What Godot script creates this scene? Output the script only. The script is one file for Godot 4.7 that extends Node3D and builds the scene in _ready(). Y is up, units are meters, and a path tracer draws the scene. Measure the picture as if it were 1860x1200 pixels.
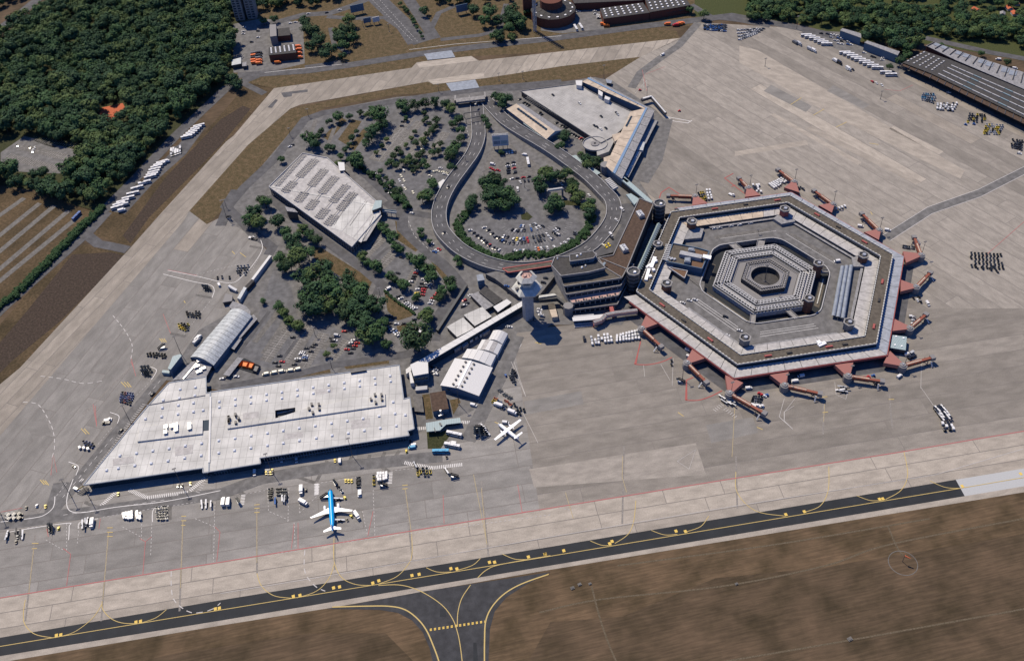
extends Node3D
# An airport seen from the air: hexagonal terminal ring, control tower, white-roofed terminal, car parks, woods and aprons.
# Units are metres, y up; every position below is a surveyed ground position.

var M := {}
var names := {}
var rng := RandomNumberGenerator.new()
var cache := {}
var lift := 0


class Shape:
	var st := SurfaceTool.new()
	var ux := Vector2.RIGHT  # direction of the texture's first axis on level faces

	func _init():
		st.begin(Mesh.PRIMITIVE_TRIANGLES)

	func face(p: Array, n: Vector3, col = null):
		var c: Vector3 = (p[1] - p[0]).cross(p[2] - p[0])
		var flip: bool = c.dot(n) > 0.0
		var side: bool = absf(n.y) < 0.5
		var tg: Vector3 = Vector3.UP.cross(n).normalized() if side else Vector3.RIGHT
		for i in range(1, p.size() - 1):
			var o: Array = [p[0], p[i + 1], p[i]] if flip else [p[0], p[i], p[i + 1]]
			for q in o:
				st.set_normal(n)
				var uv := Vector2(q.dot(tg), q.y) if side else Vector2(q.x * ux.x + q.z * ux.y, q.z * ux.x - q.x * ux.y)
				st.set_uv(uv)
				st.set_uv2(uv)
				if col != null:
					st.set_color(col)
				st.add_vertex(q)

	func auto(p: Array, away: Vector3):  # a face whose normal points away from a point inside
		var n: Vector3 = (p[1] - p[0]).cross(p[2] - p[0]).normalized()
		if n.dot(p[0] - away) < 0.0:
			n = -n
		face(p, n)

	func flat(pl: PackedVector2Array, y: float):
		var ix := Geometry2D.triangulate_polygon(pl)
		for i in range(0, ix.size(), 3):
			face([Vector3(pl[ix[i]].x, y, pl[ix[i]].y), Vector3(pl[ix[i + 1]].x, y, pl[ix[i + 1]].y), Vector3(pl[ix[i + 2]].x, y, pl[ix[i + 2]].y)], Vector3.UP)

	func walls(pl: PackedVector2Array, y0: float, y1: float):
		var a := 0.0
		var k := pl.size()
		for i in k:
			a += pl[i].cross(pl[(i + 1) % k])
		for i in k:
			var p := pl[i]
			var q := pl[(i + 1) % k]
			if p.distance_to(q) < 0.01:
				continue
			var d := (q - p).normalized()
			var n := Vector3(d.y, 0, -d.x) if a > 0.0 else Vector3(-d.y, 0, d.x)
			face([Vector3(p.x, y0, p.y), Vector3(q.x, y0, q.y), Vector3(q.x, y1, q.y), Vector3(p.x, y1, p.y)], n)

	func prism(pl: PackedVector2Array, y0: float, y1: float):
		flat(pl, y1)
		walls(pl, y0, y1)

	func box(c: Vector3, s: Vector3, yaw := 0.0):  # c is the middle of the base
		var b := Basis(Vector3.UP, yaw)
		beamb(c + Vector3(0, s.y * 0.5, 0), b * Vector3(s.x * 0.5, 0, 0), Vector3(0, s.y * 0.5, 0), b * Vector3(0, 0, s.z * 0.5))

	func beamb(c: Vector3, x: Vector3, y: Vector3, z: Vector3):
		for k in 3:
			var u: Vector3 = [x, y, z][k]
			var v: Vector3 = [y, z, x][k]
			var w: Vector3 = [z, x, y][k]
			for s in [-1.0, 1.0]:
				face([c + u * s + v + w, c + u * s + v - w, c + u * s - v - w, c + u * s - v + w], (u * s).normalized())

	func beam(a: Vector3, b: Vector3, w: float, h: float):  # a bar from a to b
		var d := (b - a).normalized()
		var x := d.cross(Vector3.UP)
		x = Vector3.RIGHT if x.length() < 0.01 else x.normalized()
		var y := x.cross(d).normalized()
		beamb((a + b) * 0.5, x * w * 0.5, y * h * 0.5, (b - a) * 0.5)

	func cyl(c: Vector3, r0: float, r1: float, y0: float, y1: float, n: int, cap := true, turn := 0.0):
		var top := []
		for i in n:
			var a := turn + TAU * i / n
			var b := turn + TAU * (i + 1) / n
			var m := (a + b) * 0.5
			var slope := (r0 - r1) / maxf(absf(y1 - y0), 0.001)
			face([c + Vector3(cos(a) * r0, y0, sin(a) * r0), c + Vector3(cos(b) * r0, y0, sin(b) * r0), c + Vector3(cos(b) * r1, y1, sin(b) * r1), c + Vector3(cos(a) * r1, y1, sin(a) * r1)], Vector3(cos(m), slope, sin(m)).normalized())
			top.append(c + Vector3(cos(a) * r1, y1, sin(a) * r1))
		if cap and r1 > 0.01:
			face(top, Vector3.UP)

	func ring(c: Vector3, r0: float, r1: float, y: float, n: int, turn := 0.0):  # a flat ring
		for i in n:
			var a := turn + TAU * i / n
			var b := turn + TAU * (i + 1) / n
			face([c + Vector3(cos(a) * r0, y, sin(a) * r0), c + Vector3(cos(b) * r0, y, sin(b) * r0), c + Vector3(cos(b) * r1, y, sin(b) * r1), c + Vector3(cos(a) * r1, y, sin(a) * r1)], Vector3.UP)

	func loft(at: Vector3, b: Basis, prof: Array, n: int, a0 := 0.0, a1 := TAU):  # prof: [z, radius x, radius y, centre y]; smooth
		for i in prof.size() - 1:
			for k in n:
				var q := []
				var ns := []
				for e in [[i, k], [i + 1, k], [i + 1, k + 1], [i, k + 1]]:
					var s: Array = prof[e[0]]
					var t: float = a0 + (a1 - a0) * e[1] / n
					q.append(at + b * Vector3(cos(t) * s[1], s[3] + sin(t) * s[2], s[0]))
					ns.append(b * Vector3(cos(t), sin(t), 0.0))
				var c: Vector3 = (q[1] - q[0]).cross(q[2] - q[0])
				var order: Array = [0, 2, 1, 0, 3, 2] if c.dot(ns[0]) > 0.0 else [0, 1, 2, 0, 2, 3]
				for j in order:
					st.set_normal(ns[j])
					st.set_uv(Vector2(q[j].x, q[j].z))
					st.set_uv2(Vector2(q[j].x, q[j].z))
					st.add_vertex(q[j])

	func wing(root_le: Vector3, root_te: Vector3, tip_le: Vector3, tip_te: Vector3, t: float):  # a tapered, bevelled wing panel
		var u := Vector3(0, t, 0)
		var mr := root_le.lerp(root_te, 0.4)
		var mt := tip_le.lerp(tip_te, 0.4)
		for s in [1.0, -1.0]:
			face([root_le, tip_le, mt + u * s * 0.5, mr + u * s], Vector3(0, s, 0))
			face([mr + u * s, mt + u * s * 0.5, tip_te, root_te], Vector3(0, s, 0))


func V(a: Array) -> PackedVector2Array:
	var o := PackedVector2Array()
	for i in range(0, a.size() - 1, 2):
		o.append(Vector2(a[i], a[i + 1]))
	return o


func numbered(called: String) -> String:
	names[called] = names.get(called, -1) + 1
	return called if names[called] == 0 else "%s_%03d" % [called, names[called]]


func tag(o: Node, label := "", category := "", group := "", kind := ""):
	if label: o.set_meta("label", label)
	if category: o.set_meta("category", category)
	if group: o.set_meta("group", group)
	if kind: o.set_meta("kind", kind)
	return o


func thing(called: String, label: String, category: String, at := Vector3.ZERO, turn := 0.0, group := ""):
	var o := Node3D.new()
	o.name = numbered(called)
	add_child(o)
	o.position = at
	o.rotation.y = turn
	return tag(o, label, category, group)


func mesh(pairs: Array) -> ArrayMesh:  # [[Shape, material], ...] as one mesh
	var m := ArrayMesh.new()
	for p in pairs:
		p[0].st.commit(m)
		m.surface_set_material(m.get_surface_count() - 1, p[1])
	return m


func put(called: String, m: Mesh, parent: Node = self, at := Vector3.ZERO):
	var o := MeshInstance3D.new()
	if parent == self:
		o.name = numbered(called)
	else:
		var k: int = parent.get_meta("_" + called, -1) + 1
		parent.set_meta("_" + called, k)
		o.name = called if k == 0 else "%s_%03d" % [called, k]
	o.mesh = m
	parent.add_child(o)
	o.position = at
	return o


func obj(called: String, s: Shape, m: Material, parent: Node = self):  # geometry given in the parent's own space
	return put(called, mesh([[s, m]]), parent)


func wobj(called: String, s: Shape, m: Material, parent: Node):  # geometry given in world space
	var o = obj(called, s, m, parent)
	var off := Vector3.ZERO
	var p := parent
	while p != self:
		off += p.position
		p = p.get_parent()
	o.position = -off
	return o


func struct(called: String, s: Shape, m: Material, label := "", cat := ""):
	return tag(obj(called, s, m), label, cat, "", "structure")


func mat(called: String, lin: Color, rough := 0.85, tex: Texture2D = null, scale := 0.1, det: Texture2D = null, dscale := 0.01, metal := 0.0) -> StandardMaterial3D:
	var m := StandardMaterial3D.new()
	m.resource_name = called
	m.albedo_color = lin.linear_to_srgb()
	m.roughness = rough
	m.metallic = metal
	m.metallic_specular = 0.4
	if tex:
		m.albedo_texture = tex
		m.uv1_scale = Vector3(scale, scale, 1)
	if det:
		m.detail_enabled = true
		m.detail_blend_mode = BaseMaterial3D.BLEND_MODE_MUL
		m.detail_albedo = det
		m.detail_uv_layer = BaseMaterial3D.DETAIL_UV_2
		m.uv2_scale = Vector3(dscale, dscale, 1)
	M[called] = m
	return m


func noise(seedv: int, freq: float, lo: Color, hi: Color, octaves := 4, mid = null, size := 512) -> NoiseTexture2D:
	var f := FastNoiseLite.new()
	f.seed = seedv
	f.frequency = freq
	f.fractal_octaves = octaves
	f.fractal_gain = 0.6
	var t := NoiseTexture2D.new()
	t.width = size
	t.height = size
	t.seamless = true
	t.noise = f
	var g := Gradient.new()
	g.set_color(0, lo)
	g.set_color(1, hi)
	if mid != null:
		g.add_point(0.5, mid)
	t.color_ramp = g
	return t


func grey(v: float) -> Color:
	return Color(v, v, v)


func strip(s: Shape, a: Array, w: float, y: float, h0 := -1.0):  # a ribbon of width w along a polyline
	var p := V(a)
	lift = (lift + 1) % 40
	y += lift * 0.0012  # crossing ribbons never lie in one plane
	var l := []
	var r := []
	for i in p.size():
		var d0 := (p[i] - p[maxi(i - 1, 0)]).normalized()
		var d1 := (p[mini(i + 1, p.size() - 1)] - p[i]).normalized()
		var d := (d0 + d1).normalized()
		var n := Vector2(-d.y, d.x)
		var k := 1.0 / maxf(0.5, n.dot(Vector2(-d1.y, d1.x) if i < p.size() - 1 else Vector2(-d0.y, d0.x)))
		l.append(p[i] + n * w * 0.5 * k)
		r.append(p[i] - n * w * 0.5 * k)
	for i in p.size() - 1:
		s.face([Vector3(l[i].x, y, l[i].y), Vector3(l[i + 1].x, y, l[i + 1].y), Vector3(r[i + 1].x, y, r[i + 1].y), Vector3(r[i].x, y, r[i].y)], Vector3.UP)


func smooth(a: Array, per := 6) -> Array:  # a curve through the points
	var p := V(a)
	var o := []
	for i in p.size() - 1:
		var p0 := p[maxi(i - 1, 0)]
		var p3 := p[mini(i + 2, p.size() - 1)]
		for k in per:
			var q := p[i].cubic_interpolate(p[i + 1], p0, p3, float(k) / per)
			o.append_array([q.x, q.y])
	o.append_array([p[-1].x, p[-1].y])
	return o


func dashes(s: Shape, a: Array, w: float, y: float, on: float, off: float):
	var c := Curve2D.new()
	for q in V(a):
		c.add_point(q)
	var t := 0.0
	while t < c.get_baked_length():
		var p := c.sample_baked(t)
		var q := c.sample_baked(minf(t + on, c.get_baked_length()))
		if p.distance_to(q) > 0.1:
			strip(s, [p.x, p.y, q.x, q.y], w, y)
		t += on + off


func inset(p: PackedVector2Array, d: float) -> PackedVector2Array:
	var o := Geometry2D.offset_polygon(p, -d, Geometry2D.JOIN_MITER)
	return o[0] if o.size() else p


func hexagon(c: Vector3, r: float, turn: float) -> PackedVector2Array:
	var o := PackedVector2Array()
	for k in 6:
		o.append(Vector2(c.x + cos(turn + k * PI / 3) * r, c.z + sin(turn + k * PI / 3) * r))
	return o


func yaw_to(d: Vector2) -> float:
	return atan2(d.x, d.y)


func _ready():
	rng.seed = 20
	# camera
	var cam := Camera3D.new()
	cam.name = "camera"
	add_child(cam)
	cam.position = Vector3(0, 561.0, 0)
	cam.basis = Basis(Vector3.RIGHT, -deg_to_rad(44.798)) * Basis(Vector3(0, 0, 1), deg_to_rad(-4.118))
	cam.fov = 36.57
	cam.far = 12000.0
	cam.current = true
	# sky, sun and exposure
	var we := WorldEnvironment.new()
	we.name = "world_environment"
	var env := Environment.new()
	env.background_mode = Environment.BG_SKY
	var sky := Sky.new()
	var sm := ProceduralSkyMaterial.new()
	sm.sky_top_color = Color(0.18, 0.34, 0.62)
	sm.sky_horizon_color = Color(0.58, 0.67, 0.78)
	sm.sky_curve = 0.12
	sm.ground_horizon_color = Color(0.5, 0.55, 0.6)
	sm.ground_bottom_color = Color(0.18, 0.17, 0.15)
	sky.sky_material = sm
	env.sky = sky
	env.tonemap_mode = Environment.TONE_MAPPER_LINEAR
	env.tonemap_exposure = 1.5
	env.sdfgi_enabled = true
	env.ssao_enabled = true
	env.ssil_enabled = true
	env.background_energy_multiplier = 0.95
	we.environment = env
	add_child(we)
	var sun := DirectionalLight3D.new()
	sun.name = "sun"
	add_child(sun)
	sun.look_at_from_position(Vector3.ZERO, Vector3(0.382, -1.0, 0.588))
	sun.light_energy = 1.25
	sun.light_color = Color(1.0, 0.945, 0.86)
	sun.light_angular_distance = 0.5
	sun.shadow_enabled = true
	materials()
	ground()
	roads()
	hex_terminal()
	main_building()
	control_tower()
	white_terminal()
	halls()
	garage()
	parking_deck()
	far_buildings()
	aeroplanes()
	make_fleet()
	jetways()
	vehicles()
	airside()
	masts()
	trees()


func materials():
	var grain := noise(1, 0.05, grey(0.86), Color.WHITE, 4)
	var streak := noise(9, 0.018, grey(0.81), Color.WHITE, 7)
	var blotch := noise(2, 0.012, grey(0.80), Color.WHITE, 5)
	var stain := noise(3, 0.02, grey(0.72), Color.WHITE, 6)
	var speck := noise(4, 0.12, grey(0.70), Color.WHITE, 3)
	var dry := noise(5, 0.010, Color(0.62, 0.60, 0.50), Color(1.0, 0.94, 0.86), 6, Color(0.84, 0.80, 0.72))
	var dry2 := noise(6, 0.03, Color(0.62, 0.64, 0.56), Color.WHITE, 6)
	var lawn := noise(7, 0.025, Color(0.66, 0.68, 0.56), Color(1.0, 0.96, 0.92), 6)
	var seam := Image.create(256, 256, false, Image.FORMAT_RGB8)
	seam.fill(grey(0.97))
	for i in 256:
		for k in 256:
			if i % 64 < 5 or k % 128 < 5:
				seam.set_pixel(i, k, grey(0.84))
	var seams := ImageTexture.create_from_image(seam)
	var facade := Image.create(128, 128, false, Image.FORMAT_RGB8)
	facade.fill(grey(0.9))
	for i in 128:
		if i % 16 < 2:
			facade.fill_rect(Rect2i(i, 0, 1, 128), grey(0.62))
	var ribs := ImageTexture.create_from_image(facade)
	for k in 7:
		var v := 0.80 + 0.065 * k
		mat("concrete_warm_%d" % k, Color(0.298 * v, 0.272 * v, 0.237 * v), 0.9, grain, 0.035, streak, 0.006)
		mat("concrete_cool_%d" % k, Color(0.312 * v, 0.298 * v, 0.276 * v), 0.9, grain, 0.035, streak, 0.006)
		mat("concrete_light_%d" % k, Color(0.378 * v, 0.338 * v, 0.286 * v), 0.9, grain, 0.035, streak, 0.006)
		for f in ["warm", "cool", "light"]:
			M["concrete_%s_%d" % [f, k]].uv2_scale = Vector3(0.0042 + 0.0004 * k, 0.0105 + 0.001 * k, 1)
			M["concrete_%s_%d" % [f, k]].uv2_offset = Vector3(0.13 * k, 0.29 * k, 0)
	mat("joint", Color(0.175, 0.16, 0.145), 0.95, grain, 0.05)
	mat("asphalt", Color(0.118, 0.118, 0.124), 0.9, grain, 0.06, stain, 0.01)
	mat("asphalt_exit", Color(0.056, 0.058, 0.064), 0.9, grain, 0.05, stain, 0.012)
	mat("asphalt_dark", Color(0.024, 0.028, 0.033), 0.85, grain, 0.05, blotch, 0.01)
	mat("asphalt_lot", Color(0.165, 0.165, 0.170), 0.9, grain, 0.06, stain, 0.012)
	mat("asphalt_worn", Color(0.188, 0.184, 0.180), 0.9, grain, 0.05, stain, 0.012)
	mat("paving", Color(0.225, 0.215, 0.20), 0.9, speck, 0.05, stain, 0.02)
	mat("blue_coat", Color(0.40, 0.41, 0.41), 0.85, grain, 0.05)
	mat("dry_grass", Color(0.150, 0.114, 0.080), 1.0, dry, 0.0035, dry2, 0.021)
	var mow := noise(11, 0.03, grey(0.74), Color.WHITE, 6)
	mat("brown_field", Color(0.136, 0.106, 0.079), 1.0, dry, 0.005, mow, 0.03)
	mat("brown_bed", Color(0.088, 0.061, 0.049), 1.0, dry2, 0.03, mow, 0.02)
	mat("field_track", Color(0.142, 0.110, 0.080), 1.0, dry2, 0.05)
	mat("verge_grass", Color(0.162, 0.124, 0.088), 1.0, dry, 0.006, mow, 0.03)
	M["verge_grass"].uv2_scale = Vector3(0.0025, 0.034, 1)
	mat("tan_grass", Color(0.188, 0.138, 0.094), 1.0, lawn, 0.012, dry2, 0.035)
	mat("green_grass", Color(0.070, 0.078, 0.038), 1.0, lawn, 0.02, dry2, 0.05)
	M["brown_field"].uv2_scale = Vector3(0.0025, 0.034, 1)
	mat("tyre_stain", Color(0.262, 0.243, 0.220), 0.9, stain, 0.06)
	mat("garden_green", Color(0.098, 0.118, 0.048), 1.0, lawn, 0.04, dry2, 0.08)
	mat("bright_grass", Color(0.135, 0.165, 0.055), 1.0, lawn, 0.02, dry2, 0.05)
	mat("clay", Color(0.42, 0.11, 0.05), 0.95, grain, 0.05)
	mat("yellow_paint", Color(0.42, 0.32, 0.12), 0.8)
	mat("bright_yellow", Color(0.55, 0.39, 0.09), 0.8)
	mat("red_paint", Color(0.33, 0.12, 0.115), 0.85)
	mat("faint_paint", Color(0.40, 0.385, 0.37), 0.85)
	mat("faint_yellow", Color(0.33, 0.27, 0.15), 0.85)
	mat("rust_patch", Color(0.17, 0.10, 0.06), 0.95, speck, 0.1)
	mat("white_paint", Color(0.55, 0.54, 0.52), 0.8)
	mat("roof_white", Color(0.585, 0.58, 0.55), 0.8, seams, 0.05, blotch, 0.007)
	mat("roof_sheet", Color(0.62, 0.66, 0.67), 0.55, ribs, 0.12, blotch, 0.03)
	mat("tent_white", Color(0.575, 0.575, 0.565), 0.6, grain, 0.04)
	mat("roof_grey", Color(0.33, 0.33, 0.34), 0.8, grain, 0.08, stain, 0.03)
	mat("roof_panel", Color(0.50, 0.485, 0.47), 0.75, grain, 0.06, blotch, 0.03)
	mat("roof_panel_blue", Color(0.29, 0.33, 0.39), 0.6, grain, 0.06, blotch, 0.03)
	mat("ring_light_tint", Color(0.37, 0.40, 0.45), 0.6, grain, 0.06, blotch, 0.03)  # bluish tone paints in the fall of light on some ring sides
	mat("roof_brown", Color(0.170, 0.148, 0.118), 0.95, speck, 0.06, stain, 0.02)
	mat("roof_rust", Color(0.13, 0.085, 0.06), 0.95, speck, 0.06, stain, 0.03)
	mat("roof_dark", Color(0.075, 0.072, 0.07), 0.9, grain, 0.08, stain, 0.03)
	mat("concrete_wall", Color(0.33, 0.32, 0.31), 0.85, grain, 0.1, stain, 0.03)
	mat("parapet", Color(0.40, 0.40, 0.40), 0.8, grain, 0.1)
	mat("deck_white", Color(0.44, 0.43, 0.41), 0.85, grain, 0.05, blotch, 0.01)
	mat("dark_wall", Color(0.06, 0.065, 0.07), 0.5, ribs, 0.1)
	mat("wall_blue", Color(0.10, 0.17, 0.25), 0.5, ribs, 0.12)
	mat("glass", Color(0.02, 0.035, 0.05), 0.12)
	mat("glass_light", Color(0.20, 0.27, 0.29), 0.12)
	mat("gate_red", Color(0.30, 0.128, 0.108), 0.75, grain, 0.12)
	mat("wall_red", Color(0.33, 0.085, 0.075), 0.7, grain, 0.1)
	mat("jet_red", Color(0.235, 0.072, 0.042), 0.55, grain, 0.2)
	mat("drum_grey", Color(0.20, 0.195, 0.195), 0.7, grain, 0.2)
	mat("drum_brown", Color(0.19, 0.085, 0.055), 0.8, stain, 0.1)
	mat("brick", Color(0.15, 0.055, 0.035), 0.9, speck, 0.2)
	mat("beige_roof", Color(0.60, 0.50, 0.39), 0.8, grain, 0.05, blotch, 0.02)
	mat("teal_roof", Color(0.34, 0.43, 0.44), 0.6, ribs, 0.1)
	mat("blue_strip", Color(0.13, 0.21, 0.32), 0.5)
	mat("metal", Color(0.45, 0.46, 0.47), 0.4, null, 0.1, null, 0.1, 0.6)
	mat("metal_dark", Color(0.07, 0.07, 0.075), 0.5)
	mat("white_metal", Color(0.75, 0.75, 0.74), 0.45)
	mat("tower_white", Color(0.60, 0.60, 0.55), 0.7, grain, 0.1, blotch, 0.05)
	mat("tower_grey", Color(0.44, 0.45, 0.47), 0.75, grain, 0.1, blotch, 0.04)
	mat("pinkish", Color(0.46, 0.30, 0.26), 0.85, grain, 0.1)
	mat("tyre", Color(0.018, 0.018, 0.02), 0.8)
	mat("car_glass", Color(0.015, 0.02, 0.025), 0.1)
	mat("jet_blue", Color(0.0, 0.30, 0.64), 0.3)
	mat("jet_white", Color(0.80, 0.81, 0.82), 0.3)
	mat("bark", Color(0.06, 0.045, 0.032), 0.95)
	mat("yellow_kit", Color(0.42, 0.30, 0.05), 0.6)
	mat("blue_kit", Color(0.04, 0.10, 0.28), 0.5)
	mat("orange_kit", Color(0.60, 0.17, 0.03), 0.6)
	for c in [["w", Color(0.57, 0.57, 0.56)], ["k", Color(0.012, 0.013, 0.016)], ["g", Color(0.11, 0.115, 0.12)], ["s", Color(0.36, 0.37, 0.38)], ["r", Color(0.36, 0.02, 0.02)], ["b", Color(0.03, 0.09, 0.26)], ["y", Color(0.68, 0.50, 0.03)], ["o", Color(0.62, 0.15, 0.03)], ["c", Color(0.72, 0.68, 0.52)], ["t", Color(0.05, 0.28, 0.45)]]:
		var m := mat("paint_" + c[0], c[1], 0.35)
		m.clearcoat_enabled = true
		m.clearcoat = 0.5
		m.clearcoat_roughness = 0.1
	for l in [["leaf_dark", Color(0.034, 0.072, 0.036)], ["leaf_mid", Color(0.050, 0.100, 0.042)], ["leaf_olive", Color(0.078, 0.118, 0.044)], ["leaf_small", Color(0.038, 0.068, 0.032)]]:
		var m := mat(l[0], l[1], 0.75)
		m.vertex_color_use_as_albedo = true
		m.metallic_specular = 0.25


func sheet(called: String, label: String, a: Array, m: String, y: float, ux := Vector2(0.985, -0.17)):
	var s := Shape.new()
	s.ux = ux.normalized()
	s.flat(V(a), y)
	return struct(called, s, M[m], label)


func slabs(called: String, label: String, a: Array, along: Array, wide: float, shortest: float, longest: float, family: String, odd := 0.0):
	# a concrete surface laid in strips of slabs, each slab with its own tone, joints recessed between them
	var p := V(a)
	var s := Shape.new()
	s.flat(p, 0.03)
	var base = struct(called, s, M["joint"], label)
	var d := (Vector2(along[2], along[3]) - Vector2(along[0], along[1])).normalized()
	var n := Vector2(-d.y, d.x)
	var lo := Vector2(INF, INF)
	var hi := -lo
	for q in p:
		lo = Vector2(minf(lo.x, q.dot(d)), minf(lo.y, q.dot(n)))
		hi = Vector2(maxf(hi.x, q.dot(d)), maxf(hi.y, q.dot(n)))
	var v := lo.y
	var count := 0
	var rest := Shape.new()
	var over := false
	var row := rng.randf_range(1.0, 5.0)
	while v < hi.y:
		var u := lo.x - rng.randf() * longest
		row = clampf(row + rng.randf_range(-2.2, 2.2), 0.0, 6.0)
		while u < hi.x:
			var l := rng.randf_range(shortest, longest)
			var q := PackedVector2Array()
			for c in [[u + 0.2, v + 0.25], [u + l - 0.2, v + 0.25], [u + l - 0.2, v + wide - 0.25], [u + 0.2, v + wide - 0.25]]:
				q.append(d * c[0] + n * c[1])
			for piece in Geometry2D.intersect_polygons(p, q):
				if count < 290:
					var t := Shape.new()
					t.ux = d
					t.prism(piece, 0.03, 0.05)
					var k := clampi(roundi(row + rng.randf_range(-1.3, 1.3)), 0, 6)
					var fam := "concrete_light" if rng.randf() < odd else family
					obj("slab", t, M["%s_%d" % [fam, k]], base)
					count += 1
				else:
					rest.flat(piece, 0.05)
					over = true
			u += l
		v += wide
	if over:
		tag(obj("slab_field", rest, M[family + "_3"], base), "", "", "", "stuff")
	return base


func ground():
	var s := Shape.new()
	s.ux = Vector2(0.985, -0.17).normalized()
	s.face([Vector3(-6000, 0, -6000), Vector3(6000, 0, -6000), Vector3(6000, 0, 6000), Vector3(-6000, 0, 6000)], Vector3.UP)
	struct("ground", s, M["brown_field"], "dry brown grassland reaching to the horizon")
	# grass of other tones
	sheet("grass_verge", "tan dry grass strip along the south shoulder of the taxiway", [-357.7,-305.3,-318.4,-309.5,-194.9,-322.8,-129,-329.3,6.5,-344.8,132.1,-357.8,331.2,-378.3,365.7,-381.5,351.5,-350.1,187,-333.1,116.8,-330.9,54.9,-309,10.7,-308.8,-4.3,-284.7,-70.3,-286.2,-91,-309.4,-138.9,-313.1,-226,-305.3,-283.2,-291.9,-348.8,-279.7], "verge_grass", 0.012)
	sheet("grass_verge", "tan grass strip between the perimeter road and the concrete taxiway", [-273.1,-974.3,-237.3,-960.4,-89.2,-982.3,-83.3,-993.2,-22.5,-997.7,76.5,-994.4,208.3,-1004.7,208.5,-1020.9,179.4,-1032.7,-14.1,-1015.9,-154.8,-1000.8,-256.6,-985.7], "tan_grass", 0.014)
	sheet("grass_verge", "tan grass wedge inside the bend of the concrete taxiway", [-214.8,-917.2,-70.8,-951.2,-10,-949.6,73.8,-963.1,160.6,-970.7,159.8,-948.8,106.8,-938.1,15.4,-926.2,-103.8,-929.2,-178.2,-914.5,-199.5,-896.5,-261.6,-747.7,-271.6,-730.9,-291.6,-752.8,-250.8,-855.2], "tan_grass", 0.014)
	sheet("grass_verge", "brown grass between the west road and the concrete taxiway", [-267.3,-975.7,-237.3,-960.4,-274.3,-864,-321.8,-742.3,-335.9,-704.5,-356.5,-716.9,-376.9,-728.6,-375.6,-750.2,-328.8,-829.9,-298.8,-883.9,-279.8,-938.6], "dry_grass", 0.014)
	sheet("grass_verge", "dark brown grass bed at the left edge between road and taxiway", [-380.8,-714.1,-345.6,-701.8,-335.5,-702.9,-369.5,-615.8,-392.7,-562.8,-403,-546.7,-420.7,-497.8,-446.6,-572.9,-424.8,-616.2,-410.2,-661.1], "dry_grass", 0.014)
	sheet("grass_bed", "darker brown bed of dead grass below the west road", [-387.3,-701.1,-352.6,-700.3,-338.5,-694.2,-373.9,-614.9,-401.8,-570.9,-421.6,-525.1,-431.2,-553.5,-406.3,-631.6], "brown_bed", 0.02, Vector2(0.75, -0.66))
	sheet("grass_bed", "darker brown bed of dead grass beside the parked buses", [-346.9,-722.8,-324.8,-809.3,-286.4,-905.7,-266.8,-929.4,-257.2,-922.8,-278.8,-857.7,-327.9,-747.1,-337.2,-710.8], "brown_bed", 0.02, Vector2(0.75, -0.66))
	var tk := Shape.new()
	for q in [[4.5,-315.9,42.3,-321.9,119.5,-324.9,187.4,-334.2,230.8,-346,322.9,-358.1], [38.5,-331.4,41.5,-307.7,45,-290.2,48.3,-278.3], [109.6,-275.2,189,-283.2,303.3,-295.7], [235.1,-359.5,235.7,-345.6,237.3,-337.7], [56.7,-345,158.6,-352.1,263.6,-363.2]]:
		strip(tk, smooth(q), 1.1, 0.02)
	struct("field_track", tk, M["field_track"], "faint worn tracks across the brown field")
	sheet("woodland_floor", "shaded green floor beneath the wood", [-614.2,-988.6,-582.1,-1118,-556.1,-1211.8,-568.3,-1306.9,-314.3,-1265.9,-283.5,-1012.9,-291.3,-967.7,-334.5,-858.9,-355,-813,-382.6,-761.7,-451.7,-804.1,-560.5,-839.7], "green_grass", 0.01)
	sheet("tan_field", "tan field with parking lanes left of the west road", [-557,-830.1,-486.4,-812.7,-450.4,-799.5,-386.3,-766.3,-391.9,-718.5,-413.4,-672.2,-430.8,-635.5,-469.6,-587.5], "dry_grass", 0.01)
	sheet("city_ground", "dry tan ground among the roads north of the perimeter road", [-282.7,-977.8,-321.6,-1267.1,254.7,-1174.1,235.1,-1030.9,179,-1030.2,-14,-1020.8,-155.1,-1004.4], "tan_grass", 0.008)
	sheet("allotment_ground", "green ground of the allotment gardens", [258.7,-1188.8,233.7,-1050.5,343.9,-1018.6,397.4,-970.1,469.4,-953.7,550.9,-907.7,633.2,-853,771.3,-1135.3], "garden_green", 0.01)
	sheet("clay_court", "orange clay clearing in the middle of the wood", [-421.2,-918,-419.3,-946.3,-398.9,-952.3,-392.5,-939.5,-403.8,-917.8], "clay", 0.05)
	sheet("grass_clearing", "small green lawn beside the clay clearing in the wood", [-479.2,-898.8,-445.8,-880.7,-452.8,-875.7,-476.8,-890.5], "green_grass", 0.05)
	# concrete
	slabs("taxi_lane", "light concrete taxi lane between red line and dark taxiway", [-373.4,-350.4,-342.5,-353.9,-202.2,-368.9,9.8,-392,127.4,-404.5,264.7,-418.6,311.8,-424.1,388.8,-432.8,374.5,-401,291.3,-392.2,14.9,-362.6,-197.7,-340.7,-333.6,-325.4,-363.6,-322.1], [-342.5,-353.9,9.8,-392], 11.5, 40.0, 120.0, "concrete_light")
	slabs("apron", "grey concrete apron along the front of the white terminal", [-391.6,-402.3,-361.1,-413.1,-322.8,-418.9,-311.3,-441.4,-77.1,-464.9,-32.6,-484.4,0,-565,9.8,-392,-130.3,-376.9,-202.2,-368.9,-342.5,-353.9,-373.4,-350.4], [-342.5,-353.9,9.8,-392], 15.0, 40.0, 110.0, "concrete_cool")
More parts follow.
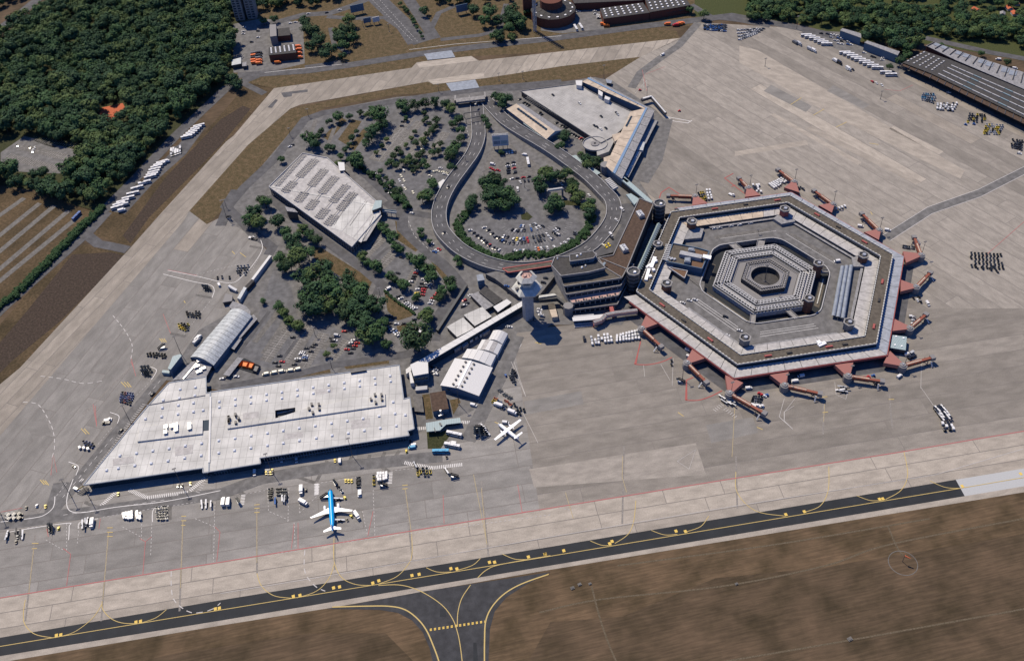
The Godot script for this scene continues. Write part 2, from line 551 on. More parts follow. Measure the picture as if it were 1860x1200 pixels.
	slabs("apron", "grey concrete apron left of the white terminal", [-294.1,-738.4,-291.6,-752.8,-271.6,-730.9,-258.1,-741.5,-219.5,-699.2,-201.9,-674.6,-226.9,-614.2,-271.6,-538,-311.3,-441.4,-322.8,-418.9,-361.1,-413.1,-391.6,-402.3,-406.4,-445,-386.3,-493.5], [-386.3,-493.5,-294.1,-738.4], 15.0, 40.0, 120.0, "concrete_cool", 0.05)
	slabs("apron", "warm grey concrete apron south of the hexagonal terminal", [0,-565,97,-567.6,144.9,-615.4,216.6,-607.6,305.6,-558.6,439.1,-544.6,388.8,-432.8,311.8,-424.1,264.7,-418.6,127.4,-404.5,9.8,-392], [-342.5,-353.9,9.8,-392], 15.0, 90.0, 230.0, "concrete_warm", 0.04)
	slabs("apron", "warm grey concrete apron northeast of the hexagonal terminal", [117.6,-732.2,160,-864.8,117.7,-931,160.6,-970.7,219.3,-1011.8,231.4,-1037.8,335.5,-1009.7,393,-955.3,426.1,-911.7,501.7,-789.1,527.3,-740.5,439.1,-544.6,305.6,-558.6,216.6,-607.6,144.9,-615.4], [238.2,-951.6,369.6,-739.9], 15.0, 90.0, 230.0, "concrete_warm", 0.07)
	slabs("taxiway", "light concrete taxiway bending round the landside", [-420.7,-497.8,-403,-546.7,-392.7,-562.8,-335.9,-704.5,-321.8,-742.3,-274.3,-864,-267.9,-874,-237.3,-960.4,-164.9,-970.8,-89.2,-982.3,-83.3,-993.2,-22.5,-997.7,-14.9,-987.1,76.5,-994.4,208.3,-1004.7,218.9,-1009.4,160.6,-970.7,73.8,-963.1,-10,-949.6,-64.9,-944.8,-70.8,-951.2,-205.1,-923.4,-214.8,-917.2,-250.8,-855.2,-291.6,-752.8,-294.1,-738.4,-386.3,-493.5,-404.1,-449.6], [-395.1,-521.4,-262.4,-821.7], 11.5, 40.0, 110.0, "concrete_light")
	sheet("taxiway_shoulder", "pale concrete shoulder on the south side of dark taxiway", [-359.2,-309.7,-329.6,-312.7,-195.5,-326.2,13.9,-348.6,292.3,-378.6,368,-386.8,365.7,-381.5,331.2,-378.3,132.1,-357.8,6.5,-344.8,-129,-329.3,-194.9,-322.8,-318.4,-309.5,-357.4,-304.6], "concrete_light_4", 0.05)
	sheet("asphalt_taxiway", "dark asphalt taxiway crossing the lower part of the photo", [-363.6,-322.1,-333.6,-325.4,-197.7,-340.7,14.9,-362.6,291.3,-392.2,292.3,-378.6,13.9,-348.6,-195.5,-326.2,-329.6,-312.7,-359.2,-309.7], "asphalt_dark", 0.055)
	sheet("asphalt_taxiway", "pale blue-grey coated end of the dark taxiway", [291.3,-392.2,374.5,-401,368,-386.8,292.3,-378.6], "blue_coat", 0.055)
	sheet("asphalt_taxiway", "dark asphalt exit taxiway running down to the bottom edge", [-128.7,-329,-111,-331.1,-67.3,-336.6,13.5,-343.9,-2.9,-335.9,-15.7,-328.1,-23.3,-318.8,-26.7,-307,-28.3,-286.5,-30.3,-258.4,-50.9,-259.9,-61.9,-289.1,-63.8,-297.5,-68,-308.2,-74.8,-316.8,-83.8,-322.7,-95,-325.6,-110.7,-327.3], "asphalt_exit", 0.06)
	sheet("asphalt_patch", "darker asphalt square on the exit taxiway", [-57.3,-323.3,-53.5,-323,-53.6,-317.5,-57.5,-317.8], "asphalt_dark", 0.075)
	sheet("asphalt_patch", "long dark patch at the bottom of the exit taxiway", [-37.1,-298.9,-35.2,-298.8,-34.5,-287,-37.3,-287.2], "asphalt_dark", 0.075)
	sheet("asphalt_patch", "long dark asphalt patch at the bend of concrete taxiway", [-228.4,-950,-200.1,-952.8,-199.7,-947.9,-216.2,-946.5,-216,-941,-224.4,-940.3], "asphalt", 0.075)
	sheet("asphalt_patch", "short dark asphalt patch below the taxiway bend", [-239.8,-922.6,-232.9,-937.8,-230.1,-935.6,-234.7,-920.9], "asphalt", 0.075)
	# landside
	sheet("landside_pavement", "worn grey paving of the landside between terminals and car parks", [-260.3,-739.3,-255.4,-757.7,-199.8,-899.6,-176.6,-909,-103.6,-924.9,-39.8,-925,15.3,-924,106.5,-935.9,124.1,-926.8,160.3,-866.8,166.4,-848.9,140.7,-772.3,127.8,-747.8,136.7,-711.9,152.2,-657.5,98.8,-580.2,87.5,-562.3,31,-568.1,24,-562.5,4.2,-562.1,-32.6,-484.4,-77.1,-464.9,-156.4,-498.8,-271.6,-538,-255,-591.1,-226.9,-614.2,-203.4,-674.8,-214.5,-698.6], "asphalt_worn", 0.062)
	sheet("car_park", "large tree-planted asphalt car park north of the garage", [-178.6,-895.4,-149.1,-908.9,-103.3,-913.4,-45.8,-895.3,-33.2,-856.5,-34,-805.9,-60.6,-739.3,-80.7,-730.7,-98.1,-749.3,-161.8,-824.8,-196.3,-844.8], "asphalt_lot", 0.07)
	sheet("car_park", "asphalt car park beside the arched-roof hall", [-202.2,-664.1,-183.7,-635.4,-174.9,-598.4,-144.7,-584.9,-114,-550.2,-84.7,-544,-109.2,-546.5,-141.5,-543.3,-194.7,-543,-197.4,-545.6,-222.8,-545,-208,-600.1], "asphalt_lot", 0.07)
	sheet("car_park", "small asphalt car park southeast of the garage", [-129.6,-675.9,-113.8,-700.7,-94.7,-682.1,-77.3,-654.4,-61.9,-631.7,-55.7,-619.9,-66.7,-601.2,-81.2,-595.7,-106.8,-627.2,-111,-637,-126.2,-661.7], "asphalt_lot", 0.07)
	sheet("car_park", "round grey car park inside the road loop", [-22.6,-748.8,-5.3,-768.1,8.1,-775.2,29.6,-766.1,65.5,-734.2,75,-704.6,65.9,-674.7,48.6,-656.1,6.7,-649.9,-19,-661.8,-34,-689.8,-37.3,-713.6], "asphalt_lot", 0.07)
	sheet("car_park", "pinkish paved car park at the north of the road loop", [-7.4,-818,8,-830.2,15.5,-817.5,39.7,-780.2,29.6,-766.1,4.9,-762.6,-22.4,-757.2,-14.9,-791.4], "paving", 0.072)
	sheet("car_park", "grey car park lying in the wood at the left", [-505.6,-873.8,-489.5,-901.5,-416.8,-862.8,-433.6,-828.9,-495.3,-841], "asphalt_worn", 0.05)
	sheet("car_park", "asphalt yard of the maintenance buildings at the top left", [-303.6,-1112.7,-272,-1121.6,-220,-1104.8,-208.5,-1008.3,-249.6,-994.4,-286.9,-999.6], "asphalt_worn", 0.03)
	sheet("car_park", "asphalt yard beside the round brick building at the top", [59.3,-1072.6,107.9,-1102.4,129.4,-1102.9,128.9,-1037.3,80.5,-1033.9,57.2,-1044.3], "asphalt_worn", 0.03)
	sheet("car_park", "asphalt strip of bus stands at the top right", [339.1,-997.8,364.2,-997.6,386.2,-992.7,400.9,-963.9,426,-925.2,416.1,-890.1,399.7,-907.4,372.2,-955], "asphalt_worn", 0.066)
	for q in [[-160.3,-853.1,-147.8,-888,-138.1,-883.4,-150.4,-842.2], [-175.6,-859.9,-159.4,-893,-153.4,-887.1,-169.3,-851], [-148.3,-838.8,-135.4,-869.6,-131.3,-862.5,-142.4,-831.7]]:
		sheet("planted_island", "tan planted island between lanes of the tree-planted car park", q, "tan_grass", 0.09)
	sheet("grass_patch", "sandy grass slope between the wood and the garage road", [-174.9,-688,-162.9,-685.6,-114.7,-637.4,-117.9,-624.7,-144.3,-646.3,-166.7,-670.1], "tan_grass", 0.09)
	sheet("grass_patch", "dry lawn triangle behind the hedge of the small car park", [-104,-619.6,-78.7,-592.8,-81,-589.6,-91.8,-585.5,-100.7,-597.7], "tan_grass", 0.09)
	sheet("grass_patch", "dry orange strip beside the bend of the landside road", [-98.4,-715.8,-93.7,-713.1,-91.9,-698.2,-76.3,-674,-78.9,-670.3,-94.9,-688.2], "tan_grass", 0.09)
	sheet("grass_patch", "dry verge between two landside roads", [-68.5,-667.1,-59.4,-654.3,-49.3,-639.8,-54.4,-630.9,-63.2,-649], "tan_grass", 0.09)
	sheet("grass_patch", "dry grass triangle by the row of dark cars", [-92.8,-579.6,-76.1,-581.3,-84.2,-568.6,-91.4,-572.7], "tan_grass", 0.09)
	sheet("grass_patch", "yellow-green lawn beside the brown hut", [-71,-503.5,-65.4,-503.9,-62.5,-479.2,-67.9,-478.8], "tan_grass", 0.085)
	sheet("grass_patch", "dry lawn under the lamp in front of white hall", [-50.2,-496,-43.4,-497.2,-42,-493.4,-47.6,-481.4], "tan_grass", 0.085)
	sheet("grass_patch", "green lawn below the pale blue canopy", [-67.1,-466.6,-57.1,-465.7,-51.1,-468.5,-50.5,-461.6,-57.1,-450.4,-66.3,-451.3], "green_grass", 0.085)
	sheet("grass_patch", "narrow weedy grass strip north of the white terminal", [-193,-529.5,-159.3,-535.6,-143.3,-537.1,-142.4,-533.1,-158.9,-531.6,-190.5,-527.7], "tan_grass", 0.085)
	sheet("grass_patch", "weedy island on the road north of the white terminal", [-132.4,-538.4,-107.8,-542.3,-97.4,-542.1,-97.3,-538.1,-130.5,-535.6], "tan_grass", 0.085)
	sheet("grass_patch", "green lawn at the tip of the loop car park", [15.5,-711.5,21.3,-714.8,25.8,-707.3,21.8,-702.8,15.7,-704.5], "green_grass", 0.09)
	sheet("grass_patch", "bright green bed under the palm trees of the loop", [54.9,-729.2,70.7,-723.2,71.4,-718.1,55.5,-721], "green_grass", 0.09)
	sheet("grass_patch", "tan lawn inside the northern slip road", [-154,-1090.6,-135.1,-1098.9,-117.4,-1089.6,-98.9,-1037.5,-119.4,-1029.3,-147.9,-1021.9], "tan_grass", 0.03)
	sheet("grass_patch", "tan round lawn by the northern road junction", [-65.8,-1090.8,-44.2,-1105.6,-18.5,-1092.7,-8.7,-1060.4,-11.1,-1047.9,-51,-1038.9,-63.5,-1055.6], "tan_grass", 0.03)
	sheet("vehicle_park", "dark paved strip with parked buses beside the west road", [-299.7,-894.1,-311.9,-899.1,-323.8,-860.8,-343.5,-813.4,-356.4,-791.3,-367,-761.3,-351.9,-755.4,-335.5,-800.5,-311.9,-846.5], "asphalt", 0.05)
	for q in [[384.6,-1060.1,395.1,-1060.4,397.3,-1043.6,386.4,-1041.6], [419.4,-1065.9,423.1,-1065.4,416.4,-1037.1,412.3,-1035.9], [466.4,-1044,469.7,-1043.5,464.6,-1022.7,461.1,-1021.4], [517.8,-1014.7,526.2,-1009.9,523.2,-993,514.9,-997.6], [549.8,-1009.9,562.5,-1008,552.9,-992,545,-993.2], [565.2,-1014.6,567.1,-1014.3,553.4,-978.3,551.6,-978.6], [340.1,-1070.6,351.2,-1072.7,350.9,-1057.9,340.4,-1057.7], [442.8,-1062.4,454.4,-1060.6,450,-1046.5,440.1,-1048], [484.2,-1030.4,499.3,-1024.6,494.5,-1011.1,481.2,-1016.6], [570.7,-1003.2,585.2,-997.6,582.7,-984.2,567.3,-986.4]]:
		sheet("garden_plot", "light green lawn of an allotment garden", q, "bright_grass", 0.05)
	for q in [[[269.9,-979.4,287,-967.1,356.5,-846.5,423.3,-729.6,414.7,-717.8,331.3,-832,269.6,-933.1,262.5,-945], 4], [[306.6,-817.8,378.9,-717.6,373.5,-713.6,299.5,-813.4], 3], [[270.9,-842.6,276.4,-843.2,336.1,-753.4,331.3,-749.1], 5], [[224.1,-784.4,294.6,-794.6,294.8,-786.9,222.5,-777.2], 4], [[383.4,-807.9,415,-760.6,409.2,-756.5,377.5,-803.4], 6], [[5,-426.7,123.9,-439,126,-411.3,7.5,-410.8], 1]]:
		sheet("slab_band", "paler band of concrete slabs crossing the apron", q[0], "concrete_light_%d" % q[1] if q[1] > 1 else "concrete_warm_6", 0.056, Vector2(0.985, -0.17) if q[1] == 1 else Vector2(0.80, 0.60))
	for q in [[285,-896.1,315.6,-851.9,306.9,-842,274.8,-885.8], [346.9,-887.7,371.9,-847.2,363.6,-840,337.8,-877.3], [134.2,-454.8,168.9,-458.8,169.4,-444.3,134.7,-438], [5,-489.4,48.3,-495.6,48.9,-482.7,6.2,-476.6], [-370.4,-503.2,-357.2,-507.8,-348.4,-492.6,-360,-486.6]]:
		sheet("slab_band", "darker patch of concrete slabs on the apron", q, "concrete_cool_0", 0.057)
	lanes()
	markings()


func lanes():
	# lanes of the field car park at the left and painted bays of the car parks
	var s := Shape.new()
	for q in [[-478,-759.4,-457.2,-792.2], [-468,-728,-439.4,-782], [-460.4,-704.4,-423.8,-776.7], [-452.5,-679.6,-407.9,-766.9], [-447.4,-663.6,-394.6,-758.7]]:
		strip(s, q, 5.5, 0.03)
	struct("field_lane", s, M["paving"], "pale sandy parking lanes across the tan field")
	s = Shape.new()
	for q in [[-495.7,-866.2,-433.4,-835], [-487.2,-881.3,-431.4,-855], [-480,-895.3,-427.1,-873.8]]:
		bays(s, q, 2.6, 5.0, 0.08)
	for q in [[-94.3,-864.4,-117.9,-810.1], [-77.8,-875.6,-105.6,-817.8], [-66.4,-860.8,-92.7,-804], [-51.7,-852.3,-79.9,-784.5], [-87.3,-883.6,-123.4,-813.8]]:
		bays(s, q, 2.6, 5.0, 0.09)
	for q in [[-151.2,-577.1,-164.4,-540.8], [-164.1,-586.9,-180.9,-544], [-177,-595.1,-195.6,-550.2], [-131.4,-566.7,-144.1,-546.7], [-77.2,-646.6,-84.3,-624.8], [-65.7,-632.1,-76.6,-613], [-108.3,-693.8,-125.2,-667.5], [-94.5,-676,-109.2,-654]]:
		bays(s, q, 2.6, 5.0, 0.09)
	for r in [[24.0, 0.5, 2.7], [38.0, 0.35, 2.85], [52.0, 0.3, 2.9], [57.0, 0.3, 2.9]]:
		var c: Vector3 = Vector3(20.9,0,-708.9)
		var n := int(r[0] * (r[2] - r[1]) / 2.6)
		for i in n:
			var t: float = lerpf(r[1], r[2], float(i) / n)
			var d := Vector2(cos(t), sin(t))
			strip(s, [c.x + d.x * r[0], c.z + d.y * r[0], c.x + d.x * (r[0] + 4.6), c.z + d.y * (r[0] + 4.6)], 0.14, 0.09)
	var bed := Shape.new()
	for q in [[-94.3,-864.4,-117.9,-810.1], [-77.8,-875.6,-105.6,-817.8], [-66.4,-860.8,-92.7,-804], [-51.7,-852.3,-79.9,-784.5], [-87.3,-883.6,-123.4,-813.8], [-151.2,-577.1,-164.4,-540.8], [-164.1,-586.9,-180.9,-544], [-177,-595.1,-195.6,-550.2], [-131.4,-566.7,-144.1,-546.7], [-77.2,-646.6,-84.3,-624.8], [-65.7,-632.1,-76.6,-613], [-108.3,-693.8,-125.2,-667.5], [-94.5,-676,-109.2,-654], [-495.7,-866.2,-433.4,-835], [-487.2,-881.3,-431.4,-855]]:
		strip(bed, q, 9.6, 0.074)
	for q in [[-497,-870.2,-434.4,-838.8], [-491.1,-881.8,-430.8,-852.4], [-497.7,-860.7,-438.6,-834.1]]:
		strip(bed, q, 0.1, 0.08)
	struct("parking_bed", bed, M["paving"], "paler paving under the painted parking bays")
	struct("parking_bay_lines", s, M["faint_paint"], "thin white parking bay lines painted in the car parks")
	s = Shape.new()
	for q in [[-159.4,-588.1,-175.1,-543.4], [-182.3,-599.2,-197.9,-558.5], [-191.1,-607.1,-206.8,-572.6], [-142.7,-574.5,-150.9,-558.7]]:
		strip(s, q, 5.0, 0.085)
	for q in [[-163,-890,-169.1,-847.8], [-189.8,-856.2,-185.9,-892.5]]:
		strip(s, q, 4.0, 0.088)
	struct("parking_strip", s, M["paving"], "pale paved parking strips between asphalt lanes")
	s = Shape.new()
	for q in [[-168.5,-582.2,-185.4,-542.9], [-199.2,-608,-218.1,-560.6], [-103.7,-679,-119.6,-659], [-113.4,-690.3,-126.8,-671.6]]:
		strip(s, q, 3.0, 0.086)
	struct("tyre_track_lane", s, M["asphalt"], "darker lanes worn in the car park surface")


func bays(s: Shape, a: Array, pitch: float, deep: float, y: float):
	var p := Vector2(a[0], a[1])
	var q := Vector2(a[2], a[3])
	var d := (q - p).normalized()
	var n := Vector2(-d.y, d.x) * deep
	strip(s, a, 0.14, y)
	for i in int(p.distance_to(q) / pitch):
		var c := p + d * pitch * i
		strip(s, [c.x + n.x, c.y + n.y, c.x - n.x, c.y - n.y], 0.14, y + 0.003)


func line(called: String, label: String, parts: Array, w: float, m: String, y := 0.11, dash := []):
	var s := Shape.new()
	for a in parts:
		if dash:
			dashes(s, a, w, y, dash[0], dash[1])
		else:
			strip(s, a, w, y)
	return struct(called, s, M[m], label)


func markings():
	line("taxiway_centre_line", "yellow centre line along the dark taxiway", [[-361.3,-315.7,-331.7,-319.3,-196.6,-333.6,14.4,-355.5,293.5,-385.2,371.2,-393.9]], 0.45, "yellow_paint", 0.12)
	line("red_apron_line", "long red line between the apron and the taxi lane", [[-373.4,-350.4,-342.5,-353.9,-202.2,-368.9,9.8,-392,127.4,-404.5,264.7,-418.6,311.8,-424.1,388.8,-432.8]], 0.7, "red_paint", 0.12)
	line("taxi_lane_edge_line", "thin white edge line of the taxi lane", [[-198.5,-345.5,-128.4,-353,15.5,-370.1,138.2,-383.6,279.4,-397.4,345.9,-413.6]], 0.3, "faint_paint", 0.12)
	line("turning_line", "yellow turning curves leading from the stands to the taxiway", [
		smooth([-325.7,-351.3,-323.8,-340.6,-320.2,-332.8,-312,-325.9,-299.6,-322.5]), smooth([-298.6,-322.6,-287.9,-325.2,-279.4,-332.5,-275.8,-339.1,-274.6,-343.7]),
		smooth([-274.8,-346.1,-272.8,-340,-265.9,-333.1,-257.8,-329.4,-248.2,-328.3]), smooth([-246.1,-328.5,-237.3,-331.4,-231.6,-336.7]), smooth([-176.8,-358.5,-172.7,-349,-163.8,-341.2,-152.1,-338.4]), smooth([-148.7,-338.4,-136.6,-342.2,-129.3,-350.7,-126.7,-361]),
		smooth([-128.3,-381.5,-126.9,-363.7,-121.4,-351.3,-111.8,-345.1,-100.3,-343.4]), smooth([-96.9,-344.1,-85.7,-348.4,-79,-355.7,-75.9,-363.5,-76.3,-379.9]), smooth([-66.3,-353.6,-59.4,-349.9,-50.2,-349.1]), smooth([-46.8,-349.8,-36.4,-352.9,-31.1,-357.7]),
		smooth([-16.6,-359.6,-8.7,-355.2,-0.1,-354.2]), smooth([41.2,-364.9,48.5,-360.9,54.9,-360.4]), smooth([57,-361.6,66.4,-367.8,71.5,-377.6,75.2,-394]), smooth([82.1,-369.5,90,-365.4,98.5,-365.1]), smooth([103.8,-366.3,114.7,-369.8,121.4,-377.4]),
		smooth([146.7,-411.7,144,-394.5,152.8,-378.9,171.4,-373.1]), smooth([184.8,-375.1,196.3,-379.3,204.8,-391.3,210.5,-410.5]), smooth([222.3,-385,229.7,-380.6,237.3,-379.9]), smooth([240.1,-380.5,252.7,-387,261.1,-399.3,265,-419.1]), smooth([273.9,-392.7,282.2,-386.6,292.1,-384.9])], 0.42, "yellow_paint", 0.125)
	line("exit_line", "yellow curves of the exit taxiway", [smooth([-96.9,-343.1,-84.4,-342.5,-74.1,-339.1,-63.8,-332.6,-54.9,-324.4,-49.4,-315.4,-46.7,-306.8,-45.2,-298.4,-44.1,-287.7,-43.4,-275.6]), smooth([-46.7,-310.3,-46.2,-320,-43.6,-329.7,-37.9,-338.7]), smooth([-33.2,-343.5,-27.3,-348.8,-18,-352,14.4,-355.9])], 0.5, "yellow_paint", 0.13)
	line("exit_edge_line", "broad pale yellow edge lines of the exit taxiway", [smooth([-125.5,-330,-106.4,-329.1,-89.5,-327.7,-79.4,-324.5,-71.5,-317.7,-65.8,-309.4,-61.4,-298.5,-58.2,-288.8,-56,-278.8]), smooth([12.2,-342.3,-5.1,-336.9,-16.7,-330.6,-24.9,-322,-29.1,-312.5,-30.2,-299.6,-30.7,-285.8,-30.9,-276.9])], 0.8, "yellow_paint", 0.13)
	line("holding_line", "dashed pale holding line across the exit taxiway", [[-63.7,-309.9,-29.6,-312.8], [-63.7,-309,-29.6,-312]], 0.7, "bright_yellow", 0.13, [1.3, 1.3])
	line("tyre_stain", "darker tyre-stained tracks on the aircraft stands", [[-333.7,-401,-321.1,-335.7], [-283.8,-402.1,-271.9,-331.9], [-234,-407.2,-222.9,-334.9], [-184.2,-415.1,-176.8,-358.5], [-130.6,-411.9,-125.8,-356.9], [-81.8,-419.6,-75.6,-360.8], [-28.7,-419.4,-25.8,-359.3], [73.4,-441.3,63.7,-376.2], [149.5,-425,141.4,-381.9], [225.1,-476.2,214.2,-438.6], [271.3,-470.6,263.7,-439.7], [-299.1,-560.7,-328.1,-508], [-236.6,-681.7,-294.4,-583.2], [171.3,-768.6,343.9,-580.5]], 1.2, "tyre_stain", 0.058)
	line("stand_line", "yellow lead-in lines of the aircraft stands", [[-331.3,-389,-324.6,-354.8], [-283.2,-399.3,-274.6,-347.2], [-233.5,-404.5,-225.4,-351.6], [-183.1,-406.1,-177.9,-366.5], [-128.1,-380.1,-126.6,-359.6], [-81.7,-418.1,-76.2,-378.5], [-28.9,-413.4,-26.7,-368.8], [71.3,-432.1,68.6,-414.2,69.9,-401], [28.5,-404.6,31.8,-383.1], [224.5,-471.4,217.6,-449.7], [-34,-425.4,-26.3,-367.3], [157.9,-469,146.7,-424.5]], 0.35, "faint_yellow", 0.12)
	var s := Shape.new()
	for q in [[-298.2,-324.1,-295.5,-324.3], [-249.4,-329.4,-246.6,-329.7], [-200.1,-334.7,-197.6,-335], [-151.1,-339.6,-146.9,-340], [-125.7,-343.7,-121.9,-344.1], [-100.6,-345.1,-96.8,-346.5], [-75.5,-348.6,-70.9,-349.1], [-50.4,-351.6,-46.5,-351.1], [-25.3,-354.2,-22,-354], [0.1,-356.1,10.9,-357.2], [11.1,-357.3,23.3,-358.9], [53.6,-361.7,55.4,-363.3], [98,-367.6,104.1,-366.8], [172,-374.3,184.6,-375.5], [236.3,-381,238.5,-381.1], [293.6,-386.6,335.6,-393.1]]:
		for i in 2:
			s.box(Vector3(q[i * 2], 0.12, q[i * 2 + 1]), Vector3(1.9, 0.012, 2.2), 0.24)
	struct("stand_number_panel", s, M["bright_yellow"], "yellow painted stand panels along the dark taxiway")
	s = Shape.new()
	for q in [[-334,-394.4,-329.4,-394], [-285.1,-402.8,-281.1,-402.5], [-284.3,-399.2,-280.2,-398.8], [-283.4,-395.7,-279.4,-395.3], [-235.3,-408,-231.9,-407.7], [-234.6,-404.3,-231.2,-404], [-233.9,-400.5,-231.1,-400.2], [-332.8,-390.2,-329.4,-390.1], [-185.8,-413,-182.1,-413], [-185.4,-410,-181.7,-410], [-184.9,-406.6,-181.3,-406.6], [-83.7,-420.5,-80,-420.6], [-83.6,-417.5,-79.9,-417.6], [-343.8,-448.4,-339.5,-443.7], [-342,-448.2,-337.7,-443.5], [-340,-447.6,-336.1,-442.9], [-326.2,-494.1,-320.8,-488.3], [-323.9,-493.9,-318.6,-488.1], [-306.6,-539.2,-301.2,-533.2], [-304.2,-539,-298.8,-533], [-301.8,-538.7,-297.1,-532.8], [-285.7,-584.8,-282.4,-580.3], [-283.9,-584.6,-280.6,-580.1], [-282,-584.4,-279.1,-579.9], [-273.8,-628.4,-272.1,-625.5], [-242.3,-689.4,-239.1,-685], [-234.7,-686.5,-228.5,-679.8], [223,-472.8,226.7,-473], [219.1,-458.3,223.2,-458.5], [269.5,-466.2,273.4,-465.8], [116.3,-468.3,119.7,-464.2], [169.7,-449.3,173.2,-446.8], [17.3,-549.9,22.2,-547.4], [-17.5,-471.5,-13.6,-469.4], [18.7,-549.7,22.8,-548.6], [321.8,-680.2,322.2,-676], [352,-782.2,359.6,-778.8], [295.7,-857.3,309.2,-868.2], [312.8,-835.7,325.9,-845], [328.7,-812.3,341.3,-819.9]]:
		strip(s, q, 0.6, 0.125)
	struct("stop_bar", s, M["yellow_paint"], "short yellow stop bars painted on the aircraft stands")
	line("red_stand_line", "red edge lines of the stands in front of white terminal", [[-301.2,-359.6,-304.9,-383.6,-311.2,-388.6], [-252.3,-363.6,-256,-389.2,-260.3,-392.1], [-256,-389.2,-252.6,-392.8], [-204.8,-369.6,-206.3,-392.8,-210.3,-397.1], [-364,-422.5,-349.7,-424.7], [-327.1,-405.7,-324.1,-398.8], [-290.7,-402.6,-291.6,-410.8], [-156.1,-375.6,-156.4,-395.9], [-151.7,-375.2,-153.8,-395.7], [-105.7,-381,-103.1,-400.7], [-54.7,-386.5,-55.3,-409.8], [-3.7,-414.2,-2,-391.2,17.3,-392.5], [-323.2,-517.9,-314.8,-495.2], [-314.8,-495.2,-321.1,-516.2], [-337.1,-451.9,-341.2,-472.4,-333.5,-454.2], [-305,-566.2,-296.2,-544.4], [-295.7,-670.4,-268,-659.7], [-288.4,-613.7,-277.7,-589.9], [-303.9,-561,-300,-554.1], [395,-872.5,408.8,-867.7,425.7,-877], [160.3,-934.3,183.1,-946.7], [158.4,-943.9,157.1,-901.7], [451.7,-657.2,396.3,-612.3]], 0.4, "red_paint", 0.12)
	line("red_stand_edge", "broad pinkish red outlines of the drive-in stands by the hexagonal terminal", [smooth([99.7,-542.8,92.1,-518.7], 2) + smooth([92.1,-518.7,101.7,-517.4,112.6,-519.3,121.1,-523.3]), [133.5,-501.2,127.9,-498.9,124.2,-479.2] + smooth([124.2,-479.2,133.2,-478.4,143,-481.4,152,-485.9]), [141.9,-720.8,145,-729.1,153.2,-736.2,161,-725], [220,-717.3,206.1,-743.9,215.5,-750.3], [209.5,-730.2,213.6,-732.6]], 0.9, "wall_red", 0.12)
	line("white_stand_line", "thin white guide lines of the stands", [[195,-473.1,187.5,-457.2,194.3,-445], [200.6,-466.5,192.1,-461.4,190.2,-453.4,194.1,-446.2], [235.9,-486.2,233.4,-474.2,239.3,-469.4,243.6,-478.1], [296.1,-475.5,299.2,-457.2], [305.3,-500.9,295.7,-474.3], [111.3,-517.1,115.6,-500.1], [121.8,-522.1,116.3,-494.2], [98.2,-517.1,97.4,-505.3], [195.5,-474.1,187.6,-457.3,194.3,-445.9], [204,-474.4,192.3,-461.2,190.5,-453.8], [2,-483.8,12.8,-449.2], [-2.4,-531,6.7,-494.2], [-0.3,-530.8,6.7,-494.2], [108.4,-424.2,115.3,-416.8,122.8,-433.2,108.4,-424.2], [160.1,-922.1,143.9,-897.6], [157.4,-925.5,153.2,-902.2], [160.1,-922.1,157.5,-904.6], [322.7,-642.9,349.3,-666.2], [295.6,-660,301.3,-559]], 0.25, "faint_paint", 0.12)
	line("white_edge_line", "white edge line of the apron service road", [[6.2,-551,-9.6,-514.4], [-13.4,-505.3,-34.6,-455.9], [191.8,-840.6,169.5,-851.7], [193.5,-841.8,188.3,-837.8,175.6,-842.7,168.9,-853.2], [129.5,-752.3,168.2,-843.7], [-28.4,-471.5,-33.2,-459.5], [6.4,-549,-9.2,-513.7]], 0.7, "white_paint", 0.12)
	line("pale_guide_curve", "dashed white curve sweeping over the left apron", [smooth([-379.2,-525.5,-366.9,-522.1,-356.4,-509.2,-347.1,-493.9,-341.6,-477.9,-340.8,-466.9]), smooth([-373.1,-551.9,-354.2,-547,-336.3,-540.5,-320.5,-542.1]), smooth([-330.9,-616.3,-316.8,-597.4,-306.7,-579.4,-304.2,-562.6]), smooth([-233.8,-364.5,-231.4,-352.1,-228.2,-343.5,-221.7,-337.1,-214.7,-333.1,-207.3,-333.1,-201.4,-334.9,-197.5,-338.7]), smooth([-147,-373.5,-145.5,-357.2,-138.1,-346.2,-130.9,-341.8])], 0.6, "faint_paint", 0.12, [4.0, 3.0])
	line("white_dashed_line", "dashed white service road edges on the apron", [[-290.2,-412,-277.4,-413.4], [-263.5,-415.2,-254.6,-416.5], [-242.8,-417.2,-227.6,-419], [-327.9,-433.3,-322.6,-444.3], [-341.1,-407.2,-326.7,-408.4], [-193.1,-422.9,-178.9,-424.8], [-140.9,-427.8,-114.1,-430.6], [-92.4,-433.8,-73.6,-434.7], [-328.1,-434.3,-324.5,-444.2], [-309.5,-477.7,-302.4,-494], [-291.1,-523.9,-282.7,-538.4], [-271.9,-660.1,-232.5,-671.4], [-221.7,-658.5,-214.9,-685.4], [-266.3,-587.1,-251,-626], [-325,-396.3,-310.8,-387.3], [-314.3,-408.7,-308,-385.1], [-302.6,-391.8,-305.4,-409.3], [-274.4,-402.6,-260,-393.4], [-262.3,-406.9,-258.9,-390.7], [-225.2,-405.1,-210.3,-397.1], [-213.6,-417.8,-207,-369.8], [-250.2,-378.4,-254.8,-404.9], [-252.9,-442.5,-214.3,-446.3], [-178.3,-426.6,-175.2,-406.9,-160.3,-398.4], [-163.2,-425.3,-160.8,-397], [-155.6,-423.1,-153.6,-403.6], [-153.6,-403.6,-142.1,-417.4], [-153.8,-376.8,-156.4,-395.9], [-110.4,-401.3,-105.7,-381], [-103.9,-418.5,-100.9,-380.6], [-168.7,-372.5,-152.3,-373.2], [-137.3,-376.1,16.9,-387.5], [20.5,-393.5,32.4,-389.3]], 0.35, "faint_paint", 0.122, [1.5, 1.5])
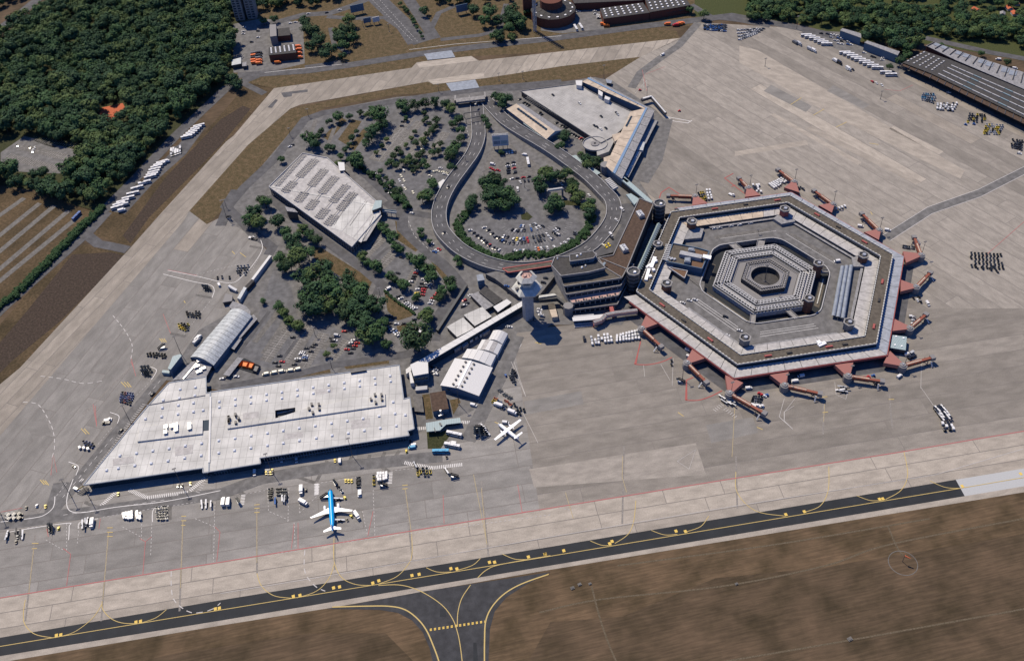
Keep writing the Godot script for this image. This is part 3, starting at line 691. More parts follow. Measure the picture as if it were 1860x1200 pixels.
	line("zebra_crossing", "white striped crossings around the white terminal", [[-41.6,-473.8,-28.2,-471.6], [-73.9,-470.7,-67.8,-470.5], [-90.1,-442.7,-63.2,-433.8], [-63.2,-433.8,-41.2,-435], [-294.5,-420.6,-285.8,-432.5], [-262.3,-425.9,-233.8,-427.9], [-232.9,-429.2,-223.6,-439.9], [-276.8,-433.8,-262.2,-425.5], [-314.2,-445.8,-312.1,-444.6], [-144.2,-427.3,-143.3,-417.5], [-143.4,-426.8,-143.1,-417.9], [-92.3,-432.5,-92.5,-422.3], [-194.6,-422.4,-194.4,-413.7]], 3.0, "white_paint", 0.12, [0.6, 0.7])
	line("road_hatching", "pale hatched walkway beside the left side of the white terminal", [[-283.4,-514.1,-306.2,-455.7], [-218.6,-447.9,-227.6,-426.7], [-28.2,-471.6,-23.1,-464.2], [142.9,-467.5,149.8,-472.9], [150.6,-468.4,157.1,-459.6]], 3.2, "faint_paint", 0.12, [0.4, 1.6])
	line("pale_walkway", "light grey walkway strips crossing the service road", [[-205.5,-429.7,-194.1,-422.4], [-158.2,-434.5,-145.1,-428.2], [-101,-439.8,-92.3,-432.5], [-246.6,-425.9,-242.7,-405.8], [-204.2,-429.7,-193.9,-422.5], [-306.2,-425.8,-294.4,-419.9], [-159.2,-434.6,-156.2,-440.8], [-144.1,-429.4,-138.3,-447.1], [-124.1,-440.5,-120.5,-449.5], [-100.9,-438.5,-97.2,-451.4], [-90.6,-444.1,-86.6,-451.7], [-109.5,-441.8,-107.8,-449.6], [-227.3,-694.9,-214.2,-689.7], [-265,-634.8,-250.3,-629.6], [-277.7,-589.9,-264.7,-585.2]], 2.4, "paving", 0.118)


func roads():
	var s := Shape.new()
	for a in [[[-258.3,-727,-255.3,-756.6,-244.5,-783.8,-220,-828.9,-197.4,-894.5,-179.3,-904.2,-149.1,-908.9,-114.9,-915,-57.2,-924.4,-37.8,-926.1,-8.7,-929.5,28.2,-930,71.1,-931.5], 10.0], [[0.9,-925.7,48.8,-925.2,87.3,-927.5], 10.0]]:
		strip(s, a[0], a[1], 0.1)
	struct("service_road", s, M["asphalt"], "grey service road on the inner side of the taxiway bend")
	s = Shape.new()
	strip(s, [-252.4,-780.7,-258.5,-756.3,-241.6,-734.4,-227.9,-713.6,-214.1,-699.5,-206.4,-690.5,-209.1,-680.7], 9.0, 0.1)
	strip(s, [-207.7,-1000.3,-167.5,-1006.6], 7.0, 0.1)
	strip(s, [-281.8,-992.6,-202.9,-992.2,-154.7,-998.4,-81.8,-1010.9,-14,-1018.3,66.6,-1024,180.1,-1037.7,224.5,-1041.4,275.7,-1046.8,336.1,-1012.2,387.6,-977.5], 12.0, 0.09)
	struct("perimeter_road", s, M["asphalt"], "asphalt perimeter road along the north of the taxiway")
	s = Shape.new()
	strip(s, [-259.2,-989.9,-290.1,-967.5,-327.9,-882.6,-358.5,-800.3,-378.4,-751.6], 12.0, 0.09)
	strip(s, [-370.1,-760.3,-379.9,-733,-394.2,-705.3,-430.3,-633.9,-436.6,-618.4], 11.0, 0.092)
	strip(s, [-379.6,-726.5,-367,-713.6,-355.3,-709.2,-337.7,-702], 10.0, 0.1)
	strip(s, [-273.5,-976.6,-246.2,-950.5], 8.0, 0.1)
	struct("west_road", s, M["asphalt"], "asphalt road along the edge of the wood")
	s = Shape.new()
	strip(s, [235.1,-1035.7,204.8,-988.7,179.2,-963.1,156,-938,142.4,-909.6], 9.0, 0.1)
	strip(s, [323.9,-644.1,372.8,-676.4,423.8,-695.8,533.7,-754.8], 9.0, 0.1)
	strip(s, [168.5,-848.6,147.1,-780.4,129.3,-747.6], 14.0, 0.1)
	strip(s, [394,-958.7,426.1,-911.7,455.8,-866.6,501.7,-789.1,528,-742.2], 15.0, 0.1)
	line("road_edge_line", "pale edge lines of the vehicle road on northern apron", [[321.6,-647.3,372.5,-681.1,424.6,-700.6,536.4,-760.7], [326.4,-640.1,373.1,-671.7,423.1,-690.3,531.1,-748.8]], 0.5, "faint_paint", 0.11)
	struct("apron_road", s, M["asphalt_worn"], "grey vehicle road crossing the northern apron")
	s = Shape.new()
	strip(s, [-271.7,-546.8,-289.8,-507.3,-308.2,-463.9,-319.5,-437.3,-327.2,-419.8], 9.0, 0.1)
	strip(s, [-365.4,-412.4,-344,-413.3,-328.5,-414.6,-319.7,-415.9,-293.7,-417.1,-248.7,-421.5,-210.9,-424.5] + [-183.3,-435.4,-139.9,-440.6,-92.7,-442.3,-55.8,-443.6], 10.0, 0.102)
	strip(s, [4,-558.4,-11.6,-516.5,-26.6,-481.2,-37.3,-456.2], 11.0, 0.103)
	strip(s, [-327.2,-419.8,-327.7,-444.5], 11.0, 0.104)
	struct("apron_service_road", s, M["asphalt_worn"], "grey service road round the white terminal")
	s = Shape.new()
	strip(s, [-218.7,-767.5,-194.1,-733.3,-161.1,-695.6,-125.9,-655.8,-106.9,-631,-110.1,-618.4], 9.0, 0.1)
	strip(s, [-150.5,-817.2,-127.4,-787.3,-99.6,-743.9,-84,-725.7,-60.5,-717.6], 8.0, 0.101)
	strip(s, [-107.6,-745.3,-92,-725.8,-91.4,-704.4,-81.8,-688.8,-65.9,-664.9,-55.6,-652,-48.1,-639.7,-40.7,-623.9,-48.3,-610,-59.3,-584.7,-62.8,-559.7], 10.0, 0.102)
	strip(s, [-113.7,-543.7,-84.8,-547.3,-73.2,-551] , 7.0, 0.103)
	strip(s, [-226.7,-525.1,-170.6,-533.5,-141.3,-540.9,-109.1,-544.1,-79,-546.7], 7.0, 0.1)
	struct("landside_road", s, M["asphalt"], "landside access roads round the garage and car parks")
	s = Shape.new()
	strip(s, [-147.9,-1178.1,-78,-1036.6], 22.0, 0.06)
	strip(s, [-104.6,-1171.4,-63.5,-1042.8], 14.0, 0.061)
	strip(s, [-273.5,-1099.4,-221.8,-1123.1,-188.8,-1122.8,-163.4,-1137.4,-140.1,-1157.5], 11.0, 0.062)
	strip(s, [-192.5,-1114.2,-161.4,-1105.1,-122.2,-1101.5,-104.1,-1074.4,-90.5,-1034.2], 8.0, 0.063)
	strip(s, [-67.8,-1069.1,-59.4,-1103.3,-39.7,-1118.6], 7.0, 0.063)
	strip(s, [-186,-1086.5,-178.7,-1046.9,-160.4,-1023.7], 6.0, 0.063)
	strip(s, [-57.2,-1039.8,-11.2,-1043.7,10.1,-1053.3,21.3,-1114], 7.0, 0.064)
	strip(s, [-598.8,-1129.3,-582.8,-1163.3,-563.9,-1222.9], 14.0, 0.06)
	strip(s, [469.2,-967.2,499.3,-946.5,524.7,-928.5,563.1,-905.9], 9.0, 0.06)
	strip(s, [234.3,-1079.3,251.1,-1047.5,279.8,-1036.1,312.7,-1017.2], 9.0, 0.06)
	struct("city_road", s, M["asphalt"], "city roads north of the airfield")
	line("road_line", "white lane lines on the roads", [[-139.6,-1147.9,-88.5,-1040.2], [-133.1,-1151.7,-83.3,-1039.4], [-86.3,-714.4,-80.6,-692.8,-63.3,-666.6], [-31.4,-864.6,-28.6,-834.9], [-318.6,-416.1,-249,-422.8], [-275.7,-537.7,-323.1,-431.3]], 0.25, "white_paint", 0.13, [3.0, 3.0])
	line("kerb_line", "pale kerb edges of the service roads", [smooth([-328.9,-432.7,-327.5,-423.5,-331.6,-417.6,-339,-415.5,-361.4,-414.1]), smooth([-319.8,-447,-320.1,-432.7,-317.5,-422.6,-312.2,-418,-302.9,-417.2,-282.8,-419.6,-248.7,-421.5,-211.4,-427.4]), smooth([-352.8,-404.6,-347.5,-405.9,-314.4,-409,-311.8,-405.8,-309.3,-395]), smooth([-305.1,-403.9,-304.8,-409.2,-293.3,-410.9]), smooth([-254.5,-404.9,-255.6,-415.9,-245.7,-417.5]), smooth([-298.5,-664.9,-270.6,-652.3,-254.2,-645.8,-249.9,-638.8,-250.3,-629.6]), smooth([-295.5,-669.4,-267.8,-658.7,-237.9,-646.9,-227.7,-655.3,-219.7,-671.9,-215.4,-689.5,-218.4,-702.1]), smooth([-288.3,-554,-280.9,-549.3,-282.9,-539.2]), smooth([-307.9,-508.3,-300.2,-503.9,-299.6,-496.6]), smooth([-327.3,-463,-319.1,-458.2,-318.7,-450.2]), [-251.7,-994.7,-167,-1000.6], [-92.3,-1022.1,-40.7,-1027.1,79.4,-1028.4]], 0.5, "white_paint", 0.125)
	# the bridges and dark slabs where the road dives under the taxiway
	var b := Shape.new()
	b.prism(V([-75.6,-1009.6,-44.9,-1013.3,-41,-997.9,-71.4,-995.9]), 0.0, 0.5)
	struct("tunnel_roof", b, M["roof_panel_blue"], "grey slatted tunnel roof north of the taxiway bridge")
	b = Shape.new()
	b.prism(V([-51.3,-944.5,-19.9,-947.6,-16,-931.2,-45.6,-927.9]), 0.0, 0.5)
	struct("tunnel_roof", b, M["roof_panel_blue"], "grey slatted tunnel roof south of the taxiway bridge")
	b = Shape.new()
	b.prism(V([-83.5,-990.9,-77.5,-993.9,-23.1,-998.2,-16.9,-987.4,-80.3,-980.7]), 0.0, 0.12)
	b.prism(V([-71,-954.6,-10.6,-961.4,-10,-950,-65,-944.5]), 0.0, 0.12)
	struct("bridge_edge", b, M["concrete_light_6"], "bright concrete edges of the taxiway bridge")
	ramp_loop()


func ramp_loop():
	# the raised departures road that loops round the car park, on a solid wall
	var c := smooth([-19.8,-912.1,-19.6,-891] + [-19.2,-864.9] + [-19.4,-836.1] + [-25.4,-808.3,-36.4,-782.5,-47.7,-757.8,-55.6,-733.6,-58.1,-713.7,-56,-693.8,-47.6,-675.7,-37,-660.7,-20.3,-646.1,-0.8,-636,17.6,-633.1,36.4,-635.5,55.8,-644,73.5,-656.6,89,-677.3,97.3,-695.7,98.5,-715.5,92.8,-730.5,82.6,-752.8,68.2,-776.4] + [47.2,-807.7] + [24.8,-837.1] + [9.5,-860.2] + [-0.8,-883.4,-8.6,-902.6,-11.9,-912.3], 3)
	var n := c.size() / 2
	var deck := Shape.new()
	var wall := Shape.new()
	var cap := Shape.new()
	var rim_l := []
	var rim_r := []
	for i in n:
		var p := Vector2(c[i * 2], c[i * 2 + 1])
		var a := Vector2(c[maxi(i - 1, 0) * 2], c[maxi(i - 1, 0) * 2 + 1])
		var e := Vector2(c[mini(i + 1, n - 1) * 2], c[mini(i + 1, n - 1) * 2 + 1])
		var d := (e - a).normalized()
		var t := float(i) / (n - 1)
		var h := 5.0 * smoothstep(0.03, 0.20, t) * (1.0 - smoothstep(0.80, 0.97, t)) + 0.12
		var w := 6.8
		rim_l.append(Vector3(p.x + d.y * w, h, p.y - d.x * w))
		rim_r.append(Vector3(p.x - d.y * w, h, p.y + d.x * w))
	for i in n - 1:
		deck.face([rim_l[i], rim_l[i + 1], rim_r[i + 1], rim_r[i]], Vector3.UP)
		for r in [rim_l, rim_r]:
			var p: Vector3 = r[i]
			var q: Vector3 = r[i + 1]
			var up := Vector3(0, 1.0, 0)
			var o: Vector3 = (p - (rim_l[i] + rim_r[i]) * 0.5).normalized()
			wall.face([Vector3(p.x, 0, p.z), Vector3(q.x, 0, q.z), q + up, p + up], o)
			wall.face([p - o * 0.45, q - o * 0.45, q - o * 0.45 + up, p - o * 0.45 + up], -o)
			cap.face([p + up, q + up, q - o * 0.45 + up, p - o * 0.45 + up], Vector3.UP)
	var o = struct("ramp_road", deck, M["asphalt"], "raised departures road looping round the car park")
	obj("parapet_wall", wall, M["concrete_wall"], o)
	obj("parapet_top", cap, M["parapet"], o)
	var l := Shape.new()
	for i in range(2, n - 2):
		if i % 2 == 0:
			for k in [0.36, 0.66]:
				var p: Vector3 = rim_l[i].lerp(rim_r[i], k) + Vector3(0, 0.02, 0)
				var q: Vector3 = rim_l[i + 1].lerp(rim_r[i + 1], k) + Vector3(0, 0.02, 0)
				var m := p.lerp(q, 0.5)
				var x := (m - p).cross(Vector3.UP).normalized() * 0.12
				l.face([p - x, m - x, m + x, p + x], Vector3.UP)
	obj("lane_line", l, M["white_paint"], o)
	# forecourt in front of the main building and the tunnel mouth
	var s := Shape.new()
	s.prism(V([90.4,-688.7,99.2,-701.4,102.2,-715.1,106.5,-710.5,120.2,-710.9,114.1,-693.7,91.1,-645.5,64.5,-637.7,69.4,-650.7,83,-666.7]), 0.0, 5.0)
	struct("forecourt", s, M["asphalt"], "raised forecourt in front of the main building")
	s = Shape.new()
	s.prism(V([94.5,-682.4,102.8,-681.5,88.5,-653.1,81.3,-652.1]), 5.0, 5.04)
	struct("taxi_stand", s, M["paving"], "pale paved taxi stand on the forecourt")
	s = Shape.new()
	s.prism(V([-41,-904.7,-11,-906.8,-10.5,-900.1,-40.4,-897.5]), 3.6, 5.6)
	s.box(Vector3(-26.8,0,-908.2), Vector3(1.2, 3.6, 8))
	s.box(Vector3(-41.4,0,-907), Vector3(2.0, 5.0, 10))
	s.box(Vector3(-10.4,0,-909.5), Vector3(2.0, 5.0, 10))
	tag(obj("tunnel_portal", s, M["concrete_wall"]), "concrete portal where the road dives under the taxiway", "tunnel portal")
	s = Shape.new()
	for q in [[-32.9,-876.6,-17.4,-878.9], [-31,-865.5,-15.6,-869.8]]:
		s.beam(Vector3(q[0], 5, q[1]), Vector3(q[2], 5, q[3]), 0.7, 0.8)
		for k in [0, 2]:
			s.box(Vector3(q[k], 0, q[k + 1]), Vector3(0.5, 5, 0.5))
	tag(obj("sign_gantry", s, M["metal_dark"]), "two dark sign gantries across the road below tunnel", "gantry")


var HC := Vector3(209.3, 0, -598.9)
var HT := -1.15


func hx(r: float, k: float, y: float) -> Vector3:  # a point of the hexagon of corner radius r, k counts corners
	var i := floorf(k)
	var a := Vector2.from_angle(HT + i * PI / 3) * r
	var b := Vector2.from_angle(HT + (i + 1) * PI / 3) * r
	var p := a.lerp(b, k - i)
	return HC + Vector3(p.x, y, p.y)


func rounded(r: float, k: float, y: float) -> Vector3:  # the same with rounded corners
	var t := HT + k * PI / 3
	var f := fposmod(k, 1.0) - 0.5
	var q := r * 0.866 / cos(f * PI / 3)
	q = minf(q, r * 0.955)
	return HC + Vector3(cos(t) * q, y, sin(t) * q)


func hexwall(s: Shape, r: float, k0: float, k1: float, y0: float, y1: float, out := 1.0):
	var k := k0
	while k < k1 - 0.001:
		var e := minf(floorf(k) + 1.0, k1)
		var m := hx(r, (k + e) * 0.5, 0) - HC
		s.face([hx(r, k, y0), hx(r, e, y0), hx(r, e, y1), hx(r, k, y1)], m.normalized() * out)
		k = e


func hexband(s: Shape, r0: float, r1: float, k0: float, k1: float, y0: float, y1: float):
	var k := k0
	while k < k1 - 0.001:
		var e := minf(floorf(k) + 1.0, k1)
		s.face([hx(r0, k, y0), hx(r0, e, y0), hx(r1, e, y1), hx(r1, k, y1)], Vector3.UP)
		k = e


func hex_terminal():
	var t = thing("hexagonal_terminal", "large hexagonal ring terminal with brown roof, pale roof strips and red gates", "airport terminal", HC)
	var s := Shape.new()
	hexband(s, 107.7, 96.8, 0, 6, 11.0, 11.0)
	wobj("roof", s, M["roof_brown"], t)
	s = Shape.new()
	for r in [[107.9, 107.3], [97.4, 96.8]]:
		hexband(s, r[0], r[1], 0, 6, 11.7, 11.7)
		hexwall(s, r[0], 0, 6, 10.6, 11.7)
		hexwall(s, r[1], 0, 6, 10.6, 11.7, -1.0)
	wobj("parapet", s, M["parapet"], t)
	s = Shape.new()
	for r in [107.6, 97.1]:
		for i in 6:
			for j in 34:
				var a := HT + (i + 0.5) * PI / 3 + PI / 2
				s.box(hx(r, i + (j + 0.5) / 34.0, 11.7), Vector3(1.5, 0.25, 0.9), -a)
	tag(wobj("coping_block", s, M["tower_white"], t), "", "", "", "stuff")
	s = Shape.new()
	hexwall(s, 107.4, 0, 6, 7.0, 10.6)
	hexwall(s, 97.1, 0, 6, 7.0, 10.6, -1.0)
	hexwall(s, 114.5, 0, 4, 0.0, 5.0)
	hexwall(s, 114.5, 5, 6, 0.0, 5.0)
	hexwall(s, 107.6, 4, 5, 0.0, 7.0)
	hexwall(s, 85.0, 0, 6, 4.4, 7.2, -1.0)
	wobj("glass_wall", s, M["glass"], t)
	# window posts along the outer facade
	s = Shape.new()
	for i in 6:
		for j in 30:
			s.box(hx(114.7, i + (j + 0.5) / 30.0, 0), Vector3(0.4, 5.0, 0.4))
	tag(wobj("facade_post", s, M["metal_dark"], t), "", "", "", "stuff")
	# red fascia under the outer roof
	s = Shape.new()
	for seg in [[0.0, 3.94], [5.1, 6.0]]:
		hexwall(s, 118.8, seg[0], seg[1], 5.0, 7.2)
		hexwall(s, 118.2, seg[0], seg[1], 5.0, 7.2, -1.0)
		hexband(s, 118.8, 118.2, seg[0], seg[1], 7.2, 7.2)
		hexband(s, 118.8, 114.4, seg[0], seg[1], 5.0, 5.0)
	wobj("red_fascia", s, M["wall_red"], t)
	# outer and inner roof strips in panels
	var dark := [0, 1, 1, 0, 0, 0]
	for i in 6:
		for j in 9:
			var k0: float = i + j / 9.0 + 0.0016
			var k1: float = i + (j + 1) / 9.0 - 0.0016
			if not (k0 > 3.95 and k0 < 5.09):
				s = Shape.new()
				s.face([hx(118.0, k0, 7.5), hx(118.0, k1, 7.5), hx(108.0, k1, 7.9), hx(108.0, k0, 7.9)], Vector3.UP)
				s.face([hx(118.0, k0, 7.1), hx(118.0, k1, 7.1), hx(118.0, k1, 7.5), hx(118.0, k0, 7.5)], (hx(1, i + 0.5, 0) - HC).normalized())
				wobj("roof_panel", s, M["ring_light_tint" if i in [0, 1, 5] else "roof_panel"], t)  # three sides tinted bluish to imitate light on the roof strip
			s = Shape.new()
			s.face([hx(96.6, k0, 7.8), hx(96.6, k1, 7.8), hx(85.4, k1, 7.6), hx(85.4, k0, 7.6)], Vector3.UP)
			s.face([hx(85.4, k0, 7.0), hx(85.4, k1, 7.0), hx(85.4, k1, 7.6), hx(85.4, k0, 7.6)], (HC - hx(1, i + 0.5, 0)).normalized())
			wobj("inner_roof_panel", s, M["beige_roof" if i == 5 and j < 7 else "roof_panel"], t)
	s = Shape.new()
	hexband(s, 118.0, 107.5, 0, 3.95, 7.0, 7.0)
	hexband(s, 118.0, 107.5, 5.09, 6, 7.0, 7.0)
	hexband(s, 97.0, 85.6, 0, 6, 7.0, 7.0)
	wobj("roof_underside", s, M["dark_wall"], t)
	s = Shape.new()
	for seg in [[5.2, 6.0], [0.0, 1.9], [2.1, 3.7]]:
		hexband(s, 84.4, 82.0, seg[0], seg[1], 6.0, 6.0)
		hexwall(s, 82.0, seg[0], seg[1], 5.6, 6.0, -1.0)
	wobj("drive_canopy", s, M["roof_grey"], t)
	# roof hatches
	for q in [[5.35, 1], [5.62, 0], [5.9, 1], [0.3, 1], [0.52, 0], [0.78, 1], [1.33, 1], [1.85, 1], [1.55, 0], [2.2, 0], [2.32, 1], [2.62, 0], [2.78, 1], [3.28, 1], [3.55, 0], [3.78, 1]]:
		s = Shape.new()
		var yw: float = -(HT + (floorf(q[0]) + 0.5) * PI / 3 + PI / 2)
		s.box(hx(103.0, q[0], 11.0), Vector3(5.5 if q[1] else 4.2, 0.9, 1.7), yw)
		s.box(hx(103.0, q[0], 11.9), Vector3(4.9 if q[1] else 3.6, 0.25, 1.2), yw)
		wobj("roof_hatch", s, M["wall_red" if q[1] else "roof_dark"], t)
	# white ducts on the western roof
	s = Shape.new()
	s.beam(Vector3(123.1,11.8,-627.3), Vector3(118,11.8,-614.4), 3.0, 1.4)
	s.beam(Vector3(116.2,11.8,-613.4), Vector3(111.5,11.8,-599.7), 2.6, 1.3)
	s.beam(Vector3(118.7,11.8,-619.2), Vector3(114.2,11.8,-615.4), 1.6, 1.1)
	for q in [[120.6,-622.3,115.6,-742.7], [117.1,-611.2,115.6,-742.7], [113.3,-603.9,115.6,-742.7]]:
		s.box(Vector3(q[0] + 2.4, 11.0, q[1]), Vector3(2.4, 2.0, 2.4), 0.4)
	wobj("air_duct", s, M["white_metal"], t)
	s = Shape.new()
	s.box(Vector3(232.2,11,-515.1), Vector3(6.5, 1.1, 3.0), 0.4)
	s.box(Vector3(230.3,11,-516.6), Vector3(3.0, 1.6, 3.2), 0.4)
	wobj("air_duct", s, M["white_metal"], t)
	# stair drums on the ring, hexagonal with a pale rim
	for q in [[Vector3(161.4,12,-668.7), "drum_brown", 7.0, 5.0], [Vector3(243.6,12,-676.6), "wall_red", 7.0, 5.0], [Vector3(291.8,12,-609.6), "drum_brown", 7.0, 5.0], [Vector3(258.1,12,-534.1), "drum_grey", 7.0, 5.0], [Vector3(176.3,12,-525.7), "drum_grey", 4.4, 5.0], [Vector3(127.4,12,-592.6), "drum_brown", 4.4, 5.0], [Vector3(127.8,13,-642.2), "drum_grey", 11.0, 4.6]]:
		drum(t, "stair_drum", Vector3(q[0].x, 0, q[0].z), q[3], q[2], 14.0, q[1])
	# platforms beside the drums
	for q in [[157.1,-670.1,171.6,-665.2,166.9,-653.3,151.1,-652.8], [232.8,-672.1,241,-678.6,249.2,-677.6,250.9,-666,238.3,-663.9], [284.5,-613.8,297.1,-618.6,293.3,-602,282.6,-603.2]]:
		s = Shape.new()
		s.prism(V(q), 4.4, 7.3)
		wobj("drum_platform", s, M["roof_grey"], t)
	s = Shape.new()
	for seg in [[1.05, 3.95], [5.1, 6.0], [0.0, 0.95]]:
		hexband(s, 129.0 if seg[0] > 1.0 and seg[0] < 5.0 else 123.0, 113.0, seg[0], seg[1], 0.09, 0.09)
	struct("gate_lane", s, M["asphalt"], "dark vehicle lane running round the foot of the ring")
	court()
	entrance_block()
	# link roofs to the main building with saw-tooth skylights
	s = Shape.new()
	s.prism(V([134.2,-674.2,135.4,-671.4,108.6,-617.4,106.8,-618.8]), 0.0, 9.0)
	var lk = thing("skylight_link", "dark glazed link with saw-tooth skylights between main building and ring", "link building", Vector3(122.4,0,-653.8))
	wobj("roof", s, M["dark_wall"], lk)
	for i in 22:
		s = Shape.new()
		var c: Vector3 = (Vector3(133.3,9,-673)).lerp(Vector3(108.9,9,-618.6), i / 21.0)
		s.auto([c + Vector3(-2, 0, 1.3), c + Vector3(2.6, 0, 1.9), c + Vector3(0.6, 1.9, -0.3)], c + Vector3(0, -1, 0))
		s.auto([c + Vector3(-2, 0, 1.3), c + Vector3(0.6, 1.9, -0.3), c + Vector3(-1, 0, -1.6)], c + Vector3(0, 0.1, 0))
		s.auto([c + Vector3(2.6, 0, 1.9), c + Vector3(0.6, 1.9, -0.3), c + Vector3(-1, 0, -1.6)], c + Vector3(0, 0.1, 0))
		wobj("skylight", s, M["teal_roof"], lk)
	# small buildings standing against the ring
	var g = thing("gate_annex", "small blue-grey flat annex on the east face of the ring", "annex", Vector3(292.7,0,-515.1))
	s = Shape.new()
	s.walls(V([290,-525.1,300,-522.1,294.6,-508.8,284.6,-512.4]), 0.0, 4.7)
	wobj("wall", s, M["glass"], g)
	s = Shape.new()
	s.prism(V([289.9,-525.4,300.3,-522.3,294.8,-508.5,284.3,-512.2]), 4.7, 5.2)
	wobj("roof", s, M["teal_roof"], g)
	for q in [[292.3,-523.2,210,-582.7], [297.2,-521,210,-582.7], [288.6,-514.6,210,-582.7], [293.1,-512.8,210,-582.7]]:
		s = Shape.new()
		s.box(Vector3(q[0], 5.2, q[1]), Vector3(1.2, 0.5, 1.2))
		wobj("roof_vent", s, M["white_metal"], g)


func drum(t: Node, called: String, c: Vector3, r: float, y0: float, y1: float, m: String):
	var s := Shape.new()
	s.cyl(c, r * 0.86, r * 0.86, y0, y1 - 1.6, 6, true, HT)
	var o = wobj(called, s, M[m], t)
	s = Shape.new()
	s.cyl(c, r * 0.86, r, y1 - 1.6, y1 - 1.2, 6, false, HT)
	s.cyl(c, r, r, y1 - 1.2, y1, 6, false, HT)
	s.ring(c, r * 0.74, r, y1, 6, HT)
	s.cyl(c, r * 0.74, r * 0.74, y1, y1 - 0.9, 6, false, HT)
	wobj("rim", s, M["concrete_wall"], o)
	s = Shape.new()
	s.ring(c, 0.01, r * 0.74, y1 - 0.9, 6, HT)
	wobj("sunk_floor", s, M["roof_dark"], o)
	s = Shape.new()
	s.cyl(c + Vector3(0.6, 0, -0.3), r * 0.36, r * 0.3, y1 - 0.9, y1 + 0.3, 10)
	wobj("cap", s, M["metal"], o)


func court():
	var t = thing("court_car_park", "hexagonal terraced car park with pergolas in the middle of the ring", "parking structure", HC)
	# drive deck between the ring and the moat
	var s := Shape.new()
	var w := Shape.new()
	var cp := Shape.new()
	for i in 96:
		var k := i / 16.0
		var e := (i + 1) / 16.0
		s.face([hx(85.2, k, 4.4), hx(85.2, e, 4.4), rounded(55.8, e, 4.4), rounded(55.8, k, 4.4)], Vector3.UP)
		var n := (HC - rounded(55.8, (k + e) * 0.5, 0)).normalized()
		w.face([rounded(55.8, k, 0.3), rounded(55.8, e, 0.3), rounded(55.8, e, 5.2), rounded(55.8, k, 5.2)], n)
		w.face([rounded(56.6, k, 4.4), rounded(56.6, e, 4.4), rounded(56.6, e, 5.2), rounded(56.6, k, 5.2)], -n)
		cp.face([rounded(55.8, k, 5.2), rounded(55.8, e, 5.2), rounded(56.6, e, 5.2), rounded(56.6, k, 5.2)], Vector3.UP)
	struct("court_drive", s, M["asphalt_worn"], "grey drive deck running round inside the hexagonal ring")
	wobj("moat_wall", w, M["concrete_wall"], t)
	wobj("moat_coping", cp, M["parapet"], t)
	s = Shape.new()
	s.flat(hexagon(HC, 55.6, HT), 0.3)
	wobj("moat_floor", s, M["asphalt_dark"], t)  # dark colour stands in for the deep shade down in the moat
	s = Shape.new()
	for seg in [[2.05, 2.6], [3.05, 4.1], [1.05, 1.8], [4.3, 4.7]]:
		hexband(s, 54.0, 49.0, seg[0], seg[1], 0.33, 0.33)
	wobj("planted_strip", s, M["roof_brown"], t)
	s = Shape.new()
	for i in 3:
		for j in 30:
			var k: float = [3.1, 2.1, 1.15][i] + j / 30.0 * [0.7, 0.45, 0.6][i]
			s.box(hx(51.5, k, 0.3), Vector3(0.9, 0.8, 0.9), k)
	tag(wobj("white_stone", s, M["tower_white"], t), "", "", "", "stuff")
	# terraces
	s = Shape.new()
	hexband(s, 43.6, 20.4, 0, 6, 4.5, 4.5)
	s.walls(hexagon(HC, 43.6, HT), 0.3, 4.5)
	wobj("terrace", s, M["roof_panel"], t)
	s = Shape.new()
	hexwall(s, 44.0, 0, 6, 4.0, 5.3)
	hexwall(s, 43.4, 0, 6, 4.0, 5.3, -1.0)
	hexband(s, 44.0, 43.4, 0, 6, 5.3, 5.3)
	hexwall(s, 29.6, 0, 6, 4.6, 5.3)
	hexwall(s, 29.2, 0, 6, 4.6, 5.3, -1.0)
	hexband(s, 29.6, 29.2, 0, 6, 5.3, 5.3)
	wobj("terrace_parapet", s, M["parapet"], t)
	s = Shape.new()
	hexband(s, 29.2, 21.0, 0, 6, 4.53, 4.53)
	hexband(s, 24.0, 21.0, 0, 6, 4.56, 4.56)
	wobj("lower_terrace", s, M["drum_grey"], t)
	s = Shape.new()
	for k in 1:
		hexband(s, 28.0 - k * 2.0, 27.4 - k * 2.0, 0, 6, 5.0 + k * 0.5, 5.0 + k * 0.5)
		hexwall(s, 28.0 - k * 2.0, 0, 6, 4.5, 5.0 + k * 0.5)
		hexwall(s, 27.4 - k * 2.0, 0, 6, 4.5, 5.0 + k * 0.5, -1.0)
	wobj("planter_wall", s, M["drum_grey"], t)
	# pergolas: lattices over bays, the shade below them put into a dark colour
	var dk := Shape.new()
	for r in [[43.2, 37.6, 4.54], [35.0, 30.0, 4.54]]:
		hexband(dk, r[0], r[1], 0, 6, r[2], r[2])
	wobj("painted_bay_shade", dk, M["asphalt_dark"], t)
	for i in 6:
		s = Shape.new()
		for r in [[43.0, 37.8, 2, 15], [34.8, 30.2, 2, 12]]:
			for j in r[2] + 1:
				var q: float = lerpf(r[0], r[1], float(j) / r[2])
				s.beam(hx(q, i, 7.0), hx(q, i + 0.9999, 7.0), 0.7, 0.4)
			for j in r[3] + 1:
				var k: float = i + 0.9999 * j / r[3]
				s.beam(hx(r[0], k, 7.1), hx(r[1], k, 7.1), 0.6, 0.3)
				s.beam(hx(r[0], k, 4.5), hx(r[0], k, 6.6), 0.3, 0.3)
		wobj("pergola", s, M["parapet"], t)
	# raised inner hexagon with lamps round an oval well
	s = Shape.new()
	hexwall(s, 20.5, 0, 6, 4.5, 8.0)
	hexwall(s, 17.4, 0, 6, 8.0, 8.8)
	hexwall(s, 20.0, 0, 6, 8.0, 8.8, -1.0)
	hexwall(s, 20.5, 0, 6, 8.0, 8.8)
	hexband(s, 20.5, 20.0, 0, 6, 8.8, 8.8)
	wobj("inner_wall", s, M["roof_dark"], t)
	s = Shape.new()
	var iw := Shape.new()
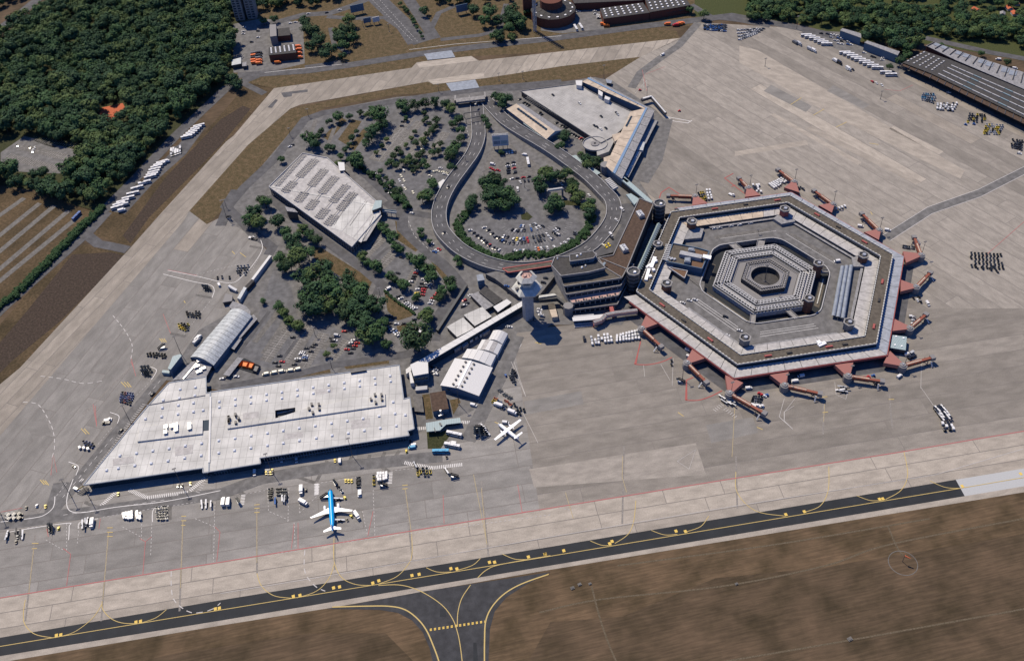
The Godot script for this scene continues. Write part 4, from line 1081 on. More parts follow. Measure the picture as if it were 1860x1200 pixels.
	for i in 48:
		var k := i / 8.0
		var e := (i + 1) / 8.0
		var a := HC + Vector3(cos(HT + k * PI / 3) * 11.5, 8.0, sin(HT + k * PI / 3) * 11.5)
		var b := HC + Vector3(cos(HT + e * PI / 3) * 11.5, 8.0, sin(HT + e * PI / 3) * 11.5)
		s.face([hx(20.2, k, 8.0), hx(20.2, e, 8.0), b, a], Vector3.UP)
		iw.face([a, b, b - Vector3(0, 5, 0), a - Vector3(0, 5, 0)], (HC - a).normalized() * Vector3(1, 0, 1))
	wobj("inner_deck", s, M["drum_grey"], t)
	wobj("well_wall", iw, M["roof_dark"], t)
	s = Shape.new()
	s.cyl(HC, 11.6, 11.6, 2.9, 3.0, 32)
	wobj("well_floor", s, M["roof_dark"], t)
	s = Shape.new()
	for r in [19.0, 15.5]:
		for j in 54:
			s.box(hx(r, j / 9.0, 8.0), Vector3(0.7, 0.9, 0.7), j * 0.3)
	tag(wobj("lamp_block", s, M["roof_panel"], t), "", "", "", "stuff")
	s = Shape.new()
	s.cyl(HC + Vector3(0, 0, 1), 0.35, 0.2, 3.0, 20.0, 8)
	s.cyl(HC + Vector3(0, 0, 1), 1.4, 1.0, 3.0, 3.6, 8)
	s.cyl(HC + Vector3(0, 0, 1), 1.2, 1.2, 20.0, 20.5, 8)
	tag(obj("court_mast", s, M["metal_dark"]), "tall dark lamp mast in the well at the centre of ring", "lamp mast")
	# bridges over the moat
	for q in [[[197.8,-634.3,191.8,-645.8], 6.0], [[213.3,-636.3,217.5,-647.3], 6.0], [[190.7,-558.6,187.9,-548.6], 4.0], [[218.6,-560.4,223.3,-550.5], 4.0], [[255.6,-602.8,262.3,-602.5], 3.0]]:
		s = Shape.new()
		var a := Vector3(q[0][0], 4.2, q[0][1])
		var b := Vector3(q[0][2], 4.2, q[0][3])
		s.beam(a, b, q[1], 0.6)
		for k in [-1.0, 1.0]:
			var x: Vector3 = (b - a).cross(Vector3.UP).normalized() * q[1] * 0.5 * k
			s.beam(a + x + Vector3(0, 0.6, 0), b + x + Vector3(0, 0.6, 0), 0.35, 1.2)
		wobj("bridge", s, M["concrete_wall"], t)
	drum(t, "stair_drum", Vector3(253.2,14,-603.6) * Vector3(1, 0, 1), 4.6, 0.3, 14.0, "drum_brown")
	drum(t, "stair_drum", Vector3(234.9,14,-563.3) * Vector3(1, 0, 1), 4.6, 0.3, 14.0, "drum_brown")
	# three long arched canopies on the eastern drive
	for i in 3:
		s = Shape.new()
		var a: Vector3 = (Vector3(274.4,4.4,-604.6)).lerp(Vector3(281.6,4.4,-605), i / 2.0)
		var b: Vector3 = (Vector3(251,4.4,-548.1)).lerp(Vector3(257.3,4.4,-544.7), i / 2.0)
		var d := b - a
		s.loft(a, Basis(d.cross(Vector3.UP).normalized(), Vector3.UP, d.normalized()), [[0.0, 1.7, 1.0, 2.6], [d.length(), 1.7, 1.0, 2.6]], 8, 0.0, PI)
		for j in 9:
			s.beam(a.lerp(b, j / 8.0), a.lerp(b, j / 8.0) + Vector3(0, 2.7, 0), 0.25, 0.25)
		tag(obj("arched_canopy", s, M["roof_panel_blue"]), ["innermost of the three long grey canopies on the eastern drive", "middle one of the three long grey canopies on the eastern drive", "outermost of the three long grey canopies on the eastern drive"][i], "canopy", "canopies on the eastern drive")
	# lane lines and pale worn patches on the drive
	s = Shape.new()
	for k in [72.0, 69.0, 66.5]:
		for seg in [[2.2, 2.85], [3.15, 3.8]]:
			s.beam(hx(k, seg[0], 4.42), hx(k, seg[1], 4.42), 0.3, 0.03)
	s.beam(hx(66.0, 5.2, 4.42), hx(66.0, 5.95, 4.42), 0.25, 0.03)
	s.beam(hx(66.0, 0.1, 4.42), hx(66.0, 0.9, 4.42), 0.25, 0.03)
	struct("court_lane_line", s, M["white_paint"], "pale lane lines painted on the court drive")
	s = Shape.new()
	s.prism(V([179.1,-657.7,227.7,-663.3,227.5,-658.7,179.1,-653.1]), 4.4, 4.43)
	s.prism(V([242.4,-653.1,245.9,-654,270.6,-620.9,272.8,-614.5,266.9,-616.3]), 4.4, 4.43)
	struct("worn_patch", s, M["paving"], "pale worn lanes on the northern court drive")


func entrance_block():
	var t = thing("entrance_block", "flat brown-roofed block with blue walls inside the west of the ring", "building", Vector3(153.2,0,-638.6))
	var s := Shape.new()
	var p := V([141,-644.1,160.7,-635.7,169.2,-630.5,159.3,-609.6,131.4,-622])
	s.flat(p, 10.4)
	wobj("roof", s, M["roof_brown"], t)
	s = Shape.new()
	s.walls(inset(p, 0.4), 0.0, 10.4)
	wobj("wall", s, M["wall_blue"], t)
	s = Shape.new()
	for i in p.size():
		var a := p[i]
		var b := p[(i + 1) % p.size()]
		s.beam(Vector3(a.x, 10.8, a.y), Vector3(b.x, 10.8, b.y), 0.6, 1.4)
	wobj("parapet", s, M["wall_blue"], t)
	s = Shape.new()
	s.flat(V([153.7,-620.7,162.8,-617.5,159,-610.4,150.7,-614.7]), 10.45)
	s.flat(V([158.7,-634.7,167.9,-630.2,165.2,-626.7,157.4,-629.9]), 10.45)
	wobj("rusty_roof_patch", s, M["rust_patch"], t)
	s = Shape.new()
	s.prism(V([145.1,-631.1,161.9,-623.5,160.1,-619.2,143.2,-626.7]), 10.4, 14.0)
	wobj("roof_duct", s, M["tower_grey"], t)
	s = Shape.new()
	s.prism(V([162.8,-624.2,169.2,-621.6,167.6,-617.2,161.4,-620.6]), 13.2, 14.0)
	wobj("white_canopy", s, M["white_metal"], t)
	for q in [[152.6,-635.1,157.1,-633.9,156.6,-629.7,151.5,-631.4], [147.3,-623.1,152.1,-622.5,150.8,-616.3,145.8,-617.6]]:
		s = Shape.new()
		s.prism(inset(V(q), 0.6), 13.0, 13.6)
		s.prism(V(q), 10.4, 13.0)
		wobj("plant_room", s, M["roof_panel_blue"], t)
	s = Shape.new()
	s.box(Vector3(136.5,10.4,-624.4), Vector3(3.0, 1.5, 2.0), 0.3)
	s.box(Vector3(138.9,10.4,-623.8), Vector3(2.4, 1.2, 1.8), 0.5)
	s.cyl(Vector3(135.2,10.4,-625.4), 0.8, 0.8, 0.0, 1.8, 8)
	wobj("roof_unit", s, M["metal"], t)
	t = thing("ramp_block", "triangular brown-roofed block with dark windows beside the blue walls", "building", Vector3(142.5,0,-620.6))
	s = Shape.new()
	s.flat(V([133.4,-616.6,147.1,-610.6,143.6,-602.9]), 8.6)
	wobj("roof", s, M["rust_patch"], t)
	s = Shape.new()
	var q := V([132.5,-617.4,147.6,-610.7,143.7,-602.2])
	s.walls(q, 0.0, 8.4)
	wobj("wall", s, M["dark_wall"], t)
	s = Shape.new()
	for i in 3:
		s.beam(Vector3(q[i].x, 8.6, q[i].y), Vector3(q[(i + 1) % 3].x, 8.6, q[(i + 1) % 3].y), 0.6, 1.1)
	wobj("parapet", s, M["parapet"], t)
	s = Shape.new()
	s.prism(V([148.4,-605,160.3,-600.4,157.8,-589.9,154.5,-595.3,151.1,-600.7]), 4.35, 5.0)
	tag(obj("stair_ramp", s, M["paving"]), "pale curved stair ramp below the blue-walled block", "ramp")
	s = Shape.new()
	for i in 9:
		s.beam((Vector3(134.5,11.3,-642.9)).lerp(Vector3(129.6,11.3,-624.9), i / 8.0), (Vector3(139.3,11.3,-641.6)).lerp(Vector3(133.8,11.3,-623), i / 8.0), 1.2, 0.5)
	tag(obj("skylight_strip", s, M["parapet"]), "two pale slatted skylight strips between ring roof and entrance block", "skylight")


func main_building():
	var t = thing("main_building", "dark stepped main building with brown roof terraces and grey parapets", "terminal building", Vector3(71.9,0,-588.6))
	var s := Shape.new()
	var bands := [
		[[50,-578.3,85.9,-580.9,102.3,-613.3,80.1,-635.4,39.6,-620.1], 5.0],
		[[49.4,-581.7,87.7,-587,103.7,-617.6,79.5,-630.8,38.3,-615.7], 9.0],
		[[45.8,-588.2,90.3,-594.3,104.3,-618.9,79,-626.2,37.6,-615.8], 13.0],
		[[44.6,-593.7,91.8,-598.8,96.9,-609.2,76.8,-624.9,37,-616.5], 17.0]]
	for i in 4:
		var p := V(bands[i][0])
		var y: float = bands[i][1]
		s = Shape.new()
		s.flat(p, y)
		wobj("terrace", s, M["pinkish" if i == 1 else "roof_brown" if i == 3 else "roof_dark"], t)
		s = Shape.new()
		s.walls(p, y - 1.4, y + 0.5)
		s.walls(inset(p, 0.5), y, y + 0.5)
		for k in p.size():
			s.beam(Vector3(p[k].x, y + 0.35, p[k].y), Vector3(p[(k + 1) % p.size()].x, y + 0.35, p[(k + 1) % p.size()].y), 0.7, 0.5)
		wobj("parapet", s, M["drum_grey" if i < 2 else "concrete_wall"], t)
		s = Shape.new()
		s.walls(inset(p, 1.2), y - 5.0 if i else 0.0, y - 1.3)
		wobj("glass_wall", s, M["glass"], t)
		var a := p[0]
		var b := p[1]
		for k in 9:
			s = Shape.new()
			var c := a.lerp(b, (k + 0.5) / 9.0)
			s.box(Vector3(c.x, y - 4.0, c.y), Vector3(0.6, 3.4, 1.2))
			wobj("column", s, M["concrete_wall"], t)
	# the smooth west end wall
	s = Shape.new()
	var w0: Vector3 = Vector3(35.5,22,-614.6)
	var pts := [Vector3(42.6,22,-600), Vector3(44.6,17,-593.7), Vector3(45.8,13,-588.2), Vector3(49.4,9,-581.7), Vector3(50,0,-578.3), Vector3(40.1,0,-615.2)]
	s.auto([w0, pts[0], pts[1], pts[2], pts[3], pts[4], pts[5]], HC)
	wobj("end_wall", s, M["concrete_wall"], t)
	# long northern wing with the rusty roof
	var p := V([91.8,-598.8,96.9,-609.2,113.3,-648.7] + [131.2,-691.4,120.4,-700.7] + [88.2,-627.4,75.3,-625.3,75.1,-631.9,80.2,-612.2,76.8,-624.9])
	var wing := V([131.2,-691.4,120.4,-700.7] + [88.2,-627.4,75.3,-625.3,80.2,-612.2,91.8,-598.8,97.6,-610.3])
	s = Shape.new()
	s.flat(wing, 17.02)
	wobj("long_roof", s, M["roof_rust"], t)
	s = Shape.new()
	s.walls(wing, 0.0, 17.0)
	wobj("long_wall", s, M["dark_wall"], t)
	s = Shape.new()
	for k in wing.size():
		s.beam(Vector3(wing[k].x, 17.3, wing[k].y), Vector3(wing[(k + 1) % wing.size()].x, 17.3, wing[(k + 1) % wing.size()].y), 0.8, 0.9)
	wobj("roof_edge", s, M["drum_grey"], t)
	# top block and penthouse
	p = V([39.6,-625,51,-623.7,73.8,-625.4,73.5,-617.9,79.3,-606.6,65.1,-602.9,42.6,-600.7,36,-614.6])
	s = Shape.new()
	s.flat(p, 22.0)
	wobj("top_roof", s, M["roof_dark"], t)
	s = Shape.new()
	s.walls(inset(p, 0.4), 16.5, 22.0)
	wobj("top_wall", s, M["drum_grey"], t)
	s = Shape.new()
	for k in p.size():
		s.beam(Vector3(p[k].x, 22.2, p[k].y), Vector3(p[(k + 1) % p.size()].x, 22.2, p[(k + 1) % p.size()].y), 0.7, 1.0)
	wobj("top_parapet", s, M["roof_grey"], t)
	s = Shape.new()
	s.walls(inset(p, 0.1), 18.0, 19.6)
	wobj("window_band", s, M["glass"], t)
	p = V([51.4,-621.7,70.7,-624.4,73.1,-619.3,70.3,-615.4,62.4,-614.5,51.1,-613.5])
	s = Shape.new()
	s.flat(p, 26.0)
	wobj("penthouse_roof", s, M["roof_dark"], t)
	s = Shape.new()
	s.walls(p, 22.0, 25.3)
	wobj("penthouse_wall", s, M["wall_blue"], t)
	s = Shape.new()
	for k in p.size():
		var a := p[k]
		var b := p[(k + 1) % p.size()]
		s.beam(Vector3(a.x, 25.8, a.y), Vector3(b.x, 25.8, b.y), 0.6, 1.0)
	wobj("penthouse_parapet", s, M["roof_grey"], t)
	for k in 8:
		s = Shape.new()
		var q: Vector3 = (Vector3(52.3,23.4,-611.5)).lerp(Vector3(68.3,23.4,-615.4), k / 7.0)
		s.box(q, Vector3(1.4, 1.2, 0.3), 0.3)
		wobj("window", s, M["glass"], t)
	for q in [[Vector3(57.4,26,-618.8), 1.6], [Vector3(60.6,26,-620.7), 1.2], [Vector3(60.4,22,-609), 1.5], [Vector3(63.5,22,-610.8), 1.0], [Vector3(41.5,22,-622.2), 1.0]]:
		s = Shape.new()
		s.box(q[0], Vector3(q[1], 0.9, q[1]))
		s.cyl(q[0], q[1] * 0.4, q[1] * 0.3, 0.9, 1.5, 8)
		wobj("roof_unit", s, M["white_metal"], t)
	s = Shape.new()
	s.beam(Vector3(75,18,-609), Vector3(80.1,20,-615.8), 2.0, 1.0)
	wobj("roof_duct", s, M["wall_blue"], t)
	for q in [[Vector3(97.8,17,-633.2), 0.3], [Vector3(117.6,17,-676.7), 0.3]]:
		s = Shape.new()
		s.box(q[0], Vector3(5.0, 3.0, 8.0), q[1])
		s.box(q[0] + Vector3(0, 3, 0), Vector3(4.2, 0.4, 7.2), q[1])
		for k in 3:
			s.cyl(q[0] + Basis(Vector3.UP, q[1]) * Vector3(0, 0, k * 2.3 - 2.3), 0.8, 0.8, 3.4, 4.2, 10)
		wobj("cooling_unit", s, M["metal"], t)
	for q in [[Vector3(101.4,0,-602), 21.0], [Vector3(136.1,0,-688), 21.0]]:
		var c: Vector3 = q[0]
		var d = thing("stair_tower", ["dark hexagonal stair tower at the southern end of the link", "dark round stair tower at the northern end of the link"][0 if q[0].x < Vector3(112.6,0,-600.9).x else 1], "stair tower", c)
		s = Shape.new()
		s.cyl(c, 5.2, 5.2, 0.0, 20.0, 8)
		wobj("shaft", s, M["dark_wall"], d)
		s = Shape.new()
		for k in 4:
			s.cyl(c, 5.4, 5.4, 4.0 + k * 4.0, 4.8 + k * 4.0, 8, false)
		wobj("band", s, M["drum_grey"], d)
		s = Shape.new()
		s.cyl(c, 5.7, 5.7, 19.6, 21.0, 8, false)
		s.ring(c, 4.6, 5.7, 21.0, 8)
		s.cyl(c, 4.6, 4.6, 21.0, 20.0, 8, false)
		wobj("rim", s, M["concrete_wall"], d)
		s = Shape.new()
		s.cyl(c + Vector3(1, 0, 1), 1.4, 1.1, 20.0, 21.2, 10)
		wobj("cap", s, M["white_metal"], d)
	# people cannot be made out, but tables on the terrace can
	s = Shape.new()
	for k in 16:
		s.box((Vector3(52.9,9,-583.2)).lerp(Vector3(85.2,9,-587.8), k / 15.0) + Vector3(0, 0, (k % 3) - 1.0), Vector3(1.1, 1.0, 1.1), k)
	tag(obj("terrace_furniture", s, M["metal_dark"]), "row of small dark tables along the pinkish terrace", "tables", "", "stuff")
	# low white-roofed pavilion and the pink walkway in front
	var w = thing("apron_pavilion", "low white-roofed pavilion with grey steps in front of main building", "pavilion", Vector3(62.3,0,-571.5))
	s = Shape.new()
	s.prism(V([48.6,-569.7,75.5,-570.8,77.1,-567.9,64.5,-565.4,48.8,-565.3]), 4.6, 5.2)
	wobj("roof", s, M["tent_white"], w)
	s = Shape.new()
	s.walls(V([49.4,-570.1,74.6,-570.8,64.6,-566.1,49.6,-566.3]), 0.0, 4.6)
	wobj("wall", s, M["glass"], w)
	for k in 5:
		s = Shape.new()
		s.beam(Vector3(49.8,0,-571.4) + Vector3(0, 4.2 - k * 0.9, k * 2.0), Vector3(66.2,0,-571.8) + Vector3(0, 4.2 - k * 0.9, k * 2.0), 1.8, 0.5)
		wobj("step", s, M["tower_grey"], w)
	w = thing("pink_walkway", "pink tube walkway bending from the ring towards the pavilion", "walkway", Vector3(82.7,0,-573.5))
	var pts2 := [Vector3(65,4.5,-561.8), Vector3(71.5,4.5,-564.5), Vector3(75.4,4.5,-569.6), Vector3(82.2,4.5,-570.9), Vector3(101,4.5,-572.2)]
	for k in 4:
		s = Shape.new()
		s.beam(pts2[k], pts2[k + 1], 3.2, 3.0)
		wobj("tube", s, M["pinkish"], w)
		s = Shape.new()
		s.beam(pts2[k] + Vector3(0, 1.6, 0), pts2[k + 1] + Vector3(0, 1.6, 0), 2.4, 0.3)
		wobj("tube_roof", s, M["roof_grey"], w)
		s = Shape.new()
		s.box(Vector3(pts2[k].x, 0, pts2[k].z), Vector3(0.9, 3.2, 0.9))
		wobj("support", s, M["wall_red"], w)
	s = Shape.new()
	s.beam(Vector3(80.7,4.5,-578), Vector3(81.2,4.5,-570.4), 3.0, 3.0)
	wobj("tube", s, M["wall_red"], w)
	# red-edged canopy over the drop-off lane
	w = thing("drop_off_canopy", "long brown canopy with red edges between the loop road and main building", "canopy", Vector3(17.5,0,-637.2))
	s = Shape.new()
	s.prism(V([-4.1,-629.6,37.8,-634.3,37.6,-629.3,0.2,-624.9]), 8.4, 8.9)
	wobj("roof", s, M["roof_brown"], w)
	s = Shape.new()
	var q2 := V([-4.2,-630,38,-634.8,37.8,-629,0.2,-624.6])
	for k in 4:
		s.beam(Vector3(q2[k].x, 8.9, q2[k].y), Vector3(q2[(k + 1) % 4].x, 8.9, q2[(k + 1) % 4].y), 0.9, 0.8)
	wobj("red_edge", s, M["wall_red"], w)
	for k in 5:
		s = Shape.new()
		s.box((Vector3(-0.8,5,-629)).lerp(Vector3(35.6,5,-632.9), k / 4.0), Vector3(0.7, 3.5, 0.7))
		wobj("post", s, M["concrete_wall"], w)
	s = Shape.new()
	s.prism(V([-18.8,-629.4,-4.6,-633.2,1.2,-628.8,37.7,-633.9,38.6,-620.2,25.2,-599.6,21.1,-597.2,4.8,-601.8,-11.1,-622.6]), 0.0, 5.0)
	struct("upper_terrace", s, M["asphalt_worn"], "raised grey terrace between canopy and control tower")
	# white bridge from the tower to the main building
	w = thing("tower_bridge", "pale roofed bridge joining the control tower and main building", "bridge", Vector3(30.6,0,-599.9))
	s = Shape.new()
	s.prism(V([24,-594.2,36.5,-595.2,38.2,-593,23.5,-591.4]), 8.2, 8.8)
	wobj("roof", s, M["tower_white"], w)
	s = Shape.new()
	s.prism(V([24.1,-593.7,37.9,-594.1,48.1,-580.3,46.1,-579.4,38.3,-590.5,23.7,-590.2]), 4.0, 7.6)
	wobj("deck", s, M["dark_wall"], w)
	for k in 6:
		s = Shape.new()
		s.box((Vector3(24.5,5,-593.8)).lerp(Vector3(37.9,5,-594.7), k / 5.0) + Vector3(0, 0, 0.6), Vector3(2.2, 1.4, 0.4))
		wobj("window", s, M["glass_light"], w)
	# small service building in the yard
	w = thing("yard_hut", "brown and pink flat hut in the yard behind the tower", "hut", Vector3(34.3,0,-582.8))
	s = Shape.new()
	s.prism(V([31.2,-581.7,36.6,-582,37.4,-572.9,32.7,-572.5]), 0.0, 4.0)
	wobj("block", s, M["beige_roof"], w)
	s = Shape.new()
	s.prism(V([30.6,-588.6,35.8,-588.7,36.6,-582.5,31.2,-582.1]), 0.0, 4.3)
	wobj("rear_block", s, M["roof_brown"], w)
	s = Shape.new()
	s.cyl(Vector3(46.4,0,-579.7), 4.2, 4.2, 0.0, 9.0, 8)
	tag(obj("round_hut", s, M["drum_grey"]), "round grey stair hut at the corner of main building", "stair tower")


func control_tower():
	var c: Vector3 = Vector3(14.1,0,-578.3)
	var t = thing("control_tower", "pale hexagonal airport control tower with gallery and cab", "control tower", c)
	var o := Vector3.ZERO
	var tn := 0.03
	var s := Shape.new()
	s.cyl(o, 4.6, 4.6, 0, 29.5, 6, true, tn)
	obj("shaft", s, M["tower_grey"], t)
	for k in 8:
		s = Shape.new()
		s.box(Vector3(lerpf(-3.6, 3.6, k / 7.0), 26.6, 4.05), Vector3(0.6, 1.0, 0.3))
		obj("slot_window", s, M["glass"], t)
	s = Shape.new()
	s.cyl(o, 4.6, 9.8, 27.5, 29.8, 6, false, tn)
	s.cyl(o, 9.8, 10.4, 29.8, 30.6, 6, false, tn)
	obj("gallery_base", s, M["roof_grey"], t)
	s = Shape.new()
	s.cyl(o, 10.2, 11.4, 30.6, 32.0, 6, true, tn)
	obj("gallery_window", s, M["glass"], t)
	s = Shape.new()
	s.cyl(o, 12.2, 12.4, 32.0, 33.0, 6, false, tn)
	s.cyl(o, 11.0, 12.2, 31.9, 32.0, 6, false, tn)
	s.cyl(o, 12.4, 8.2, 33.0, 36.2, 6, false, tn)
	s.ring(o, 5.0, 8.2, 36.2, 6, tn)
	obj("gallery_roof", s, M["tower_white"], t)
	s = Shape.new()
	s.cyl(o, 5.4, 5.4, 36.0, 39.5, 6, false, tn)
	obj("cab_base", s, M["tower_white"], t)
	for k in 6:
		s = Shape.new()
		var a0 := tn + k * PI / 3 + 0.06
		var a1 := tn + (k + 1) * PI / 3 - 0.06
		s.auto([Vector3(cos(a0) * 5.3, 39.5, sin(a0) * 5.3), Vector3(cos(a1) * 5.3, 39.5, sin(a1) * 5.3), Vector3(cos(a1) * 6.8, 42.6, sin(a1) * 6.8), Vector3(cos(a0) * 6.8, 42.6, sin(a0) * 6.8)], Vector3(0, 41, 0))
		obj("cab_window", s, M["glass"], t)
		s = Shape.new()
		s.beam(Vector3(cos(a0 - 0.06) * 5.35, 39.5, sin(a0 - 0.06) * 5.35), Vector3(cos(a0 - 0.06) * 6.9, 42.6, sin(a0 - 0.06) * 6.9), 0.4, 0.4)
		obj("cab_mullion", s, M["tower_white"], t)
	s = Shape.new()
	s.cyl(o, 7.0, 8.2, 42.5, 42.6, 6, false, tn)
	s.cyl(o, 8.2, 8.6, 42.6, 43.6, 6, false, tn)
	s.cyl(o, 8.6, 5.0, 43.6, 46.4, 6, false, tn)
	s.cyl(o, 5.0, 4.6, 46.4, 45.0, 6, false, tn)
	obj("cab_roof", s, M["tower_white"], t)
	s = Shape.new()
	s.ring(o, 0.01, 4.8, 45.0, 6, tn)
	s.box(Vector3(-1.2, 45, 0.6), Vector3(2.4, 1.0, 1.8), 0.4)
	obj("antenna_deck", s, M["pinkish"], t)
	s = Shape.new()
	for q in [Vector3(1.6, 0, -1.0), Vector3(-2.2, 0, -1.5), Vector3(0.3, 0, 1.8), Vector3(2.6, 0, 1.4)]:
		s.cyl(q + Vector3(0, 45, 0), 0.14, 0.08, 0, 3.4, 6)
		s.box(q + Vector3(0, 47.2, 0), Vector3(0.9, 0.3, 0.3), q.x)
	obj("antenna", s, M["metal_dark"], t)
	s = Shape.new()
	s.box(Vector3(-7.6, 34.4, 3.6), Vector3(2.6, 1.8, 2.2), 0.4)
	s.box(Vector3(-6.4, 35.2, -1.8), Vector3(1.5, 2.8, 1.5), 0.2)
	obj("roof_equipment", s, M["metal_dark"], t)


func keyhole(outer: PackedVector2Array, hole: PackedVector2Array) -> Array:  # the outer polygon without the hole, as pieces
	var c := Vector2.ZERO
	for q in hole:
		c += q / hole.size()
	var d := (hole[1] - hole[0]).normalized()
	var n := Vector2(-d.y, d.x)
	var out := []
	for sgn in [1.0, -1.0]:
		var half := PackedVector2Array([c - d * 900.0, c + d * 900.0, c + d * 900.0 + n * sgn * 900.0, c - d * 900.0 + n * sgn * 900.0])
		for piece in Geometry2D.intersect_polygons(outer, half):
			for r in Geometry2D.clip_polygons(piece, hole):
				out.append(r)
	return out


func edge(s: Shape, p: PackedVector2Array, y: float, w := 0.6, h := 0.7):
	for k in p.size():
		var a := p[k]
		var b := p[(k + 1) % p.size()]
		s.beam(Vector3(a.x, y, a.y), Vector3(b.x, y, b.y), w, h)


func white_terminal():
	var t = thing("white_terminal", "very wide low terminal hall with a white flat roof and dark glass front", "terminal building", Vector3(-149.8,0,-481))
	var east := V([-225.2,-514.2,-226.2,-515] + [-231,-515.2,-88.1,-529.2,-83.8,-494,-79.3,-495.2,-75.5,-464.7,-80.2,-463.1,-78.9,-458.9,-185,-448.1,-183.6,-443.1,-219.5,-439.1])
	east = V([-231,-515.2,-88.1,-529.2,-83.8,-494,-79.3,-495.2,-75.5,-464.7,-80.2,-463.1,-78.9,-458.9,-185,-448.1,-183.6,-443.1,-219.5,-439.1])
	var west := V([-307.1,-435.4,-280.1,-498,-276.4,-505.8,-265,-528.1,-237.1,-531.7,-234,-514.4,-231.2,-514.7,-219.7,-438.8,-223.7,-438.7,-224.4,-442.9])
	var hole := V([-179.2,-492.2,-164.4,-493.6,-163.6,-485.5,-178.2,-484.6])
	var s := Shape.new()
	for p in keyhole(east, hole):
		s.flat(p, 7.0)
	wobj("roof", s, M["roof_white"], t)
	s = Shape.new()
	s.flat(west, 6.9)
	wobj("west_roof", s, M["roof_white"], t)
	s = Shape.new()
	s.walls(hole, 3.0, 7.0)
	s.flat(hole, 3.0)
	wobj("roof_court", s, M["dark_wall"], t)
	s = Shape.new()
	s.box(Vector3(-171.9,3,-494.2), Vector3(14, 1.6, 4), 0.2)
	s.box(Vector3(-167.1,3,-495.2), Vector3(5, 2.4, 4), 0.2)
	wobj("court_machine", s, M["metal"], t)
	s = Shape.new()
	edge(s, east, 7.0, 0.7, 0.8)
	edge(s, west, 6.9, 0.7, 0.8)
	wobj("roof_edge", s, M["roof_panel_blue"], t)
	s = Shape.new()
	s.walls(inset(east, 1.6), 0.0, 6.6)
	s.walls(inset(west, 1.6), 0.0, 6.5)
	wobj("glass_wall", s, M["glass"], t)
	# window posts of the front
	for seg in [[[-303.7,-436.5,-225.7,-443.5], 44], [[-182.8,-446,-80.9,-459.1], 52], [[-217.3,-439.8,-185.6,-443.8], 16]]:
		s = Shape.new()
		for k in seg[1]:
			var q: Vector2 = Vector2(seg[0][0], seg[0][1]).lerp(Vector2(seg[0][2], seg[0][3]), (k + 0.5) / seg[1])
			s.box(Vector3(q.x, 0, q.y - 1.1), Vector3(0.25, 6.4, 0.3), 0.2)
		s.beam(Vector3(seg[0][0], 3.2, seg[0][1] - 1.2), Vector3(seg[0][2], 3.2, seg[0][3] - 1.2), 0.35, 0.4)
		wobj("facade_posts", s, M["wall_blue"], t)
	# stepped roof fields
	s = Shape.new()
	var step := V([-212.2,-477.1,-96.9,-488.5,-97.9,-500.4,-214.3,-487.5])
	s.flat(step, 7.0)
	var q0 := V([-212.1,-476.9,-96.9,-488.4,-97.8,-500.3,-143,-496.1,-164.8,-493.8,-163.3,-484.6,-177.6,-483.8,-179.4,-492.3,-214.3,-487.3])
	s = Shape.new()
	s.prism(V([-212.1,-476.9,-96.9,-488.4,-97.8,-500.3,-106.8,-498.8,-153.6,-491.6,-177.6,-483.3,-213.3,-481.3]), 7.0, 8.2)
	wobj("raised_roof", s, M["roof_white"], t)
	s = Shape.new()
	s.prism(V([-276.6,-470.8,-229.8,-473.9,-231.8,-487.6,-255.3,-485.8,-277.8,-483.9]), 6.9, 8.1)
	wobj("raised_roof", s, M["roof_white"], t)
	s = Shape.new()
	s.prism(V([-231.8,-487.3,-227,-487.5,-225.9,-477.6,-230.3,-477.3]), 6.9, 7.15)
	wobj("roof_glass", s, M["glass"], t)
	s = Shape.new()
	s.beam(Vector3(-229.9,7.3,-510.1), Vector3(-220.7,7.3,-447.1), 1.3, 0.8)
	wobj("expansion_joint", s, M["tent_white"], t)
	s = Shape.new()
	s.beam(Vector3(-277.9,7,-506.3), Vector3(-234.4,7,-512.2), 0.5, 0.9)
	wobj("roof_step", s, M["roof_grey"], t)
	for q in [[-203.1,-491.5,-191.2,-492.6,-190.2,-486,-202,-484.8], [-151.1,-510,-137.8,-511.1,-136.9,-505.7,-150.1,-504.6], [-122.1,-476.8,-108.1,-478,-107.3,-469.8,-121.2,-468.6], [-169.9,-468.7,-156,-469.6,-155.6,-464.6,-169.3,-463.5], [-291.4,-457,-276.9,-458.4,-275.5,-452.3,-290,-451], [-248.2,-463.9,-235.6,-465.2,-234.2,-457.2,-246.6,-455.7]]:
		s = Shape.new()
		s.flat(V(q), 7.03)
		wobj("roof_patch", s, M["roof_panel"], t)
